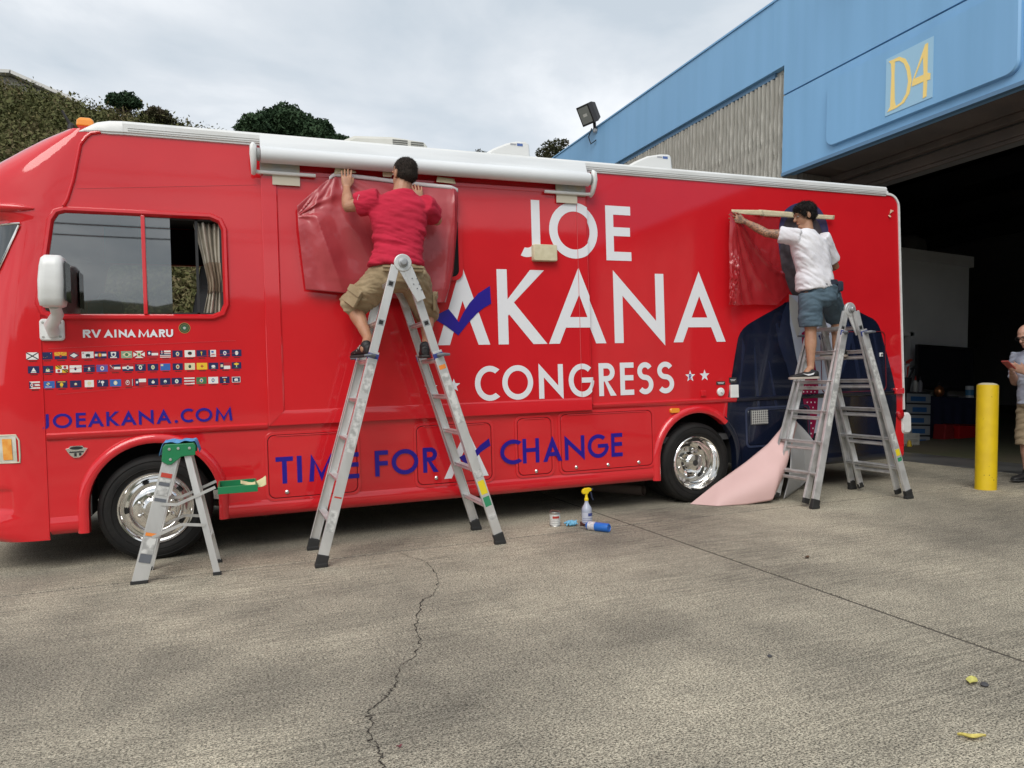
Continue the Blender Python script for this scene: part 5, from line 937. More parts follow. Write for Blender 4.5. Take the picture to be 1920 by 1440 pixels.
rows = [
 [(40, 143, W_, cross(K_)), (168, 260, N_, [(Y_, el(.2, .3, .02, .04)), (Y_, el(.35, .25, .02, .04)), (Y_, el(.5, .35, .02, .04)), (W_, el(.85, .8, .03, .05))]), (277, 380, N_, [(O_, sq(0, .45, 1, 1)), (Y_, [(.5, .45), (.3, 1), (.42, 1)]), (Y_, [(.5, .45), (.58, 1), (.7, 1)]), (Y_, [(.5, .45), (0, .7), (0, .9)]), (Y_, [(.5, .45), (1, .7), (1, .9)]), (R_, el(.5, .42, .1, .2))]), (395, 485, R_, [(N_, [(0.02, .5), (.5, .05), (.98, .5), (.5, .95)]), (W_, [(.14, .5), (.5, .18), (.86, .5), (.5, .82)])]), (505, 605, W_, [(K_, el(.52, .5, .2, .2)), (K_, sq(.38, .2, .46, .45)), (K_, sq(.58, .2, .66, .45)), (R_, sq(0, 0, 1, .1)), (R_, el(.12, .8, .05, .09))]), (615, 712, N_, [(W_, sq(0, .33, 1, .67)), (R_, el(.42, .5, .19, .36)), (Y_, el(.44, .5, .11, .22))]), (725, 818, N_, [(W_, [(.25, .9), (.75, .9), (.7, .35), (.5, .15), (.3, .35)]), (N_, el(.5, .55, .12, .2)), (W_, sq(.2, .06, .8, .2))]), (835, 928, S_, [(C_, [(.08, .5), (.5, .1), (.92, .5), (.5, .9)]), (G_, el(.5, .5, .16, .24))]), (938, 1033, W_, cross(R_, .1)+[(C_, el(.5, .5, .2, .34)), (G_, el(.5, .5, .1, .18))]), (1053, 1145, R_, [(W_, sq(.4, .33, 1, .67)), (N_, sq(0, .33, .4, 1)), (W_, el(.2, .66, .1, .2))]), (1160, 1250, W_, stripes(R_, ((.12, .25), (.62, .75)))+stripes(N_, ((.37, .5),))+[(N_, sq(0, .5, .38, 1)), (R_, sq(0, .7, .38, .8)), (W_, sq(.16, .5, .22, 1))]), (1265, 1350, N_, seal(C_, B_)+[(R_, sq(.35, .1, .65, .2))]), (1367, 1455, W_, [(K_, el(.5, .55, .2, .26)), (R_, sq(.4, .3, .6, .4))]), (1466, 1550, N_, [(Y_, el(.5, .5, .04, .3)), (Y_, el(.5, .7, .12, .05))]), (1565, 1630, W_, [(N_, sq(0, 0, .25, 1)), (B_, sq(.4, .6, .7, .85)), (R_, sq(.4, .3, .8, .4))]), (1662, 1745, N_, seal(W_, V_)), (1762, 1843, N_, seal(W_))],
 [(50, 145, FB and N_, [(W_, [(.3, .25), (.5, .8), (.72, .25)]), (W_, sq(.25, .08, .75, .18))]), (170, 263, N_, [(C_, el(.5, .4, .18, .22)), (G_, el(.5, .6, .08, .16)), (W_, sq(.3, .16, .7, .22))]), (283, 387, Y_, [(K_, [(0, 1), (.12, 1), (.5, .5), (.38, .5)]), (K_, [(.2, 1), (.34, 1), (.5, .78), (.5, .6)]), (W_, sq(.5, .5, 1, 1)), (R_, el(.75, .75, .12, .2)), (W_, sq(0, 0, .5, .5)), (R_, el(.25, .25, .12, .2)), (K_, [(.5, .5), (.62, .5), (1, .05), (1, 0), (.9, 0)]), (K_, [(.7, .5), (.84, .5), (1, .3), (1, .15)])]), (400, 500, W_, [(N_, el(.48, .5, .1, .22))]), (516, 610, N_, [(W_, el(.5, .5, .1, .2)), (C_, sq(.36, .15, .64, .22)), (R_, el(.5, .75, .05, .08))]), (625, 720, V_, seal(W_, R_)), (735, 826, R_, [(W_, sq(.4, .33, 1, .67)), (N_, sq(.4, .67, 1, 1)), (N_, [(0, .35), (.08, .35), (.4, .9), (.4, 1), (.3, 1)]), (W_, [(.03, .9), (.06, .95), (.38, .42), (.34, .4)])]), (842, 933, W_, [(R_, sq(0, .67, 1, 1)), (N_, sq(0, 0, 1, .33)), (W_, el(.5, .5, .16, .32)), (N_, el(.5, .5, .1, .2))]), (948, 1038, N_, seal(W_, G_)+[(C_, sq(.2, .82, .8, .88))]), (1053, 1142, N_, seal(C_, S_)), (1160, 1243, B_, [(C_, sq(.05, .65, .3, .9))]), (1263, 1348, N_, seal(C_, R_)), (1364, 1450, C_, [(K_, el(.5, .5, .14, .26)), (G_, el(.5, .6, .07, .14))]), (1465, 1553, Y_, [(R_, el(.5, .5, .05, .26)), (R_, el(.5, .5, .16, .08))]), (1563, 1645, N_, [(W_, el(.5, .45, .2, .2)), (C_, sq(.3, .14, .7, .22))]), (1660, 1745, W_, [(N_, sq(0, 0, .36, 1)), (R_, sq(.36, .5, 1, 1)), (C_, sq(.06, .3, .3, .7))]), (1757, 1838, N_, [(Y_, [(.2, .75), (.5, .95), (.8, .75), (.6, .55), (.4, .55)]), (W_, sq(.47, .25, .53, .55)), (G_, el(.5, .2, .2, .08))])],
 [(57, 147, W_, [(R_, sq(0, .62, 1, .80)), (R_, sq(0, .2, 1, .38)), (N_, [(0, 0), (.55, .5), (0, 1)]), (W_, el(.24, .5, .13, .26)), (R_, el(.24, .5, .07, .14)), (R_, [(1, .5), (1.0, .9), (.95, .5)])]), (170, 270, B_, [(C_, el(.45, .6, .15, .2)), (K_, [(.3, .7), (.6, .4), (.65, .45), (.35, .75)]), (W_, sq(.2, .14, .75, .22))]), (280, 376, N_, [(Y_, sq(.15, .8, .85, .9)), (Y_, el(.5, .48, .15, .26)), (Y_, sq(.4, .1, .6, .18))]), (398, 494, N_, [(C_, el(.5, .5, .12, .16)), (R_, sq(.35, .25, .65, .32))]), (522, 598, W_, [(C_, el(.5, .55, .22, .26)), (C_, sq(.3, .15, .7, .2))]), (625, 718, N_, [(W_, el(.18, .78, .1, .17)), (N_, el(.14, .82, .08, .14)), (W_, el(.5, .66, .15, .2)), (W_, sq(.46, .15, .54, .5))]), (733, 827, B_, seal(C_)+[(W_, el(.5, .5, .08, .16))]), (847, 930, R_, [(W_, el(.42, .5, .2, .36)), (R_, el(.42, .5, .15, .28)), (W_, el(.42, .55, .06, .12)), (N_, sq(.92, 0, 1, 1)), (W_, sq(.88, 0, .92, 1))]), (945, 1036, R_, [(W_, sq(.33, .5, 1, 1)), (N_, sq(0, 0, .33, 1)), (W_, el(.17, .5, .1, .2))]), (1052, 1138, N_, [(W_, el(.5, .45, .16, .2)), (C_, el(.5, .65, .07, .12))]), (1153, 1240, N_, [(W_, el(.5, .5, .14, .24)), (G_, el(.5, .4, .08, .1))]), (1250, 1336, N_, seal(W_, S_)), (1355, 1443, W_, stripes(R_, ((.2, .4), (.6, .8)))), (1457, 1543, G_, seal(C_, B_)), (1558, 1640, W_, [(B_, el(.48, .5, .16, .3)), (C_, el(.48, .5, .09, .18))]), (1653, 1736, N_, [(W_, sq(.25, .82, .75, .92)), (R_, el(.5, .5, .14, .2)), (Y_, el(.5, .5, .07, .12)), (W_, sq(.38, .1, .62, .2))]), (1752, 1830, R_, [(W_, sq(.05, .08, .95, .92)), (N_, sq(.1, .16, .9, .84)), (W_, el(.5, .5, .22, .2)), (W_, sq(.34, .26, .42, .45)), (W_, sq(.6, .26, .68, .45))])]]
for row, (zm, zM) in zip(rows, ((1.522, 1.574), (1.425, 1.476), (1.315, 1.366))):
    for a, c, base, ex in row:
        vv = 100
        flag(fr(a, vv).x, fr(c, vv).x, zm, zM, base, ex)
# ---- portrait print on the rear quarter: suit, shirt, dotted tie, head (generic)
r7 = lambda a, b: (lambda p: (p.x, p.z))(SY(1280+a/2.25, 340+b/2.25, 0))
def chaikin(p, n=2):
    for _ in range(n):
        q = []
        for i in range(len(p)): a, c = p[i], p[(i+1) % len(p)]; q += [(a[0]*.75+c[0]*.25, a[1]*.75+c[1]*.25), (a[0]*.25+c[0]*.75, a[1]*.25+c[1]*.75)]
        p = q
    return p
suit = [(445, 500), (410, 528), (330, 570), (240, 625), (222, 720), (205, 830), (192, 900), (188, 960), (185, 1000), (200, 1035), (222, 1085), (238, 1150), (244, 1210), (560, 1178), (905, 1048), (905, 950), (895, 860), (870, 760), (850, 690), (825, 590), (760, 560), (680, 512), (620, 560)]
sp = [r7(*p) for p in suit]; i0 = suit.index((244, 1210)); sp[i0] = (sp[i0][0], 0.292); sp[i0+1] = (6.4, 0.292); sp[i0+2] = (7.42, 0.292)
sp = sp[:i0]+sp[i0:i0+3]+sp[i0+3:]; sp = [(x, max(z, 0.2921)) for x, z in chaikin(sp, 2)]
printed('portrait_suit', [[sp]], NAVYP, -0.0024, split=False)
printed('portrait_lapel', [[[r7(*p) for p in ((445, 500), (452, 600), (480, 740), (510, 900), (530, 1060), (505, 1064), (470, 900), (435, 770), (400, 660), (420, 560))]], [[r7(*p) for p in ((640, 600), (660, 700), (610, 880), (580, 1060), (600, 1060), (640, 900), (690, 760), (720, 640), (668, 540))]]], mat('lapel_print', (0.016, 0.024, 0.055), 0.25, coat=0.3), -0.0032, split=False)
for q in ([(300, 700), (306, 705), (318, 860), (330, 1010), (322, 1012), (304, 860)], [(250, 660), (262, 700), (252, 800), (236, 900), (232, 890), (244, 790)], [(360, 760), (366, 760), (392, 900), (420, 1060), (410, 1062), (380, 900)], [(700, 620), (712, 625), (740, 760), (760, 900), (750, 905), (725, 770)], [(800, 640), (808, 640), (836, 780), (850, 900), (842, 902), (822, 780)], [(390, 600), (400, 596), (420, 680), (440, 760), (430, 762), (405, 690)]): printed('portrait_suit_fold', [[[r7(*p) for p in q]]], mat('suit_fold_print', (0.013, 0.019, 0.044), 0.25, coat=0.3), -0.0030, split=False)
printed('portrait_shirt', [[[r7(*p) for p in ((448, 478), (452, 600), (478, 740), (512, 900), (530, 1062), (578, 1062), (612, 880), (650, 700), (640, 560), (600, 500))]]], mat('shirt_print', (0.48, 0.52, 0.62), 0.3, coat=0.2), -0.0040, split=False)
printed('portrait_collar', [[[r7(*p) for p in ((448, 476), (449, 540), (462, 600), (484, 665), (505, 590), (492, 520))]]], mat('collar_print', (0.50, 0.50, 0.48), 0.3, coat=0.2), -0.0048, split=False)
tie = [(500, 640), (530, 620), (548, 660), (556, 760), (572, 870), (564, 1000), (548, 1082), (532, 1082), (512, 960), (498, 860), (506, 740)]
printed('portrait_tie', [[[r7(*p) for p in tie]]], mat('tie_print', (0.30, 0.006, 0.06), 0.3, coat=0.2), -0.0056, split=False)
dots = []
for j in range(18):
    for i in range(5):
        a = 500+i*16+(8 if j % 2 else 0); c = 690+j*22
        lo = poly1([640, 760, 870, 960, 1082], [503, 507, 500, 514, 534], c); hi = poly1([640, 760, 870, 1000, 1082], [545, 554, 570, 562, 546], c)
        if lo+4 < a < hi-4: x, z = r7(a, c); dots += disc(x, z, 0.009, 8)
printed('tie_dots', dots, PRINTW, -0.0062, split=False, step=0.0)
hair = [(404, 330), (400, 250), (408, 170), (425, 125), (460, 98), (500, 88), (545, 92), (580, 115), (605, 160), (618, 220), (610, 300), (560, 380)]
printed('portrait_hair', [[chaikin([r7(*p) for p in hair])]], mat('hair_print', (0.040, 0.042, 0.13), 0.25, coat=0.3, col2=(0.07, 0.065, 0.13), vscale=7), -0.0024, split=False)
face = [(412, 360), (408, 300), (415, 230), (430, 165), (460, 140), (540, 140), (580, 180), (596, 260), (590, 350), (560, 430), (520, 490), (500, 520), (470, 490), (450, 460), (425, 420)]
printed('portrait_face', [[chaikin([r7(*p) for p in face])]], mat('face_print', (0.10, 0.085, 0.095), 0.28, coat=0.3, col2=(0.045, 0.036, 0.040), vscale=9, vlo=0.35, vhi=0.65), -0.0032, split=False)
# ---- bits of tape and the masked box on the wrap
def tapebit(label, pts, Y, lift=0.0, name='masking_tape', m=TAPE, nx=6):
    P = [SY(u, v, Y) for u, v in pts]; b = MB()
    def S(s, t):
        p = P[0].lerp(P[1], s).lerp(P[3].lerp(P[2], s), t); return p+Vector((0, -0.003-lift*t*t-0.0015*math.sin(s*11+t*4), 0))
    b.grid(S, nx, 3); o = b.build(name, m, origin=P[0], smooth=True, recalc=False, solid=0.0008); return tag(o, label, 'tape', 'pieces of masking tape')
r3 = lambda a, b: (440+a/3.789, 240+b/3.789)
tapebit('masking tape flap on the film corner beside the man in red, under the awning', [r3(715, 282), r3(860, 305), r3(862, 322), r3(705, 330)], SL-0.05, 0.01)
tapebit('masking tape piece half hidden beside the head of the man in red', [r3(1050, 305), r3(1130, 318), r3(1110, 352), r3(1052, 348)], SL-0.04, 0.01)
tapebit('folded masking tape piece right of the head of the man in red', [r3(1440, 345), r3(1560, 362), r3(1566, 402), r3(1428, 388)], SL-0.04, 0.02)
r4b = lambda a, b: (1440+a/4, 240+b/4)
tapebit('upper twist of pink masking tape by the motorhome rear top corner', [r4b(918, 612), r4b(944, 622), r4b(912, 640), r4b(906, 648)], -0.004, 0.01, m=mat('pink_tape', (0.66, 0.42, 0.30), 0.6))
tapebit('lower tail of pink masking tape by the motorhome rear top corner', [r4b(898, 655), r4b(914, 650), r4b(916, 668), r4b(908, 672)], -0.004, 0.012, m=MATS['pink_tape'])
P = r5(588, 478); Q = r5(723, 574); b = MB(); b.prism([xz(p, SL-0.002) for p in rr(P.x, Q.x, Q.z, P.z, 0.012, 3)], (0, -0.055, 0), bev=0.008); mb = tag(b.build('masked_box', mat('cream_masking', (0.66, 0.60, 0.42), 0.55, col2=(0.60, 0.54, 0.36), vscale=20), origin=(P.x, SL, Q.z), smooth=True, angle=25), 'cream masked porch light box between the J and the O', 'light box')
# ------------------------------------------------------------------ ladders
RUBR = mat('rubber_foot', (0.02, 0.02, 0.02), 0.7); HNG = mat('cast_hinge', (0.36, 0.37, 0.38), 0.5, 0.5); LCK = mat('blue_lock', (0.03, 0.05, 0.22), 0.45); LKG = mat('grey_lock', (0.12, 0.13, 0.15), 0.5)
STW = mat('sticker_white', (0.62, 0.62, 0.60), 0.6, col2=(0.35, 0.35, 0.34), vscale=25); STY = mat('sticker_yellow', (0.75, 0.60, 0.02), 0.5); STG = mat('sticker_green', (0.03, 0.25, 0.12), 0.5); STR = mat('sticker_red', (0.5, 0.05, 0.03), 0.5); STO = mat('sticker_orange', (0.8, 0.25, 0.04), 0.5)
def big_ladder(label, feet, apex, t_out, t_in0, rung_dz, stickers, metal, z_first=0.30, inner_in=0.036, flare=0.030, twin=0.0, spread=0.055):
    """feet: dict side -> (x, y_near, y_far) of the outer rails; apex (x, z) of hinge centre; outer section up to fraction t_out, inner section from t_in0"""
    xm, zm = apex; cx = (feet['l'][0]+feet['r'][0])/2; cy = (feet['l'][1]+feet['l'][2])/2
    L = thing('folding_ladder', label, 'ladder', (cx, cy, 0), None, 'folding ladders'); info = {}
    for sd, sg in (('l', -1), ('r', 1)):
        fx, yn, yf = feet[sd]; top = Vector((xm+sg*spread, 0, zm-0.02)); bot = Vector((fx, 0, 0.03)); ax = (top-bot); ln = ax.length; axn = ax.normalized(); nrm = Vector((axn.z, 0, -axn.x))
        yin, yif = yn+inner_in+0.035, yf-inner_in-0.035
        def at(t): return bot.lerp(top, t)
        info[sd] = (at, yin, yif)
        for y, yt, s2 in ((yn, yn+flare, 1), (yf, yf-flare, -1)):
            a = at(0); e = at(t_out); b = MB(); a = Vector((a.x, y, a.z)); e = Vector((e.x, yt, e.z))
            b.bar(a, e, 0.072, 0.006, nrm); 
            for q in (-1, 1): b.bar(a+nrm*q*0.033+Vector((0, s2*0.014, 0)), e+nrm*q*0.033+Vector((0, s2*0.014, 0)), 0.006, 0.024, nrm)
            rl = b.build('outer_rail', metal, L, bevel=0.0015)
            b = MB(); b.box(Vector((fx, y+s2*0.010, 0.026))+axn*0.02, (0.082, 0.042, 0.085), Matrix((nrm, Vector((0, 1, 0)), axn)).transposed()); b.bx(fx-0.045, fx+0.045, y-0.014 if s2 > 0 else y-0.034, y+0.034 if s2 > 0 else y+0.014, 0.0, 0.03); b.build('rubber_foot', RUBR, L, bevel=0.006)
        for y, s2 in ((yin, 1), (yif, -1)):
            a = at(t_in0); e = at(1.0); b = MB(); a = Vector((a.x, y, a.z)); e = Vector((e.x, y, e.z)); b.bar(a, e, 0.062, 0.006, nrm)
            for q in (-1, 1): b.bar(a+nrm*q*0.028+Vector((0, s2*0.012, 0)), e+nrm*q*0.028+Vector((0, s2*0.012, 0)), 0.006, 0.02, nrm)
            b.build('inner_rail', metal, L, bevel=0.0015)
            if t_in0 < 0.1:
                b = MB(); b.box(Vector((a.x, y+s2*0.006, a.z)), (0.066, 0.03, 0.05), Matrix((nrm, Vector((0, 1, 0)), axn)).transposed()); b.build('rubber_foot', RUBR, L, bevel=0.004)
        # rungs
        H = zm; z = z_first
        while z < H*t_out-0.02:
            t = (z-0.03)/(zm-0.05); p = at(t); f = t/t_out; b = MB(); y0 = yn+flare*f; y1 = yf-flare*f
            b.tube([Vector((p.x, y0+0.002, z)), Vector((p.x, y1-0.002, z))], 0.024, 10, flat=0.72, side=nrm); b.bx(p.x-0.026-0.012*(twin > 0), p.x+0.026+0.012*(twin > 0), y0+0.004, y1-0.004, z+0.012, z+0.018); b.build('rung', metal, L, smooth=True, angle=40); z += rung_dz
        z = z_first-twin
        while z < H-0.1:
            if z < H*t_in0+0.06 or (z < H*t_out-0.02 and t_in0 > 0.1): z += rung_dz; continue
            t = (z-0.03)/(zm-0.05); p = at(t); b = MB()
            b.tube([Vector((p.x, yin, z)), Vector((p.x, yif, z))], 0.022, 10, flat=0.75, side=nrm); b.bx(p.x-0.024, p.x+0.024, yin+0.004, yif-0.004, z+0.011, z+0.016); b.build('rung', metal, L, smooth=True, angle=40)
            if z > H*t_out*0.98:
                b = MB(); b.prism([Vector((p.x, yin-0.0035, z))+nrm*c*0.015+axn*d*0.015 for c, d in ((-1, -1), (1, -1), (1, 1), (-1, 1))], (0, -0.002, 0)); b.build('rung_plug', BLACK, L); b = MB(); b.ring([Vector((p.x, yin-0.0032, z))+nrm*c*0.023+axn*d*0.023 for c, d in ((-1, -1), (1, -1), (1, 1), (-1, 1))], [Vector((p.x, yin-0.0032, z))+nrm*c*0.0155+axn*d*0.0155 for c, d in ((-1, -1), (1, -1), (1, 1), (-1, 1))], (0, -0.0012, 0)); b.build('rung_flange', HNG, L)
            z += rung_dz
        # lock pins at the head of the outer section
        p = at(t_out-0.015)
        for y, s2 in ((yn+flare, -1), (yf-flare, 1)):
            b = MB(); b.tube([Vector((p.x, y, p.z)), Vector((p.x, y+s2*0.03, p.z)), Vector((p.x+sg*0.03, y+s2*0.055, p.z+0.004)), Vector((p.x+sg*0.075, y+s2*0.055, p.z+0.002))], [0.016, 0.016, 0.013, 0.009], 8); b.build('lock_pin', LKG, L, smooth=True)
            b = MB(); b.bar(Vector((p.x, y-s2*0.004, p.z))-axn*0.03, Vector((p.x, y-s2*0.004, p.z))+axn*0.02, 0.079, 0.016, nrm); b.build('lock_collar', LCK, L, bevel=0.004)
        # bottom brace between flared rails
        p = at(0.10); b = MB(); b.bar(Vector((p.x-sg*0.012, yn+0.01, p.z-0.02)), Vector((at(0.2).x-sg*0.02, (yn+yf)/2-0.08*0+0.0, at(0.2).z)), 0.018, 0.008); 
        b.bar(Vector((p.x-sg*0.012, yf-0.01, p.z-0.02)), Vector((at(0.2).x-sg*0.02, (yn+yf)/2, at(0.2).z)), 0.018, 0.008)
        # stickers on the near outer rail
        for s_ in stickers.get(sd, []):
            t0, t1, m = s_; a = at(t0); e = at(t1); off = -0.0042; b = MB()
            ya, ye = yn+flare*t0/t_out, yn+flare*t1/t_out
            b.add([Vector((a.x, ya+off, a.z))-nrm*0.026, Vector((a.x, ya+off, a.z))+nrm*0.026, Vector((e.x, ye+off, e.z))+nrm*0.026, Vector((e.x, ye+off, e.z))-nrm*0.026], [(0, 1, 2, 3)]); b.build('sticker', m, L, recalc=False)
    yin, yif = info['l'][1], info['l'][2]
    for y, s2 in ((yin, -1), (yif, 1)):
        b = MB(); b.lathe([(0.062, 0.014), (0.066, 0.010), (0.066, -0.010), (0.062, -0.014)], (xm, y, zm), 'Y', 28)
        for sg in (-1, 1):
            at = info['l' if sg < 0 else 'r'][0]; e = at(0.88); b.bar(Vector((xm+sg*0.02, y, zm)), Vector((e.x, y, e.z)), 0.070, 0.012 if sg < 0 else 0.017, (1, 0, 0))
        b.build('hinge', metal, L, bevel=0.002)
        b = MB(); b.lathe([(0.036, 0.0145*s2), (0.036, 0.022*s2), (0.024, 0.026*s2), (0.024, 0.046*s2), (0.018, 0.052*s2), (0, 0.053*s2)], (xm, y, zm), 'Y', 20); b.build('hinge_knob', HNG if y < (yin+yif)/2 else LCK, L, smooth=True, angle=30)
        for sg in (-1, 1):
            at = info['l' if sg < 0 else 'r'][0]
            for k, (dt, dn) in enumerate(((0.955, -.02), (0.955, .018), (0.935, -.022), (0.935, .02), (0.92, -.006), (0.915, .022))):
                p = at(dt); b = MB(); b.lathe([(0.0045, 0.0155*s2), (0.0045, 0.017*s2), (0, 0.0172*s2)], (p.x+dn, y, p.z), 'Y', 8); b.build('rivet', LKG, L)
    return L, info
A1 = SY(755, 493, -0.75)
ladder1, LI1 = big_ladder('tall aluminium folding ladder straddled by the man in the red shirt', {'l': (1.108, -0.822, -0.222), 'r': (2.470, -0.752, -0.140)}, (A1.x, A1.z), 0.70, 0.26, 0.285,
    {'l': [(0.56, 0.66, STW), (0.10, 0.17, STW), (0.21, 0.215, STR), (0.36, 0.54, STW)], 'r': [(0.44, 0.62, STW), (0.235, 0.265, STW), (0.175, 0.225, STY), (0.13, 0.165, STG), (0.08, 0.10, STW), (0.635, 0.65, STO)]}, ALU)
A2 = SY(1594, 580, -0.70)
ladder2, LI2 = big_ladder('shorter collapsed aluminium folding ladder under the man in the white shirt', {'l': (5.530, -0.815, -0.170), 'r': (6.655, -0.855, -0.145)}, (A2.x, A2.z), 0.90, 0.015, 0.285,
    {'l': [(0.40, 0.58, STW), (0.62, 0.8, STW)], 'r': [(0.26, 0.34, STW), (0.22, 0.255, STY), (0.19, 0.21, STG), (0.55, 0.80, STW)]}, ALUW, spread=0.045, inner_in=0.085, flare=0.085, twin=0.055)
# ------------------------------------------------------------------ step ladder with green top and pail shelf
yN, yF = -0.690, -0.300; xf, xb = -0.055, 0.428
T = SY(335, 846, -0.62); zt = T.z; xt = T.x
S = thing('step_ladder', 'small aluminium step ladder with green plastic top before the front wheel', 'ladder', ((xf+xb)/2, (yN+yF)/2, 0))
GRN = mat('green_plastic', (0.012, 0.20, 0.075), 0.4)
tf = Vector((xt-0.045, 0, zt-0.03)); tb_ = Vector((xt+0.055, 0, zt-0.03)); bf = Vector((xf, 0, 0.0)); bb = Vector((xb, 0, 0.0))
def fs(t, y0, yt): p = bf.lerp(tf, t); return Vector((p.x, lerp(y0, yt, t), p.z))
def bs(t, y0, yt): p = bb.lerp(tb_, t); return Vector((p.x, lerp(y0, yt, t), p.z))
ytN, ytF = -0.635, -0.345; nf = (tf-bf).normalized(); nfn = Vector((nf.z, 0, -nf.x)); nb = (tb_-bb).normalized(); nbn = Vector((nb.z, 0, -nb.x))
for y0, yt, s2 in ((yN, ytN, 1), (yF, ytF, -1)):
    b = MB(); a, e = fs(0.015, y0, yt), fs(1, y0, yt); b.bar(a, e, 0.095, 0.005, nfn)
    for q in (-1, 1): b.bar(a+nfn*q*0.046+Vector((0, s2*0.012, 0)), e+nfn*q*0.046+Vector((0, s2*0.012, 0)), 0.004, 0.022, nfn)
    for q in (-3, -2, -1, 0, 1, 2, 3): b.bar(a+nfn*q*0.0115-Vector((0, s2*0.0032, 0)), e+nfn*q*0.0115-Vector((0, s2*0.0032, 0)), 0.003, 0.002, nfn)
    fr_ = b.build('front_rail', ALU, S); b = MB(); b.box(fs(0.008, y0, yt)+Vector((0, s2*0.008, 0.002)), (0.106, 0.03, 0.028)); b.build('rubber_foot', RUBR, S, bevel=0.003)
    b = MB(); a, e = bs(0.015, y0, yt), bs(1, y0, yt); b.bar(a, e, 0.042, 0.004, nbn)
    for q in (-1, 1): b.bar(a+nbn*q*0.019+Vector((0, s2*0.010, 0)), e+nbn*q*0.019+Vector((0, s2*0.010, 0)), 0.004, 0.018, nbn)
    b.build('rear_leg', ALU, S); b = MB(); b.box(bs(0.008, y0, yt)+Vector((0, s2*0.006, 0.002)), (0.056, 0.03, 0.028)); b.build('rubber_foot', RUBR, S, bevel=0.003)
    # spreaders
    p0 = fs(0.36, y0, yt)+Vector((0.01, -s2*0.008, 0)); p1 = bs(0.42, y0, yt)+Vector((0, -s2*0.008, 0)); pm = (p0+p1)/2+Vector((0.02, 0, 0.045)); b = MB(); b.bar(p0, pm, 0.020, 0.003, (0, 0, 1)); b.bar(pm+Vector((0, -s2*0.003, 0)), p1+Vector((0, -s2*0.003, 0)), 0.020, 0.003, (0, 0, 1)); b.build('spreader', ALU, S)
    # shelf arms
    q0 = fs(0.62, y0, yt)+Vector((0.01, -s2*0.010, 0)); q1 = bs(0.70, y0, yt)+Vector((0.0, -s2*0.010, 0)); b = MB(); b.bar(q0, q0+Vector((0.10, 0, -0.012)), 0.020, 0.003, (0, 0, 1)); b.bar(q0+Vector((0.10, 0, -0.012)), q1+Vector((0.12, 0, 0.02)), 0.020, 0.003, (0, 0, 1)); b.build('shelf_arm', ALU, S)
for t in (0.32, 0.64):
    p0, p1 = fs(t, yN, ytN), fs(t, yF, ytF); b = MB(); b.bx(p0.x-0.035, p0.x+0.045, p0.y+0.004, p1.y-0.004, p0.z-0.02, p0.z); b.build('step', ALU, S, bevel=0.003)
b = MB(); p0, p1 = bs(0.25, yN, ytN), bs(0.25, yF, ytF); b.bar(p0, p1, 0.03, 0.012); p0, p1 = bs(0.6, yN, ytN), bs(0.6, yF, ytF); b.bar(p0, p1, 0.03, 0.012); b.build('rear_brace', ALU, S)
b = MB(); b.prism([xz((xt+x, zt+z), ytN-0.022) for x, z in ((-0.095, 0.035), (-0.08, 0.052), (0.095, 0.052), (0.11, 0.035), (0.105, -0.03), (0.02, -0.035), (-0.045, -0.085), (-0.07, -0.085), (-0.105, -0.06))], (0, 0.012, 0))
b.prism([xz((xt+x, zt+z), ytF+0.010) for x, z in ((-0.095, 0.035), (-0.08, 0.052), (0.095, 0.052), (0.11, 0.035), (0.105, -0.03), (0.02, -0.035), (-0.045, -0.085), (-0.07, -0.085), (-0.105, -0.06))], (0, 0.012, 0))
b.bx(xt-0.085, xt+0.10, ytN-0.0095, ytF+0.0095, zt+0.035, zt+0.051); b.build('top_cap', GRN, S, bevel=0.004)
for x, z in ((-0.055, 0.02), (0.0, 0.022), (0.07, 0.02), (-0.05, -0.05)):
    b = MB(); b.lathe([(0.010, 0), (0.009, -0.005), (0, -0.006)], (xt+x, ytN-0.022, zt+z), 'Y', 12); b.build('rivet', mat('bright_rivet', (0.75, 0.75, 0.74), 0.3, 0.9), S, smooth=True)
for t0, t1, w, m in ((0.83, 0.865, .034, STR), (0.795, 0.822, .034, STW), (0.765, 0.79, .034, LKG), (0.69, 0.76, .034, STW), (0.64, 0.665, .036, LKG), (0.37, 0.395, .036, STO), (0.235, 0.36, .036, STW), (0.165, 0.23, .036, LKG)):
    a, e = fs(t0, yN, ytN), fs(t1, yN, ytN); o_ = Vector((0, -0.0085, 0)); b = MB(); b.add([a-nfn*w+o_, a+nfn*w+o_, e+nfn*w+o_, e-nfn*w+o_], [(0, 1, 2, 3)]); b.build('sticker', m, S, recalc=False)
# pail shelf tray
q = SY(418, 916, -0.60); b = MB(); x0, x1, zs = xt+0.24, xt+0.50, q.z
for y in (ytN-0.03, ytF+0.03): b.bx(x0, x1, y-0.006, y+0.006, zs-0.03, zs+0.02)
b.bx(x0, x0+0.012, ytN-0.0235, ytF+0.0235, zs-0.03, zs+0.02); b.bx(x1-0.012, x1, ytN-0.0235, ytF+0.0235, zs-0.03, zs+0.02); b.bx(x0+0.0125, x1-0.0125, ytN-0.0235, ytF+0.0235, zs-0.03, zs-0.02); b.build('pail_shelf', GRN, S, bevel=0.003)
b = MB(); c = Vector((x0+0.17, (ytN+ytF)/2-0.02, zs+0.02))
b.grid(lambda s, t: c+Vector((-0.02+0.17*s, -0.07+0.11*t+0.02*math.sin(s*5), -0.020+0.036*abs(2*s-0.9)**1.5+0.012*math.sin(t*13+s*5)*(0.4+s)-0.03*max(0, 0.25-t)*4*(0.3+s*0.4))), 22, 18)
tag(b.build('cleaning_cloth', mat('pale_yellow_cloth', (0.62, 0.56, 0.32), 0.9), origin=c, smooth=True, recalc=False, solid=0.003), 'pale yellow cloth lying in the green ladder tray', 'cloth')
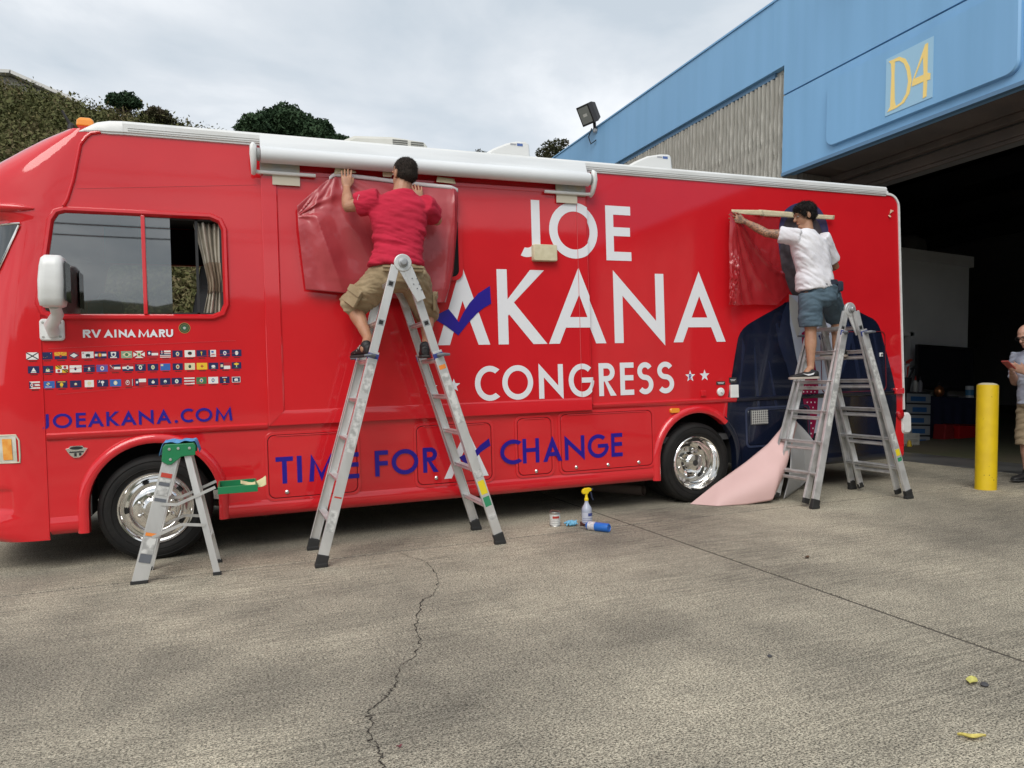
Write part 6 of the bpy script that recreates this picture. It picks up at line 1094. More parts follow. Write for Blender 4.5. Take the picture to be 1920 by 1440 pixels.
# blue cloth draped over the top cap
b = MB(); c = Vector((xt, (ytN+ytF)/2, zt+0.054))
def drape(s, t):
    x = (s-0.5)*0.30; y = (t-0.5)*0.30; ex = max(0, abs(x)-0.10); z = -ex*1.5*(1.2 if x < 0 else 1.0)+0.005*math.sin(s*23+t*7)+0.004*math.sin(t*19+s*11)
    return c+Vector((math.copysign(min(abs(x), 0.10)+ex*0.55, x)+0.004, y*0.92+0.03+0.012*math.sin(s*9), z+0.008))
b.grid(drape, 22, 16); tag(b.build('shop_towel', mat('blue_towel', (0.10, 0.33, 0.62), 0.85, col2=(0.08, 0.26, 0.52), vscale=30), origin=c, smooth=True, recalc=False, solid=0.0025), 'blue paper towel draped over the green ladder top', 'towel')
# ------------------------------------------------------------------ people
def strands(o, n, L, seed, down=0.5, minz=-9):
    """short hairs standing on a hair mesh, added to the same mesh"""
    me = o.data; rn = random.Random(seed); vs = [(v.co.copy(), v.normal.copy()) for v in me.vertices]; nv = []; nf = []; k0 = len(vs)
    for i in range(n):
        co, no = vs[rn.randrange(len(vs))]; d = (no+V((rn.gauss(0, .45), rn.gauss(0, .45), rn.gauss(0, .4)-down))).normalized(); s = no.cross(V((rn.gauss(0, 1), rn.gauss(0, 1), rn.gauss(0, 1)))).normalized()*0.0011
        l = L*rn.uniform(0.5, 1.2); k = k0+len(nv); nv += [co-s-no*0.002, co+s-no*0.002, co+d*l]; nf.append((k, k+1, k+2))
    me2 = bpy.data.meshes.new('hair'); me2.from_pydata([c for c, _ in vs]+nv, [], [tuple(p.vertices) for p in me.polygons]+nf); me2.materials.append(me.materials[0]); me2.polygons.foreach_set('use_smooth', [True]*len(me2.polygons)); o.data = me2
V = Vector
WORK = bpy.data.scenes.new('work')          # empty bench scene: keeps the remeshing fast, removed at the end
def remesh(mb, voxel, smooth_it=4, factor=0.5):
    me = bpy.data.meshes.new('tmp'); me.from_pydata(mb.v, [], mb.f)
    bm = bmesh.new(); bm.from_mesh(me); bmesh.ops.recalc_face_normals(bm, faces=bm.faces); bm.to_mesh(me); bm.free()
    o = bpy.data.objects.new('tmp', me); WORK.collection.objects.link(o)
    k = o.modifiers.new('r', 'REMESH'); k.mode = 'VOXEL'; k.voxel_size = voxel; k.use_smooth_shade = True
    k = o.modifiers.new('s', 'SMOOTH'); k.iterations = smooth_it; k.factor = factor
    WORK.view_layers[0].update(); dg = WORK.view_layers[0].depsgraph; r = bpy.data.meshes.new_from_object(o.evaluated_get(dg))
    bpy.data.objects.remove(o); return r
def finish(me, name, material, parent, disp=None):
    pm = WM[parent.name].inverted()
    cn = [(v.co.copy(), v.normal.copy()) for v in me.vertices]; flat = []
    for co, no in cn: flat += list(pm @ (co+no*disp(co) if disp else co))
    me.vertices.foreach_set('co', flat)
    me.materials.clear(); me.materials.append(material); me.name = name
    me.polygons.foreach_set('use_smooth', [True]*len(me.polygons)); me.update()
    o = bpy.data.objects.new(name, me); COL.objects.link(o); o.parent = parent; WM[o.name] = WM[parent.name]; return o
def ell(mb, c, r, R=None, n=14, m=10):
    c = Vector(c); rings = []
    for i in range(m+1):
        a = -math.pi/2+math.pi*i/m; rr_ = max(0.02, math.cos(a)); p = []
        for j in range(n):
            t = 2*math.pi*j/n; q = Vector((r[0]*rr_*math.cos(t), r[1]*rr_*math.sin(t), r[2]*math.sin(a)))
            p.append(c+(R @ q if R is not None else q))
        rings.append(p)
    mb.loft(rings)
def limb(mb, pts, rad, seg=14):
    """tapered limb with rounded ends"""
    pts = [Vector(p) for p in pts]; P = []; Rr = []
    n = len(pts)
    for i in range(n-1):
        for k in range(5):
            t = k/5; P.append(pts[i].lerp(pts[i+1], t)); Rr.append(lerp(rad[i], rad[i+1], smst(t)))
    P.append(pts[-1]); Rr.append(rad[-1])
    d0 = (P[1]-P[0]).normalized(); d1 = (P[-1]-P[-2]).normalized()
    P = [P[0]-d0*Rr[0]*0.75, P[0]-d0*Rr[0]*0.4]+P+[P[-1]+d1*Rr[-1]*0.4, P[-1]+d1*Rr[-1]*0.75]; Rr = [Rr[0]*0.45, Rr[0]*0.85]+Rr+[Rr[-1]*0.85, Rr[-1]*0.45]
    mb.tube(P, Rr, seg)
def torso(mb, rings, n=22):
    """rings: (centre, half width vector, half depth vector)"""
    mb.loft([[c+w*math.copysign(abs(math.cos(t))**0.85, math.cos(t))+d*math.copysign(abs(math.sin(t))**0.9, math.sin(t)) for t in [2*math.pi*k/n for k in range(n)]] for c, w, d in rings])
def hand(mb, wrist, fwd, palm, side, spread=0.10, curl=0.25, scale=1.0, thumb_out=0.7):
    """fwd: towards the fingertips; palm: direction the palm faces; side: direction of the thumb"""
    f = Vector(fwd).normalized(); p = Vector(palm); p = (p-f*p.dot(f)).normalized(); s = Vector(side); s = (s-f*s.dot(f)-p*s.dot(p)).normalized(); k = scale
    w = Vector(wrist)
    torso(mb, [(w+f*a*k, s*b*k, p*c*k) for a, b, c in ((-0.02, .026, .02), (0.01, .030, .018), (0.045, .040, .017), (0.08, .043, .015), (0.098, .040, .012))], 16)
    for i, (off, L, r) in enumerate(((0.0345, .072, .0086), (0.0118, .082, .0088), (-0.0118, .076, .0086), (-0.0345, .060, .0078))):
        b = w+f*0.088*k+s*off*k; d = (f+s*(spread*(1.2-i*0.8))).normalized(); c1 = (d+p*curl*0.7).normalized(); c2 = (d+p*curl*1.8).normalized()
        limb(mb, [b, b+d*L*0.42*k, b+d*L*0.42*k+c1*L*0.32*k, b+d*L*0.42*k+c1*L*0.32*k+c2*L*0.26*k], [r*1.1*k, r*k, r*0.95*k, r*0.8*k], 8)
    b = w+f*0.028*k+s*0.026*k; d = (f*0.7+s*thumb_out+p*0.25).normalized(); limb(mb, [b, b+d*0.042*k, b+d*0.042*k+(f+s*thumb_out*0.4).normalized()*0.034*k], [.0135*k, .011*k, .009*k], 8)
def head(mb, c, look, up, k=1.0):
    """skull, jaw, neck side handled elsewhere; look: facing direction"""
    l = Vector(look).normalized(); u = Vector(up); u = (u-l*u.dot(l)).normalized(); s = l.cross(u); R = Matrix((s, l, u)).transposed(); c = Vector(c)
    ell(mb, c+R @ Vector((0, -0.012, 0.030))*k, Vector((0.076, 0.096, 0.090))*k, R, 18, 12)
    ell(mb, c+R @ Vector((0, 0.022, -0.035))*k, Vector((0.060, 0.066, 0.078))*k, R, 16, 10)
    ell(mb, c+R @ Vector((0, 0.052, -0.088))*k, Vector((0.036, 0.036, 0.026))*k, R, 12, 8)
    limb(mb, [c+R @ Vector((0, 0.086, 0.012))*k, c+R @ Vector((0, 0.106, -0.022))*k], [0.010*k, 0.015*k], 8)
    ell(mb, c+R @ Vector((0, 0.080, 0.030))*k, Vector((0.052, 0.014, 0.012))*k, R, 10, 6)
    ell(mb, c+R @ Vector((0, 0.082, -0.056))*k, Vector((0.025, 0.012, 0.010))*k, R, 10, 6)
    for q in (-1, 1):
        ell(mb, c+R @ Vector((q*0.079, -0.008, -0.004))*k, Vector((0.010, 0.020, 0.033))*k, R @ Matrix.Rotation(q*0.3, 3, 'Z'), 10, 8)
    return R
def face_parts(c, R, parent, k=1.0, skin=None):
    EY = mat('eye_white', (0.42, 0.38, 0.35), 0.3); IR = mat('iris', (0.03, 0.02, 0.015), 0.2); c = Vector(c)
    for q in (-1, 1):
        b = MB(); ell(b, c+R @ Vector((q*0.031, 0.077, 0.012))*k, Vector((0.0095, 0.008, 0.0065))*k, R, 10, 8); e_ = b.build('eye', EY, parent, smooth=True); b = MB(); ell(b, c+R @ Vector((q*0.031, 0.085, 0.011))*k, Vector((0.005, 0.003, 0.005))*k, R, 8, 6); b.build('iris', IR, e_, smooth=True)
        b = MB(); b.tube([c+R @ Vector((q*0.014, 0.093, 0.030))*k, c+R @ Vector((q*0.032, 0.091, 0.036))*k, c+R @ Vector((q*0.050, 0.080, 0.030))*k], [.002, .0028, .0015], 6); b.build('eyebrow', mat('brow_hair', (0.02, 0.015, 0.012), 0.8), parent, smooth=True)
def skinmat(name, c, c2, tattoo=None):
    m = mat(name, c, 0.5, col2=c2, vscale=14, bump=0.06, bscale=120, sss=0.08)
    if tattoo:
        t = m.node_tree; b = t.nodes['Principled BSDF']; L = t.links.new; src = b.inputs['Base Color'].links[0].from_socket
        g = t.nodes.new('ShaderNodeNewGeometry'); sp = t.nodes.new('ShaderNodeSeparateXYZ'); L(g.outputs['Position'], sp.inputs[0])
        a = t.nodes.new('ShaderNodeMath'); a.operation = 'LESS_THAN'; L(sp.outputs[0], a.inputs[0]); a.inputs[1].default_value = tattoo[1]
        a0 = t.nodes.new('ShaderNodeMath'); a0.operation = 'GREATER_THAN'; L(sp.outputs[0], a0.inputs[0]); a0.inputs[1].default_value = tattoo[0]
        n = t.nodes.new('ShaderNodeTexNoise'); n.inputs['Scale'].default_value = 42; n.inputs['Detail'].default_value = 5; n.inputs['Distortion'].default_value = 1.2; L(g.outputs['Position'], n.inputs['Vector'])
        r = t.nodes.new('ShaderNodeValToRGB'); r.color_ramp.elements[0].position = 0.46; r.color_ramp.elements[0].color = (0, 0, 0, 1); r.color_ramp.elements[1].position = 0.56; L(n.outputs[0], r.inputs[0])
        z = t.nodes.new('ShaderNodeMath'); z.operation = 'GREATER_THAN'; L(sp.outputs[2], z.inputs[0]); z.inputs[1].default_value = tattoo[2]
        m1 = t.nodes.new('ShaderNodeMath'); m1.operation = 'MULTIPLY'; L(a.outputs[0], m1.inputs[0]); L(a0.outputs[0], m1.inputs[1]); m2 = t.nodes.new('ShaderNodeMath'); m2.operation = 'MULTIPLY'; L(m1.outputs[0], m2.inputs[0]); L(z.outputs[0], m2.inputs[1])
        m3 = t.nodes.new('ShaderNodeMath'); m3.operation = 'MULTIPLY'; L(m2.outputs[0], m3.inputs[0]); L(r.outputs[0], m3.inputs[1])
        m4 = t.nodes.new('ShaderNodeMath'); m4.operation = 'MULTIPLY'; L(m3.outputs[0], m4.inputs[0]); m4.inputs[1].default_value = 0.62
        x = t.nodes.new('ShaderNodeMix'); x.data_type = 'RGBA'; L(m4.outputs[0], x.inputs[0]); L(src, x.inputs[6]); x.inputs[7].default_value = (0.030, 0.040, 0.040, 1); L(x.outputs[2], b.inputs['Base Color'])
    return m
def folds(scale, amp, axis, seed=0.0):
    ax = Vector(axis).normalized()
    def f(co):
        q = co*scale; d = q.dot(ax); q2 = (q-ax*d)*0.35+ax*d*1.6+Vector((seed, seed*2, seed))
        n = noise.noise(q2)+0.5*noise.noise(q2*2.1+Vector((5, 1, 2))); m = noise.noise(q2*3.3+Vector((1, 7, 3))); return amp*(abs(n)*1.6-0.45+0.35*(1-2.2*abs(m)))
    return f
def shoe(mb, heel, toe, up, w=0.047, h=0.075):
    heel = Vector(heel); toe = Vector(toe); f = (toe-heel).normalized(); L = (toe-heel).length; u = Vector(up); u = (u-f*u.dot(f)).normalized(); s = f.cross(u)
    prof = ((0.0, .55, .85), (0.08, .75, 1.0), (0.28, .80, 1.05), (0.45, .88, .85), (0.65, 1.0, .62), (0.82, .96, .48), (0.94, .72, .38), (1.0, .35, .25))
    mb.loft([[heel+f*a*L+s*b*w*math.cos(t)+u*(c*h*0.5+c*h*0.5*math.copysign(abs(math.sin(t))**0.6, math.sin(t))) for t in [2*math.pi*k/16 for k in range(16)]] for a, b, c in prof])
def sole(mb, heel, toe, up, w=0.050, th=0.018):
    heel = Vector(heel); toe = Vector(toe); f = (toe-heel).normalized(); L = (toe-heel).length; u = Vector(up); u = (u-f*u.dot(f)).normalized(); s = f.cross(u)
    pr = ((-0.01, .55), (0.08, .80), (0.3, .82), (0.5, .92), (0.68, 1.04), (0.85, .98), (0.96, .72), (1.02, .32)); l = [heel+f*a*L+s*b*w for a, b in pr]+[heel+f*a*L-s*b*w for a, b in pr[::-1]]
    mb.prism([p-u*th*0.6 for p in l], u*th)
V = Vector
# ============ man in the red shirt, straddling the tall ladder
def J(u, v, Y): return SY(u, v, Y)
SK1 = skinmat('skin_tanned', (0.46, 0.24, 0.145), (0.40, 0.195, 0.115))
sole_l = J(682, 668, -0.50); sole_r = J(797, 669, -0.46)
m1 = thing('person', 'person in red t-shirt and khaki shorts straddling the tall ladder, seen from behind', 'person', (J(745, 668, -0.48).x, -0.48, sole_l.z))
hip = J(748, 512, -0.46); hl_ = J(722, 518, -0.46); hr_ = J(774, 518, -0.46); kl = J(662, 574, -0.22); kr = J(800, 590, -0.16); al = J(690, 634, -0.47); ar = J(800, 634, -0.42)
sh = J(748, 379, -0.42); sl_ = J(700, 377, -0.42); sr_ = J(797, 388, -0.42); el_ = J(652, 388, -0.34); wl = J(650, 354, -0.155); er = J(819, 413, -0.28); wr = J(786, 378, -0.15)
nk = J(754, 362, -0.40); hd = J(757, 329, -0.39); look = V((-0.42, 0.9, 0.06))
b = MB(); R1 = head(b, hd, look, (0.02, 0, 1), 1.10)
limb(b, [J(752, 372, -0.41), J(757, 340, -0.40)], [0.076, 0.068])
torso(b, [(hip+V((0, 0, -0.05)), V((.17, 0, 0)), V((0, .12, 0))), (hip.lerp(sh, 0.25), V((.155, 0, 0)), V((0, .11, 0))), (hip.lerp(sh, 0.6), V((.17, 0, 0)), V((0, .11, 0))), (hip.lerp(sh, 0.88), V((.18, 0, 0)), V((0, .11, 0))), (hip.lerp(sh, 1.06), V((.10, 0, 0)), V((0, .08, 0)))])
for s_, e_, w_ in ((sl_, el_, wl), (sr_, er, wr)): limb(b, [s_, s_.lerp(e_, .5), e_, e_.lerp(w_, .35), w_], [.062, .054, .044, .046, .030])
hand(b, wl, (0.03, 0.10, 1), (0.10, 1, 0), (1, 0, 0), 0.05, 0.12, 1.0, 0.45); hand(b, wr, (-0.05, 0.25, 1), (0, 1, 0), (-1, 0, 0), 0.08, 0.35)
for h_, k_, a_l in ((hl_, kl, al), (hr_, kr, ar)):
    limb(b, [h_, h_.lerp(k_, .5), k_, k_.lerp(a_l, .30), k_.lerp(a_l, .7), a_l], [.092, .080, .060, .062, .045, .036])
    
limb(b, [al, sole_l+V((0, -0.05, 0.05))], [.036, .036]); limb(b, [ar, sole_r+V((0, -0.05, 0.05))], [.036, .036])
finish(remesh(b, 0.0045, 4), 'body', SK1, m1); face_parts(hd, R1, m1, 1.10)
# hair
HAIR1 = mat('dark_short_hair', (0.022, 0.017, 0.014), 0.75, spec=0.25, col2=(0.060, 0.046, 0.038), vscale=160, stretch=(1, 1, 0.3), bump=0.8, bscale=260)
b = MB(); ell(b, hd+R1 @ V((0, -0.022, 0.044))*1.10, V((0.0855, 0.101, 0.088)), R1, 22, 16); ell(b, hd+R1 @ V((0, -0.036, 0.006))*1.10, V((0.084, 0.084, 0.078)), R1, 20, 14)
strands(finish(remesh(b, 0.006, 8), 'hair', HAIR1, m1, lambda co: 0.0035*noise.noise(co*80)+0.0025*noise.noise(co*170)), 7000, 0.013, 1)
# t-shirt
RSH = mat('red_cotton', (0.52, 0.012, 0.045), 0.9, col2=(0.45, 0.010, 0.037), vscale=8, bump=0.25, bscale=18, stretch=(0.5, 0.5, 1.4))
b = MB(); wst = J(742, 492, -0.465)
torso(b, [(wst+V((0, 0, -0.035)), V((.224, 0, 0)), V((0, .155, 0))), (wst+V((0, 0, 0.0)), V((.214, 0, 0)), V((0, .150, 0))), (hip.lerp(sh, 0.36), V((.190, 0, 0)), V((0, .138, 0))), (hip.lerp(sh, 0.58), V((.206, 0, 0)), V((0, .138, 0))), (hip.lerp(sh, 0.82), V((.232, 0, 0)), V((0, .136, 0))), (hip.lerp(sh, 0.98), V((.222, 0, 0)), V((0, .122, 0))), (hip.lerp(sh, 1.09)+V((.01, 0, 0)), V((.150, 0, 0)), V((0, .098, 0))), (hip.lerp(sh, 1.155)+V((.025, 0, 0)), V((.088, 0, 0)), V((0, .088, 0)))])
for s_, e_ in ((sl_, el_), (sr_, er)):
    d = (e_-s_); c0 = s_-d*0.25; c1 = s_+d*0.66; ax = d.normalized(); o1 = V((0, 0, 1)); o1 = (o1-ax*o1.dot(ax)).normalized(); o2 = ax.cross(o1)
    torso(b, [(c0, o1*.086, o2*.092), (s_, o1*.096, o2*.096), (s_+d*0.35, o1*.094, o2*.088), (c1, o1*.098, o2*.088)], 18)
fb = folds(9.0, 0.0125, (0.25, 0, 1), 1.3)
def f1(co):
    t = (co.z-wst.z)/(sh.z-wst.z); return fb(co)*(1.15 if t < 0.55 else 0.75)
finish(remesh(b, 0.009, 12), 't_shirt', RSH, m1, f1)
b = MB(); c = s_ = sl_.lerp(el_, 0.38)+V((-0.01, -0.078, 0.02))
for k in range(5): b.tube([c+V((-0.05+k*0.018, 0.012-0.002*k, -0.02+0.03*math.sin(k*2.1))), c+V((-0.035+k*0.018, 0.008-0.002*k, 0.03*math.cos(k*1.7))), c+V((-0.02+k*0.018, 0.006, 0.02*math.sin(k)))], 0.0022, 5)
b.build('sleeve_print', mat('sleeve_print', (0.7, 0.55, 0.55), 0.8), m1)
# cargo shorts
KH = mat('khaki_cotton', (0.36, 0.275, 0.165), 0.9, col2=(0.30, 0.225, 0.13), vscale=10, bump=0.3, bscale=22)
b = MB(); torso(b, [(hip+V((0, 0.0, 0.085)), V((.186, 0, 0)), V((0, .132, 0))), (hip+V((0, 0, 0.0)), V((.198, 0, 0)), V((0, .150, 0))), (hip+V((0, 0, -0.09)), V((.18, 0, 0)), V((0, .145, 0))), (hip+V((0, 0, -0.14)), V((.10, 0, 0)), V((0, .10, 0)))])
def leg_cloth(b, h_, k_, t1, r0, r1, r2):
    d = k_-h_; ax = d.normalized(); o1 = V((1, 0, 0)); o1 = (o1-ax*o1.dot(ax)).normalized(); o2 = ax.cross(o1)
    torso(b, [(h_-d*0.10, o1*r0*0.9, o2*r0*0.9), (h_+d*0.1, o1*r0, o2*r0), (h_+d*0.5*t1, o1*r1, o2*r1), (h_+d*0.92*t1, o1*r2, o2*r2), (h_+d*t1, o1*r2, o2*r2)], 20); return h_+d*0.62*t1, ax, o1, o2
ll = leg_cloth(b, hl_, kl+V((0, 0, -0.0)), 1.08, .120, .112, .112); lr = leg_cloth(b, hr_, kr, 1.05, .120, .108, .105)
finish(remesh(b, 0.009, 4), 'shorts', KH, m1, folds(10, 0.012, (0.3, 0.2, 1), 4.2))
def pocket(c, n, up, w, h, parent, material, name='cargo_pocket'):
    n = n.normalized(); up = (up-n*up.dot(n)).normalized(); s = n.cross(up); b = MB()
    b.prism([c+s*x*w+up*z*h for x, z in rr(-.5, .5, -.5, .5, .08, 3)], n*0.022, bev=0.008); b.prism([c+n*0.0225+s*x*w*1.04+up*(0.30+z*0.36)*h for x, z in rr(-.5, .5, -.5, .5, .1, 3)], n*0.010, bev=0.004); b.build(name, material, parent, smooth=True, angle=40)
pocket(ll[0]+V((-0.085, -0.075, -0.01)), V((-0.75, -0.62, 0.15)), V((0.55, -0.3, 0.9)), 0.14, 0.15, m1, KH)
pocket(lr[0]+V((0.085, -0.05, 0.0)), V((0.93, -0.35, 0)), V((-0.1, -0.2, 1)), 0.13, 0.15, m1, KH)
for x, w in ((-0.105, 0.10), (0.105, 0.10)): pocket(hip+V((x, -0.146, 0.01)), V((x*0.8, -1, 0)), V((0, 0, 1)), w, 0.045, m1, KH, 'back_pocket')
# shoes
SHB = mat('black_shoe', (0.012, 0.012, 0.013), 0.55, bump=0.2, bscale=60)
for nm, s_, a_l, tv in (('l', sole_l, al, V((-0.28, 0.85, 0))), ('r', sole_r, ar, V((0.2, 0.9, 0)))):
    t_ = tv.normalized(); heel = s_-t_*0.11+V((0, 0, 0.004)); toe = s_+t_*0.17+V((0, 0, 0.004)); b = MB(); shoe(b, heel, toe, (0, 0, 1), .05, .085); limb(b, [s_-t_*0.05+V((0, 0, 0.06)), s_-t_*0.045+V((0, 0, 0.085))], [.044, .043]); so_ = finish(remesh(b, 0.007, 2), 'shoe', SHB, m1)
    b = MB(); sole(b, heel, toe, (0, 0, 1)); b.build('sole', mat('shoe_sole', (0.03, 0.03, 0.03), 0.7), so_, bevel=0.004)
    b = MB()
    for k in range(3): q = s_+t_*(0.0+0.028*k)+V((0, 0, 0.082-0.014*k)); sd_ = V((-t_.y, t_.x, 0)); b.tube([q-sd_*0.045+V((0, 0, -0.03)), q-sd_*0.03, q+sd_*0.03, q+sd_*0.045+V((0, 0, -0.03))], 0.0045, 6)
    b.build('laces', mat('lace_grey', (0.30, 0.28, 0.25), 0.8), so_)
# ============ man in the white shirt on the shorter ladder
SK2 = skinmat('skin_olive', (0.40, 0.215, 0.13), (0.34, 0.17, 0.10), tattoo=(5.12, 5.585, 2.45))
solL = J(1513, 709, -0.56); solR = J(1568, 668, -0.42)
m2 = thing('person', 'person in white t-shirt and blue shorts with a tattooed arm stretched to the film', 'person', (solL.x, -0.52, solL.z))
hip = J(1536, 548, -0.50); hl_ = J(1519, 556, -0.51); hr_ = J(1555, 556, -0.49); kl = J(1520, 622, -0.50); kr = J(1569, 598, -0.26); al = J(1520, 690, -0.54); ar = J(1567, 650, -0.44)
sh = J(1513, 446, -0.47); sl_ = J(1487, 443, -0.46); sr_ = J(1545, 455, -0.45); el_ = J(1437, 437, -0.30); wl = J(1396, 415, -0.13); er = J(1566, 500, -0.40); wr = J(1535, 505, -0.14)
hd = J(1508, 405, -0.44); look = V((-0.92, 0.30, -0.26))
b = MB(); R2 = head(b, hd, look, (-0.10, 0, 1), 1.0)
limb(b, [J(1514, 440, -0.46), J(1512, 414, -0.45)], [0.060, 0.054])
torso(b, [(hip+V((0, 0, -0.05)), V((.155, 0, 0)), V((0, .115, 0))), (hip.lerp(sh, 0.3), V((.14, 0, 0)), V((0, .105, 0))), (hip.lerp(sh, 0.65), V((.155, 0, 0)), V((0, .105, 0))), (hip.lerp(sh, 0.9), V((.16, 0, 0)), V((0, .10, 0))), (hip.lerp(sh, 1.06), V((.09, 0, 0)), V((0, .075, 0)))])
for s_, e_, w_ in ((sl_, el_, wl), (sr_, er, wr)): limb(b, [s_, s_.lerp(e_, .5), e_, e_.lerp(w_, .35), w_], [.056, .048, .040, .041, .027])
hand(b, wl, (-0.95, 0.25, 0.32), (0.1, 1, 0.0), (0.2, 0.2, 1), 0.22, 0.14); hand(b, wr, (-0.3, 0.6, 0.2), (0.3, 0.6, -0.2), (0, 0, 1), 0.05, 0.5)
for h_, k_, a_l in ((hl_, kl, al), (hr_, kr, ar)): limb(b, [h_, h_.lerp(k_, .5), k_, k_.lerp(a_l, .32), k_.lerp(a_l, .7), a_l], [.086, .074, .054, .056, .040, .033])
limb(b, [al, solL+V((0, 0, 0.05))], [.033, .033]); limb(b, [ar, solR+V((0, 0, 0.05))], [.033, .033])
finish(remesh(b, 0.0045, 4), 'body', SK2, m2); face_parts(hd, R2, m2)
HAIR2 = mat('black_hair', (0.010, 0.008, 0.008), 0.6, spec=0.3, col2=(0.022, 0.018, 0.016), vscale=120, stretch=(1, 1, 0.3), bump=0.8, bscale=220)
b = MB(); ell(b, hd+R2 @ V((0, -0.024, 0.050)), V((0.088, 0.104, 0.088)), R2, 20, 14); ell(b, hd+R2 @ V((0, -0.040, 0.004)), V((0.082, 0.078, 0.072)), R2, 18, 12); ell(b, hd+R2 @ V((0, 0.040, 0.086)), V((0.066, 0.042, 0.030)), R2, 16, 10)
for q in (-1, 1): ell(b, hd+R2 @ V((q*0.072, 0.028, 0.022)), V((0.014, 0.016, 0.034)), R2, 10, 8)
strands(finish(remesh(b, 0.006, 5), 'hair', HAIR2, m2, lambda co: 0.009*noise.noise(co*45)+0.004*noise.noise(co*110)), 8000, 0.024, 2, 0.7)
WSH = mat('white_cotton', (0.74, 0.73, 0.76), 0.9, col2=(0.68, 0.67, 0.71), vscale=5, bump=0.2, bscale=16)
b = MB(); wst = J(1528, 532, -0.50)
torso(b, [(wst+V((0.0, 0, -0.055)), V((.190, 0, .016)), V((0, .142, 0))), (wst+V((0, 0, 0.02)), V((.184, 0, .014)), V((0, .140, 0))), (hip.lerp(sh, 0.40), V((.180, 0, 0)), V((0, .132, 0))), (hip.lerp(sh, 0.62), V((.186, 0, 0)), V((0, .130, 0))), (hip.lerp(sh, 0.84)+V((.01, 0, 0)), V((.196, 0, -.02)), V((0, .126, 0))), (hip.lerp(sh, 0.99)+V((.01, 0, 0)), V((.180, 0, -.02)), V((0, .110, 0))), (hip.lerp(sh, 1.09)+V((.01, 0, 0)), V((.110, 0, -.01)), V((0, .085, 0))), (hip.lerp(sh, 1.15)+V((.01, 0, 0)), V((.074, 0, 0)), V((0, .074, 0)))])
for s_, e_, q in ((sl_, el_, 0.52), (sr_, er, 0.80)):
    d = (e_-s_); ax = d.normalized(); o1 = V((0, 0, 1)); o1 = (o1-ax*o1.dot(ax)); o1 = o1.normalized() if o1.length > 0.1 else V((1, 0, 0)); o2 = ax.cross(o1)
    torso(b, [(s_-d*0.25, o1*.078, o2*.08), (s_, o1*.084, o2*.082), (s_+d*q*0.6, o1*.076, o2*.072), (s_+d*q, o1*.080, o2*.072)], 18)
finish(remesh(b, 0.009, 14), 't_shirt', WSH, m2, folds(7.0, 0.015, (0.75, 0, 0.66), 2.6))
BSH = mat('blue_grey_shorts', (0.085, 0.135, 0.175), 0.85, col2=(0.065, 0.105, 0.14), vscale=9, bump=0.25, bscale=20)
b = MB(); torso(b, [(hip+V((0, 0, 0.075)), V((.172, 0, 0)), V((0, .126, 0))), (hip, V((.182, 0, 0)), V((0, .140, 0))), (hip+V((0, 0, -0.09)), V((.165, 0, 0)), V((0, .135, 0))), (hip+V((0, 0, -0.14)), V((.09, 0, 0)), V((0, .09, 0)))])
leg_cloth(b, hl_, kl, 0.86, .108, .104, .104); leg_cloth(b, hr_, kr, 0.88, .108, .104, .108)
finish(remesh(b, 0.009, 4), 'shorts', BSH, m2, folds(9, 0.012, (0.3, 0.3, 1), 7.7))
b = MB(); torso(b, [(hip+V((0, 0, 0.060)), V((.186, 0, 0.012)), V((0, .141, 0))), (hip+V((0, 0, 0.105)), V((.180, 0, 0.012)), V((0, .136, 0)))], 26); b.build('waistband', mat('navy_waistband', (0.025, 0.03, 0.05), 0.85), m2, smooth=True, angle=50)
b = MB(); b.prism([V((hip.x+0.150+x*0.050, hip.y-0.085, hip.z+0.048+z*0.10)) for x, z in rr(-.5, .5, -.5, .5, .2, 3)], (0.02, -0.035, 0), bev=0.01); tag(b.build('glove', mat('navy_glove', (0.02, 0.025, 0.045), 0.85), origin=hip, smooth=True, angle=40), 'dark navy glove stuffed in the back of the blue shorts', 'glove')
for nm, s_, a_l, tv in (('l', solL, al, V((-0.95, 0.22, 0))), ('r', solR, ar, V((-0.2, 0.95, 0)))):
    t_ = tv.normalized(); heel = s_-t_*0.105+V((0.01, 0, 0.004)); toe = s_+t_*0.175+V((0, 0, 0.004)); b = MB(); shoe(b, heel, toe, (0, 0, 1), .046, .070); limb(b, [s_-t_*0.045+V((0, 0, 0.05)), a_l+V((0, 0, -0.045))], [.038, .036]); so_ = finish(remesh(b, 0.007, 2), 'shoe', SHB, m2)
    b = MB(); sole(b, heel, toe, (0, 0, 1), .050, .022); b.build('sole', mat('tan_sole', (0.42, 0.37, 0.32), 0.7), so_, bevel=0.004)
    sd_ = V((t_.y, -t_.x, 0)); sd_ = sd_ if sd_.y < 0 else -sd_
    b = MB(); sw = [(-0.09, .040), (-0.075, .020), (-0.02, .012), (0.05, .034), (-0.01, .026), (-0.05, .030)]
    b.prism([s_+t_*(0.03+a*0.9)+V((0, 0, c+0.012))+sd_*(0.0455-0.06*max(0, a)*0) for a, c in sw], sd_*0.006); b.build('shoe_stripe', PRINTW, so_)
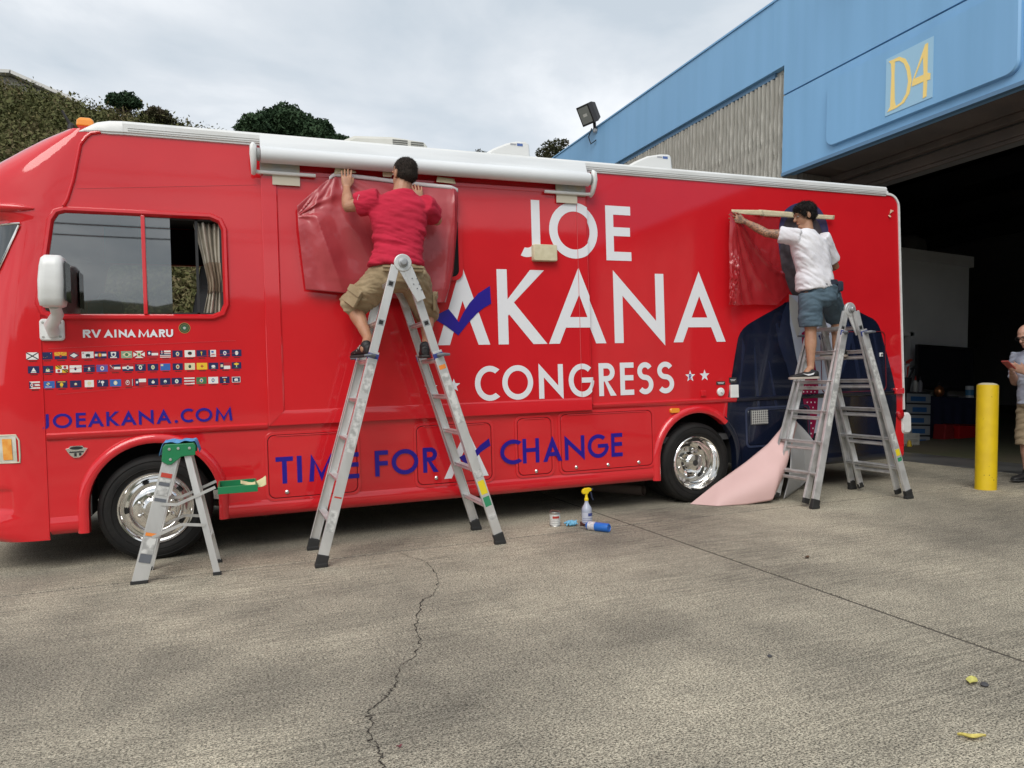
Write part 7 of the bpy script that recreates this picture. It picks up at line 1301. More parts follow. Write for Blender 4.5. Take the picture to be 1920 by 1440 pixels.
# ============ man with the phone, standing by the bollard
RT = Matrix.Rotation(TB, 4, 'Y'); G3 = V((8.485, -0.808, 0.0)); 
SK3 = skinmat('skin_pale', (0.50, 0.29, 0.21), (0.44, 0.24, 0.17))
m3 = thing('person', 'balding person in pale blue shirt and khaki shorts looking down at a phone', 'person', G3, RT)
M3 = Matrix.Translation(G3) @ RT @ Matrix.Rotation(math.radians(0), 4, 'Z')
T3 = lambda x, y, z: M3 @ V((x, y, z))
def T3d(x, y, z): return M3.to_3x3() @ V((x, y, z))
hipm = T3(0.06, 0, 0.90); shm = T3(0.02, 0, 1.38); hd = T3(-0.135, 0.0, 1.56)
b = MB(); R3 = head(b, hd, T3d(-0.82, 0.05, -0.42), T3d(-0.35, 0, 1), 1.02)
limb(b, [T3(0.01, 0, 1.41), T3(-0.09, 0, 1.52)], [.066, .058])
torso(b, [(hipm+T3d(0, 0, -0.05), T3d(0, .16, 0), T3d(.125, 0, 0)), (hipm.lerp(shm, .4), T3d(0, .16, 0), T3d(.13, 0, 0)), (hipm.lerp(shm, .8), T3d(0, .175, 0), T3d(.115, 0, 0)), (hipm.lerp(shm, 1.03), T3d(0, .14, 0), T3d(.09, 0, 0)), (hipm.lerp(shm, 1.1), T3d(0, .07, 0), T3d(.07, 0, 0))])
J3 = {}
for q in (-1, 1):
    s_ = T3(0.03, q*0.19, 1.36); e_ = T3(0.04, q*0.235, 1.07); w_ = T3(-0.26, q*0.065, 1.17); J3[q] = (s_, e_, w_); limb(b, [s_, s_.lerp(e_, .5), e_, e_.lerp(w_, .35), w_], [.060, .050, .042, .043, .029])
    hand(b, w_, T3d(-0.75, -q*0.30, 0.42), T3d(0.25, -q*0.75, 0.55), T3d(0.1, -q*0.4, 0.9), 0.04, 0.55)
    h_ = T3(0.06, q*0.095, 0.86); k_ = T3(0.04, q*0.105, 0.46); a_ = T3(0.08, q*0.11, 0.09); limb(b, [h_, h_.lerp(k_, .5), k_, k_.lerp(a_, .3), k_.lerp(a_, .7), a_, T3(0.06, q*0.11, 0.05)], [.09, .078, .058, .058, .042, .036, .036])
finish(remesh(b, 0.008, 4), 'body', SK3, m3); face_parts(hd, R3, m3, 1.02)
b = MB(); ell(b, hd+R3 @ V((0, -0.062, -0.005)), V((0.080, 0.050, 0.060)), R3, 18, 12)
for q in (-1, 1): ell(b, hd+R3 @ V((q*0.070, -0.020, 0.020)), V((0.018, 0.045, 0.038)), R3, 12, 8)
finish(remesh(b, 0.007, 3), 'hair', mat('grey_brown_hair', (0.06, 0.045, 0.035), 0.8, bump=0.7, bscale=240), m3)
b = MB()
for q in (-1, 1):
    cc = hd+R3 @ V((q*0.032, 0.100, 0.010)); b.tube([cc+R3 @ V((0.026*math.cos(a), 0, 0.018*math.sin(a))) for a in [k*math.pi/8 for k in range(17)]], 0.0022, 6, cap=False); b.tube([hd+R3 @ V((q*0.058, 0.098, 0.014)), hd+R3 @ V((q*0.084, 0.0, 0.012))], 0.0022, 6)
b.tube([hd+R3 @ V((-0.007, 0.104, 0.014)), hd+R3 @ V((0.007, 0.104, 0.014))], 0.0022, 6); b.build('glasses', BLACK, m3, smooth=True)
PSH = mat('pale_blue_shirt', (0.46, 0.50, 0.60), 0.9, col2=(0.41, 0.45, 0.55), vscale=6, bump=0.2, bscale=18)
b = MB(); torso(b, [(hipm+T3d(0, 0, -0.06), T3d(0, .19, 0), T3d(.155, 0, 0)), (hipm+T3d(0, 0, .1), T3d(0, .19, 0), T3d(.158, 0, 0)), (hipm.lerp(shm, .5), T3d(0, .19, 0), T3d(.155, 0, 0)), (hipm.lerp(shm, .82), T3d(0, .205, 0), T3d(.135, 0, 0)), (hipm.lerp(shm, 1.0), T3d(0, .18, 0), T3d(.11, 0, 0)), (hipm.lerp(shm, 1.12), T3d(0, .085, 0), T3d(.085, 0, 0))])
for q in (-1, 1): s_, e_, w_ = J3[q]; d = e_-s_; torso(b, [(s_-d*.15, T3d(0, .075, 0), T3d(.08, 0, 0)), (s_+d*.2, T3d(0, .078, 0), T3d(.08, 0, 0)), (s_+d*.8, T3d(0, .074, 0), T3d(.074, 0, 0))], 18)
finish(remesh(b, 0.009, 4), 't_shirt', PSH, m3, folds(8, 0.011, (0, 0.3, 1), 9.1))
b = MB(); torso(b, [(hipm+T3d(0, 0, .03), T3d(0, .18, 0), T3d(.145, 0, 0)), (hipm+T3d(0, 0, -.08), T3d(0, .185, 0), T3d(.15, 0, 0)), (hipm+T3d(0, 0, -.16), T3d(0, .10, 0), T3d(.09, 0, 0))])
for q in (-1, 1): torso(b, [(T3(.06, q*.09, .84), T3d(0, .105, 0), T3d(.115, 0, 0)), (T3(.05, q*.105, .6), T3d(0, .098, 0), T3d(.105, 0, 0)), (T3(.045, q*.108, .40), T3d(0, .095, 0), T3d(.102, 0, 0))], 20)
finish(remesh(b, 0.009, 4), 'shorts', mat('khaki_shorts', (0.30, 0.235, 0.15), 0.9, bump=0.25, bscale=20), m3, folds(9, 0.009, (0, 0.3, 1), 3.3))
for q in (-1, 1):
    heel = T3(0.15, q*0.11, 0.022); toe = T3(-0.14, q*0.12, 0.022); b = MB(); shoe(b, heel, toe, T3d(0, 0, 1), .05, .08); limb(b, [T3(.07, q*.11, .07), T3(.075, q*.11, .12)], [.042, .042]); so_ = finish(remesh(b, 0.008, 2), 'shoe', SHB, m3); b = MB(); sole(b, heel, toe, T3d(0, 0, 1)); b.build('sole', MATS['shoe_sole'], so_)
b = MB(); b.tube([T3(-0.11, -0.10, 0.86), T3(-0.12, -0.10, 0.80), T3(-0.12, -0.11, 0.74)], 0.012, 8); b.tube([T3(-0.115, -0.08, 0.83), T3(-0.125, -0.08, 0.76)], 0.008, 6); b.build('key_ring', LKG, m3)
c = T3(-0.405, 0.0, 1.245); ph = thing('phone', 'red cased phone held by the person in the pale shirt', 'phone', c)
Rp = M3.to_3x3() @ Matrix.Rotation(math.radians(32), 3, 'Y'); b = MB(); b.prism([c+Rp @ V((x*0.15, y*0.075, 0)) for x, y in rr(-.5, .5, -.5, .5, .06, 3)], Rp @ V((0, 0, -0.010)), bev=0.002); b.build('phone_case', mat('phone_red', (0.35, 0.05, 0.04), 0.4), ph); b = MB(); b.prism([c+Rp @ V((x*0.142, y*0.068, 0.0008)) for x, y in rr(-.5, .5, -.5, .5, .05, 3)], Rp @ V((0, 0, 0.001))); b.build('screen', mat('phone_screen', (0.02, 0.02, 0.025), 0.05), ph)
# ------------------------------------------------------------------ films, paper and the things on the ground
def coons(top, bottom, left, right):
    """boundary polylines of 3D points; returns P(s, t)"""
    def on(pl, t):
        n = len(pl)-1; k = min(n-1, int(t*n)); return pl[k].lerp(pl[k+1], t*n-k)
    def P(s, t):
        a = on(top, s).lerp(on(bottom, s), t); b = on(left, t).lerp(on(right, t), s)
        c = top[0].lerp(top[-1], s).lerp(bottom[0].lerp(bottom[-1], s), t); return a+b-c
    return P
FILM1 = mat('red_film', (0.42, 0.046, 0.056), 0.42, coat=0.25, col2=(0.39, 0.040, 0.050), vscale=3)
D = SL-0.024
top = [SY(557, 386, D-0.055), SY(592, 355, D-0.04), SY(627, 327, D-0.03), SY(690, 334, D-0.025), SY(735, 340, D-0.02), SY(800, 347, D-0.03), SY(845, 351, D-0.07), SY(859, 357, D-0.05)]
bot = [SY(573, 543, D-0.035), SY(610, 546, D-0.05), SY(660, 552, D-0.03), SY(720, 558, D-0.025), SY(780, 563, D-0.025), SY(810, 567, D-0.04), SY(828, 568, D-0.05), SY(836, 567, D-0.02)]
lef = [SY(557, 386, D-0.055), SY(559, 425, D-0.06), SY(566, 485, D-0.05), SY(573, 543, D-0.035)]
rig = [SY(859, 357, D-0.05), SY(857, 430, D-0.04), SY(850, 510, D-0.04), SY(836, 567, D-0.05)]
C1 = coons(top, bot, lef, rig)
def crease(x, w): return max(0.0, 1-abs(x)/w)**1.5
def film1(s, t):
    p = C1(s, t); e = min(1, t*6+0.15)*min(1, (1-t)*5+0.35); o = 0
    o += 0.055*crease(s-0.075-0.16*t, 0.10)*smst((t-0.22)*5)*(1.1-0.5*t)             # long ridges falling from the crumpled corner
    o += 0.040*crease(s-0.20-0.26*t, 0.07)*smst((t-0.25)*4)*(1-t)
    o += 0.030*crease(s-0.34-0.10*t, 0.10)*smst(t*3)*(1-0.6*t)
    o += 0.018*crease(s-0.17+0.22*t, 0.04)*max(0, 1-t/0.4)+0.016*crease(s-0.255+0.10*t, 0.035)*max(0, 1-t/0.35)
    a_ = math.atan2(t-0.16, s+0.02); o += 0.012*math.exp(-s/0.16)*(math.sin(a_*9+1)+0.6*math.sin(a_*17))*min(1, s*12)
    o += 0.010*math.exp(-((s-0.3)**2+t*t)/0.06)*math.sin(math.atan2(t+0.02, s-0.3)*11)
    o += 0.075*crease(s-0.915-0.005*t, 0.085)*(0.45+0.55*smst(t*1.5))                 # upright roll near the right edge
    o += 0.030*math.sin(math.pi*s)*math.sin(math.pi*t)
    o += 0.012*noise.noise(V((s*6, t*4, 2)))+0.003*noise.noise(V((s*17, t*9, 5)))+0.001*noise.noise(V((s*40, t*22, 9)))
    p.y = min(p.y-o*e, SL-0.022); return p
b = MB(); b.grid(film1, 130, 80); fl_ = tag(b.build('vinyl_film', FILM1, origin=SY(700, 450, D), smooth=True, recalc=False, solid=0.0006), 'large sheet of matt red vinyl film held up by the man in red', 'film')
b = MB(); b.grid(lambda s, t: film1(0.245+0.755*s, -0.0)+V((0, -0.004-0.004*math.sin(s*5), 0.012*(1-t)-0.020*t+0.004)), 50, 2); b.build('backing_edge', mat('film_backing', (0.60, 0.55, 0.56), 0.6), fl_, smooth=True, recalc=False, solid=0.001)
# second film: thinner, see-through
def filmmat():
    m = bpy.data.materials.new('clear_red_film'); m.use_nodes = True; t = m.node_tree; b = t.nodes['Principled BSDF']; b.inputs['Base Color'].default_value = (0.44, 0.028, 0.036, 1); b.inputs['Roughness'].default_value = 0.24; b.inputs['Coat Weight'].default_value = 0.6
    tr = t.nodes.new('ShaderNodeBsdfTransparent'); tr.inputs[0].default_value = (0.85, 0.32, 0.33, 1); x = t.nodes.new('ShaderNodeMixShader'); x.inputs[0].default_value = 0.68; o = t.nodes['Material Output']
    t.links.new(tr.outputs[0], x.inputs[1]); t.links.new(b.outputs[0], x.inputs[2]); t.links.new(x.outputs[0], o.inputs[0]); return m
D2 = -0.045
top = [SY(1368, 396, D2-0.06), SY(1400, 402, D2-0.03), SY(1425, 404, D2), SY(1445, 406, D2), SY(1462, 407, D2)]
bot = [SY(1366, 571, D2-0.06), SY(1378, 573, D2-0.05), SY(1410, 571, D2-0.01), SY(1455, 572, D2), SY(1482, 548, D2)]
lef = [SY(1368, 396, D2-0.06), SY(1366, 450, D2-0.07), SY(1368, 510, D2-0.08), SY(1366, 571, D2-0.06)]
rig = [SY(1462, 407, D2), SY(1459, 455, D2), SY(1466, 505, D2), SY(1482, 548, D2)]
C2 = coons(top, bot, lef, rig)
def film2(s, t):
    p = C2(s, t); o = 0
    for ang, w, a in ((0.18, 0.018, 0.022), (0.42, 0.022, 0.028), (0.62, 0.02, 0.022), (0.85, 0.025, 0.02), (1.1, 0.02, 0.016)):
        d = s*math.sin(ang)-t*math.cos(ang)*0.0+0; q = (s*0.8-(t)*math.tan(ang)*0.55); o += a*math.exp(-(q/ (w+0.03*t))**2)*smst(t*4)
    crum = math.exp(-((s-0.10)/0.10)**2)*smst((t-0.35)*3); o += crum*0.05*(abs(noise.noise(V((s*26, t*11, 3))))*1.6+0.5*noise.noise(V((s*50, t*24, 8))))
    o += 0.006*noise.noise(V((s*9, t*9, 1))); p.y = min(p.y-o, -0.016); return p
b = MB(); b.grid(film2, 80, 80); tag(b.build('vinyl_film', filmmat(), origin=SY(1430, 490, D2), smooth=True, recalc=False), 'thin crumpled red film peeling off the portrait, held by the man in white', 'film')
# long masking tape strips along its head
for lab, pts, Y, lf in (('long masking tape strip along the head of the thin red film', [(1371, 393), (1430, 394), (1432, 404), (1372, 402)], -0.06, .004), ('overlapping masking tape strip behind the head of the man in white', [(1422, 393), (1500, 399), (1500, 409), (1424, 405)], -0.05, .003), ('masking tape strip end running right past the black hair', [(1492, 400), (1565, 404), (1563, 412), (1492, 409)], -0.05, .003)): tapebit(lab, pts, Y, lf, nx=14)
# pink backing paper, rolled to the ground
PINK = mat('pink_paper', (0.68, 0.46, 0.44), 0.6, col2=(0.63, 0.42, 0.40), vscale=2); GREYP = mat('grey_paper', (0.50, 0.50, 0.51), 0.6)
tip = GZ(1294, 945, 0.004)
upper = [tip, SY(1340, 908, -0.09), SY(1400, 865, -0.14), SY(1440, 832, -0.14), SY(1462, 806, -0.10), SY(1474, 786, -0.05)]
lower = [tip, GZ(1345, 949, 0.004), GZ(1400, 946, 0.004), SY(1448, 938, -0.40), SY(1470, 890, -0.30), SY(1492, 800, -0.06)]
def pl(pts, t):
    n = len(pts)-1; k = min(n-1, int(t*n)); return pts[k].lerp(pts[k+1], t*n-k)
def cone(s, t):
    a, c = pl(upper, s), pl(lower, s); p = a.lerp(c, t); p = p+V((0, -0.16*math.sin(math.pi*t)*smst(s*1.6)*(1-0.5*s), 0.02*math.sin(math.pi*t)*s)); p.z = max(p.z, 0.003); p.y = min(p.y, -0.03) if p.z > 0.3 else p.y; return p
b = MB()
b.grid(cone, 48, 26); pk = tag(b.build('backing_paper', PINK, origin=tip, smooth=True, recalc=False, solid=0.0015), 'pink backing paper sheet curling from the portrait down to the concrete', 'paper')
b = MB(); u0 = [SY(1468, 790, -0.045), SY(1480, 784, -0.05), SY(1497, 800, -0.05)]; l0 = [GZ(1462, 935, 0.01), GZ(1490, 915, 0.01), SY(1512, 890, -0.02)]
def back(s, t):
    a, c = pl(u0, s), pl(l0, s); p = a.lerp(c, t); return p+V((0.09*math.sin(math.pi*t*0.9)*s, -0.05-0.08*math.sin(math.pi*t), 0))
b.grid(back, 20, 24); b.build('paper_reverse', GREYP, pk, smooth=True, recalc=False, solid=0.0015)
# paint can
c = GZ(1041, 986); t = thing('paint_can', 'small white labelled paint can with its lid ajar beside the spray bottle', 'can', c)
LBL = mat('can_label', (0.66, 0.66, 0.64), 0.5, col2=(0.55, 0.55, 0.53), vscale=60); TIN = mat('tin', (0.55, 0.54, 0.52), 0.35, 0.9)
b = MB(); b.lathe([(0.045, 0.0), (0.047, 0.004), (0.045, 0.008), (0.045, 0.115), (0.047, 0.119), (0.046, 0.124), (0.041, 0.122), (0.040, 0.10), (0, 0.10)], c, seg=28); b.build('tin_body', TIN, t, smooth=True, angle=30)
b = MB(); b.lathe([(0.0456, 0.012), (0.0456, 0.104)], c, seg=28, cap=False); b.build('paper_label', LBL, t, smooth=True)
b = MB(); cd_ = -math.pi/2+0.5; b.lathe([(0.0459, 0.070), (0.0459, 0.090)], c, seg=28, cap=False); b.f = [f for i, f in enumerate(b.f) if 17 <= i <= 22]; b.m = [0]*len(b.f); b.build('label_text', mat('label_red', (0.40, 0.04, 0.03), 0.5), t)
b = MB(); b.lathe([(0.0458, 0.028), (0.0458, 0.032)], c, seg=28, cap=False); b.lathe([(0.0458, 0.045), (0.0458, 0.048)], c, seg=28, cap=False); b.lathe([(0.0458, 0.058), (0.0458, 0.060)], c, seg=28, cap=False); b.build('label_text', mat('label_grey', (0.3, 0.3, 0.3), 0.5), t)
Rl = Matrix.Rotation(0.35, 3, 'Y') @ Matrix.Rotation(-0.15, 3, 'X'); b = MB(); b.lathe([(0.0, 0.0), (0.040, 0.0), (0.043, 0.004), (0.0, 0.006)], c+V((0.008, 0, 0.124)), axis=Rl, seg=28); b.build('lid', mat('painted_lid', (0.35, 0.20, 0.16), 0.4, 0.6), t, smooth=True, angle=30)
# crumpled blue glove
c = GZ(1072, 986); b = MB(); rn = random.Random(4)
for k in range(9): q = c+V((rn.uniform(-0.05, 0.055), rn.uniform(-0.03, 0.03), rn.uniform(0.012, 0.035))); ell(b, q, V((rn.uniform(.016, .035), rn.uniform(.012, .025), rn.uniform(.008, .02))), Matrix.Rotation(rn.uniform(-.6, .6), 3, 'Y'), 10, 6)
for k in range(4): q = c+V((-0.03+k*0.02, 0, 0.03)); limb(b, [q, q+V((rn.uniform(-.03, .03), -.02, .015)), q+V((rn.uniform(-.06, .06), -.035, -.012))], [.009, .008, .007], 8)
me = remesh(b, 0.004, 2)
o = bpy.data.objects.new('rubber_glove', me); COL.objects.link(o)
for v, (p_, n_) in zip(me.vertices, [(v.co.copy(), v.normal.copy()) for v in me.vertices]): q = p_+n_*(0.006*noise.noise(p_*70)+0.003*noise.noise(p_*150))-c; v.co = (q.x, q.y, max(q.z, 0.001))
o.location = c; me.materials.clear(); me.materials.append(mat('light_blue_rubber', (0.16, 0.42, 0.62), 0.55)); tag(o, 'crumpled light blue rubber glove lying between can and spray bottle', 'glove')
# spray bottle
c = GZ(1101, 985); t = thing('spray_bottle', 'clear plastic spray bottle with yellow trigger head on the concrete', 'bottle', c)
BOT = mat('cloudy_plastic', (0.40, 0.43, 0.52), 0.25, col2=(0.34, 0.37, 0.47), vscale=8); b = MB()
b.lathe([(0.0, 0), (0.042, 0.0), (0.045, 0.006), (0.045, 0.13), (0.043, 0.145), (0.034, 0.165), (0.022, 0.185), (0.016, 0.200), (0.015, 0.222)], c, seg=28); b.build('bottle_body', BOT, t, smooth=True, angle=50)
b = MB(); b.lathe([(0.0455, 0.02), (0.0455, 0.115)], c, seg=28, cap=False); b.f = [f for i, f in enumerate(b.f) if 14 <= i <= 26]; b.m = [0]*len(b.f); b.build('label', mat('bottle_label', (0.50, 0.52, 0.60), 0.4), t, smooth=True)
b = MB(); b.lathe([(0.0462, 0.085), (0.0462, 0.112)], c, seg=28, cap=False); b.lathe([(0.0462, 0.03), (0.0462, 0.034)], c, seg=28, cap=False); b.lathe([(0.0462, 0.048), (0.0462, 0.051)], c, seg=28, cap=False); b.lathe([(0.0462, 0.064), (0.0462, 0.067)], c, seg=28, cap=False)
b.f = [f for i, f in enumerate(b.f) if (20 <= i <= 25) or (i >= 28 and 15 <= i % 28 <= 23)]; b.m = [0]*len(b.f); b.build('label_text', mat('label_blue', (0.05, 0.07, 0.25), 0.4), t)
YT = mat('yellow_trigger', (0.80, 0.58, 0.01), 0.4); b = MB(); b.lathe([(0.018, 0.212), (0.019, 0.232), (0.013, 0.238), (0.011, 0.275)], c, seg=18)
hx = c+V((0, 0, 0.275)); b.prism([hx+V((x, -0.014, z)) for x, z in ((-0.035, -0.002), (-0.042, 0.012), (-0.036, 0.035), (-0.012, 0.046), (0.030, 0.048), (0.046, 0.040), (0.046, 0.022), (0.020, 0.012), (0.014, -0.004))], (0, 0.028, 0)); b.build('spray_head', YT, t, bevel=0.004)
b = MB(); b.tube([hx+V((0.035, 0, 0.015)), hx+V((0.048, 0, -0.005)), hx+V((0.052, 0, -0.035)), hx+V((0.066, 0, -0.062))], [.008, .008, .007, .006], 8); b.lathe([(0.009, 0.046), (0.009, 0.062), (0.005, 0.064)], hx+V((0, 0, 0.031)), 'X', 12); b.build('trigger', mat('dark_blue_plastic', (0.02, 0.03, 0.06), 0.4), t, smooth=True)
# blowtorch lying on its side
a = GZ(1110, 1000, 0.036); e = GZ(1140, 1016, 0.036); ax = V((0.10, -0.995, 0)).normalized(); c0 = V((3.300, -0.610, 0.036)); t = thing('gas_torch', 'blue gas torch cylinder lying on its side before the spray bottle', 'torch', c0-V((0, 0, 0.036)))
sd_ = V((ax.y, -ax.x, 0)); AX = Matrix((sd_, V((0, 0, 1)), ax)).transposed()
ax = V((0.52, -0.85, 0)).normalized(); sd_ = V((ax.y, -ax.x, 0)); AX = Matrix((sd_, V((0, 0, 1)), ax)).transposed()
b = MB(); b.lathe([(0.012, -0.02), (0.020, -0.012), (0.032, 0.0), (0.0365, 0.012), (0.0365, 0.195), (0.034, 0.203), (0.028, 0.206), (0.026, 0.200), (0.0, 0.198)], c0, axis=AX, seg=28); b.build('cylinder', mat('gas_blue', (0.012, 0.13, 0.50), 0.3, coat=0.3), t, smooth=True, angle=40)
b = MB(); b.lathe([(0.0372, 0.015), (0.0372, 0.080)], c0, axis=AX, seg=28, cap=False); b.build('label_band', mat('torch_label', (0.62, 0.62, 0.64), 0.4, col2=(0.45, 0.42, 0.45), vscale=60), t, smooth=True)
b = MB(); tl = [c0+ax*-0.02, c0+ax*-0.045+V((0, 0, 0.002)), c0+ax*-0.075+V((0.012, 0, 0.012)), c0+ax*-0.10+V((0.03, 0, 0.010))]; b.tube(tl, [.013, .012, .010, .009], 10); b.tube([c0+ax*-0.045, c0+ax*-0.05+sd_*0.03+V((0, 0, 0.004))], 0.008, 8); b.build('burner', mat('dark_brass', (0.10, 0.04, 0.03), 0.4, 0.6), t, smooth=True)
# cardboard tube under the motorhome
e0 = GZ(1207, 920, 0.055); d = V((-0.52, 0.85, 0)).normalized(); e0 = V((e0.x, e0.y, 0.055)); Rt = Matrix((V((d.y, -d.x, 0)), V((0, 0, 1)), d)).transposed()
b = MB(); b.lathe([(0.042, 0), (0.052, 0), (0.052, 0.7), (0.042, 0.7), (0.042, 0)], e0, axis=Rt, seg=24, cap=False); tag(b.build('cardboard_tube', mat('cardboard', (0.26, 0.19, 0.155), 0.85), origin=(e0.x, e0.y, 0), smooth=True, angle=40), 'brown cardboard tube lying in the shade under the motorhome', 'tube')
# ------------------------------------------------------------------ stored things inside the warehouse (building coordinates)
def bthing(name, label, cat, P): return thing(name, label, cat, BM @ Vector(P), Matrix.Rotation(TB, 4, 'Y'))
DRW = mat('drawer_grey', (0.30, 0.33, 0.36), 0.4); DRF = mat('drawer_frame', (0.03, 0.03, 0.035), 0.6); DRB = mat('drawer_blue', (0.03, 0.12, 0.32), 0.6)
x0, x1 = 11.88, 12.50; yy = 3.70; t = bthing('drawer_unit', 'stack of translucent plastic drawers with blue contents inside the doorway', 'drawers', ((x0+x1)/2, yy+0.2, 0))
b = MB(); b.bx(x0, x1, yy+0.012, yy+0.4, 0.004, 1.0); b.build('frame', DRF, t, xf=BM)
for k in range(5):
    z0 = 0.02+k*0.195; b = MB(); b.bx(x0+0.02, x1-0.02, yy-0.012, yy+0.011, z0, z0+0.165); dd = b.build('drawer', DRW, t, xf=BM, bevel=0.004); b = MB(); b.bx(x0+0.10+0.05*(k % 2), x1-0.12-0.03*(k % 3), yy-0.015, yy-0.0125, z0+0.03, z0+0.115); b.build('drawer_contents', DRB, dd, xf=BM)
t = bthing('tool_bucket', 'dark bucket of tools standing on the plastic drawers', 'bucket', (12.05, yy+0.2, 1.0)); b = MB(); b.lathe([(0.10, 1.004), (0.13, 1.26)], (12.05, yy+0.2, 0), seg=16); b.build('bucket', DRF, t, xf=BM)
for k, (dx, dz, m) in enumerate(((-0.05, 0.28, PRINTW), (0.03, 0.34, STR), (0.08, 0.22, DRF), (0.0, 0.25, PRINTW))):
    b = MB(); b.tube([(12.05+dx*0.5, yy+0.18, 1.15), (12.05+dx*2.2, yy+0.16, 1.2+dz)], 0.018, 8); b.tube([(12.05+dx*2.2-0.05, yy+0.16, 1.2+dz), (12.05+dx*2.2+0.06, yy+0.16, 1.2+dz+0.05)], 0.025, 8); b.build('tool', m, t, xf=BM)
for lab, x, m in (('white squeeze bottle on the plastic drawers by the bucket', 12.28, mat('dull_white', (0.45, 0.45, 0.43), 0.5)), ('grey squeeze bottle at the end of the plastic drawers', 12.40, mat('dull_grey', (0.2, 0.2, 0.22), 0.5))):
    t = bthing('squeeze_bottle', lab, 'bottle', (x, yy+0.15, 1.0)); b = MB(); b.lathe([(0.04, 1.002), (0.04, 1.17), (0.015, 1.22)], (x, yy+0.15, 0), seg=14); b.build('bottle_body', m, t, xf=BM, smooth=True, angle=40); b = MB(); b.lathe([(0.017, 1.22), (0.005, 1.30)], (x, yy+0.15, 0), seg=10); b.build('nozzle', STR if x < 12.3 else DRF, t, xf=BM)
t = bthing('work_table', 'table under a dark navy cloth behind the plastic drawers', 'table', (13.4, 4.2, 0)); b = MB(); b.bx(12.62, 14.35, 3.92, 4.5, 0.88, 0.92); b.build('table_top', DRF, t, xf=BM); b = MB()
b.grid(lambda s, q: V((12.62+1.73*s, 3.905-0.025*math.sin(s*38)*q, 0.93-0.90*q)), 60, 4); b.build('tablecloth', mat('navy_cloth', (0.012, 0.016, 0.05), 0.9), t, xf=BM, smooth=True, recalc=False, solid=0.004)
b = MB()
for x in (12.7, 14.25):
    for y in (3.97, 4.42): b.bx(x-0.02, x+0.02, y-0.02, y+0.02, 0.004, 0.88)
b.build('table_legs', DRF, t, xf=BM)
t = bthing('television', 'large black television standing on the navy covered table', 'television', (13.4, 4.3, 0.92)); b = MB(); b.bx(12.78, 14.30, 4.22, 4.30, 1.06, 1.93); b.build('television_case', mat('tv_black', (0.01, 0.01, 0.011), 0.3), t, xf=BM, bevel=0.01); b = MB(); b.bx(12.83, 14.25, 4.213, 4.2195, 1.11, 1.88); b.build('screen', mat('tv_screen', (0.012, 0.014, 0.02), 0.12), t, xf=BM); b = MB(); b.bx(13.3, 13.8, 4.15, 4.38, 0.921, 0.95); b.bx(13.5, 13.6, 4.24, 4.29, 0.95, 1.06); b.build('stand', DRF, t, xf=BM)
def cyl_thing(name, label, cat, u, v, Y, r, h, z0, m, band=None):
    P = BY(u, v, Y); t = bthing(name, label, cat, (P.x, Y, z0)); b = MB(); b.lathe([(r, z0+0.002), (r, z0+h), (r*0.9, z0+h+0.01)], (P.x, Y, 0), seg=18); b.build('tub', m, t, xf=BM, smooth=True, angle=40)
    if band: b = MB(); b.lathe([(r*1.01, z0+h*0.2), (r*1.01, z0+h*0.7)], (P.x, Y, 0), seg=18, cap=False); b.build('tub_label', band, t, xf=BM)
    return t
cyl_thing('wipe_tub', 'white and blue tub of wipes on the navy covered table', 'tub', 1818, 740, 3.98, 0.075, 0.22, 0.93, mat('tub_white', (0.55, 0.58, 0.6), 0.5), mat('tub_blue', (0.05, 0.20, 0.38), 0.5))
P = BY(1761, 738, 3.98); t = bthing('lantern', 'small copper coloured lantern on the table edge', 'lantern', (P.x, 3.98, 0.93)); b = MB(); b.lathe([(0.04, 0.932), (0.085, 0.98), (0.095, 1.04), (0.07, 1.10), (0.03, 1.14), (0, 1.145)], (P.x, 3.98, 0), seg=18); b.build('lantern_body', mat('copper', (0.50, 0.20, 0.08), 0.3, 0.8), t, xf=BM, smooth=True); b = MB(); b.tube([(P.x-0.08, 3.98, 1.06), (P.x, 3.98, 1.2), (P.x+0.08, 3.98, 1.06)], 0.008, 6); b.build('handle', DRF, t, xf=BM)
P = BY(1799, 836, 3.80); b = MB(); x = P.x; b.bx(x-0.34, x+0.30, 3.55, 3.88, 0.006, 0.40); t = bthing('tool_chest', 'red tool chest on the floor before the navy cloth', 'tool box', (x, 3.7, 0)); b.build('chest', mat('chest_red', (0.45, 0.012, 0.015), 0.35), t, xf=BM, bevel=0.015); b = MB(); b.bx(x-0.34, x+0.30, 3.545, 3.8801, 0.405, 0.425); b.build('lid', mat('lid_dark', (0.20, 0.008, 0.01), 0.4), t, xf=BM); b = MB(); b.bx(x+0.14, x+0.25, 3.543, 3.5495, 0.11, 0.14); b.build('badge', TIN, t, xf=BM)
P = BY(1757, 820, 3.85); b = MB(); x = P.x; b.prism([(x-0.14, 3.6, 0.006), (x+0.14, 3.6, 0.006), (x+0.12, 3.6, 0.40), (x-0.10, 3.6, 0.42)], (0, 0.25, 0)); tag(b.build('canvas_bag', mat('bag_red', (0.25, 0.01, 0.012), 0.8), xf=BM, origin=BM @ V((x, 3.7, 0)), bevel=0.02), 'dark red bag slumped between drawers and tool chest', 'bag')
BK = mat('basket_white', (0.50, 0.50, 0.46), 0.5)
P = BY(1697, 842, 3.30); x = P.x; t = bthing('wire_basket', 'white plastic lattice basket on the floor behind the rear bumper', 'basket', (x, 3.3, 0)); b = MB()
for z in (0.01, 0.09, 0.17, 0.25): b.bx(x-0.22, x+0.20, 3.19, 3.20, z, z+0.022)
for k in range(12): b.bx(x-0.22+k*0.037, x-0.208+k*0.037, 3.186, 3.1895, 0.01, 0.27)
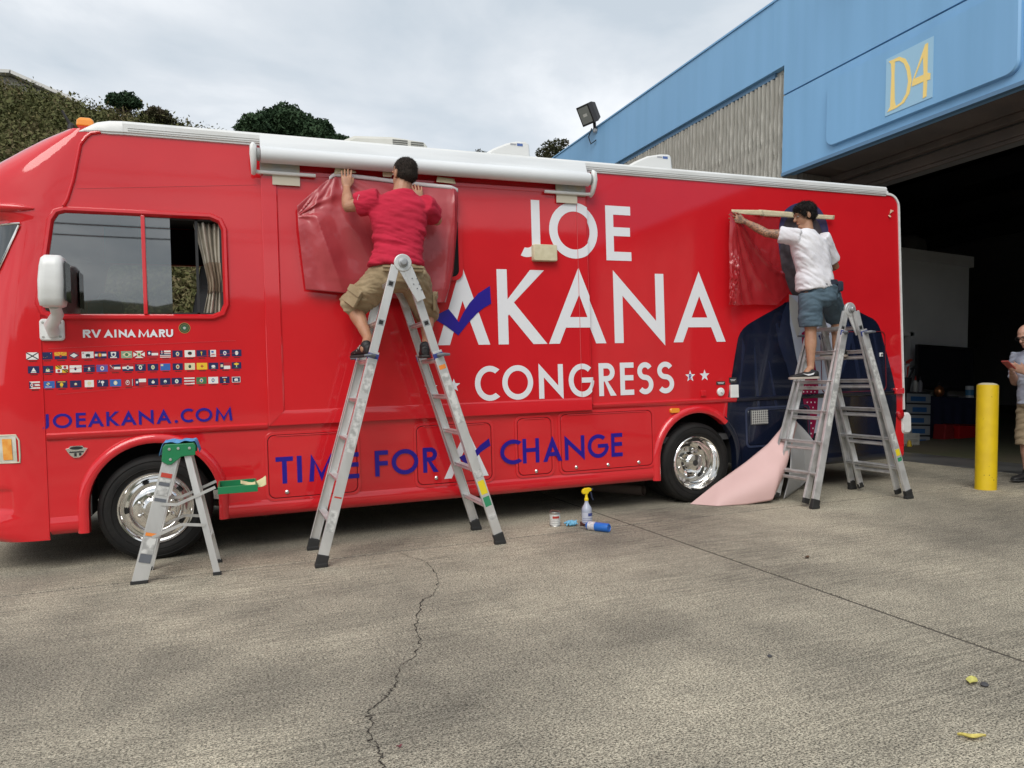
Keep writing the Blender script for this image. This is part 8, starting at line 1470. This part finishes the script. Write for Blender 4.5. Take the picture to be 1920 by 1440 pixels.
b.bx(x-0.22, x+0.20, 3.45, 3.46, 0.01, 0.27); b.bx(x-0.22, x-0.21, 3.2, 3.45, 0.01, 0.27); b.bx(x+0.19, x+0.20, 3.2, 3.45, 0.01, 0.27); b.build('lattice', BK, t, xf=BM)
P = BY(1702, 838, 3.15); b = MB(); b.lathe([(0.035, 0.006), (0.04, 0.05), (0.03, 0.13), (0.012, 0.16)], (P.x, 3.12, 0), seg=14); tag(b.build('glue_bottle', mat('glue_yellow', (0.6, 0.42, 0.03), 0.5), xf=BM, origin=BM @ V((P.x, 3.12, 0)), smooth=True), 'small yellow bottle on the floor by the lattice basket', 'bottle')
P = BY(1630, 834, 2.9); x = P.x; t = bthing('storage_bin', 'white plastic bin seen under the motorhome tail', 'bin', (x, 2.9, 0)); b = MB(); b.prism([(x-0.30, 2.7, 0.008), (x+0.30, 2.7, 0.008), (x+0.34, 2.7, 0.26), (x-0.34, 2.7, 0.26)], (0, 0.4, 0)); b.build('bin', BK, t, xf=BM, bevel=0.01); b = MB(); b.bx(x-0.36, x+0.36, 2.68, 3.12, 0.262, 0.285); b.build('lid', BK, t, xf=BM)
P = BX(1742, 476, 13.6); t = bthing('ventilator', 'round dull ventilator drum on top of the office room', 'ventilator', (13.3, 5.0, 3.84)); b = MB(); b.lathe([(0.36, 3.845), (0.38, 3.95), (0.34, 4.10), (0.2, 4.2), (0, 4.22)], (13.3, 5.0, 0), seg=24); b.build('drum', mat('drum_grey', (0.10, 0.10, 0.095), 0.7), t, xf=BM, smooth=True)
b = MB()
for k in range(10): a = k*math.pi/5; b.bar((13.3+0.385*math.cos(a), 5+0.385*math.sin(a), 3.88), (13.3+0.345*math.cos(a), 5+0.345*math.sin(a), 4.1), 0.02, 0.02)
b.build('fin', mat('drum_grey', (0.1, 0.1, 0.1)), t, xf=BM)
t = bthing('tool_bag', 'dark bag of tools with an orange handle inside the doorway beside the bollard', 'bag', (14.4, 1.4, 0)); b = MB(); b.lathe([(0.14, 0.006), (0.17, 0.5), (0.16, 0.85)], (14.4, 1.4, 0), seg=16); b.build('bag_body', DRF, t, xf=BM, smooth=True); b = MB(); b.tube([(14.4, 1.38, 0.8), (14.5, 1.3, 1.15)], 0.03, 8); b.build('orange_handle', AMBER, t, xf=BM); b = MB(); b.tube([(14.2, 1.35, 0.15), (14.42, 1.3, 1.0)], 0.012, 6); b.build('chrome_shaft', TIN, t, xf=BM)
for s in [k for k in bpy.data.scenes if k is not scene]: bpy.data.scenes.remove(s)
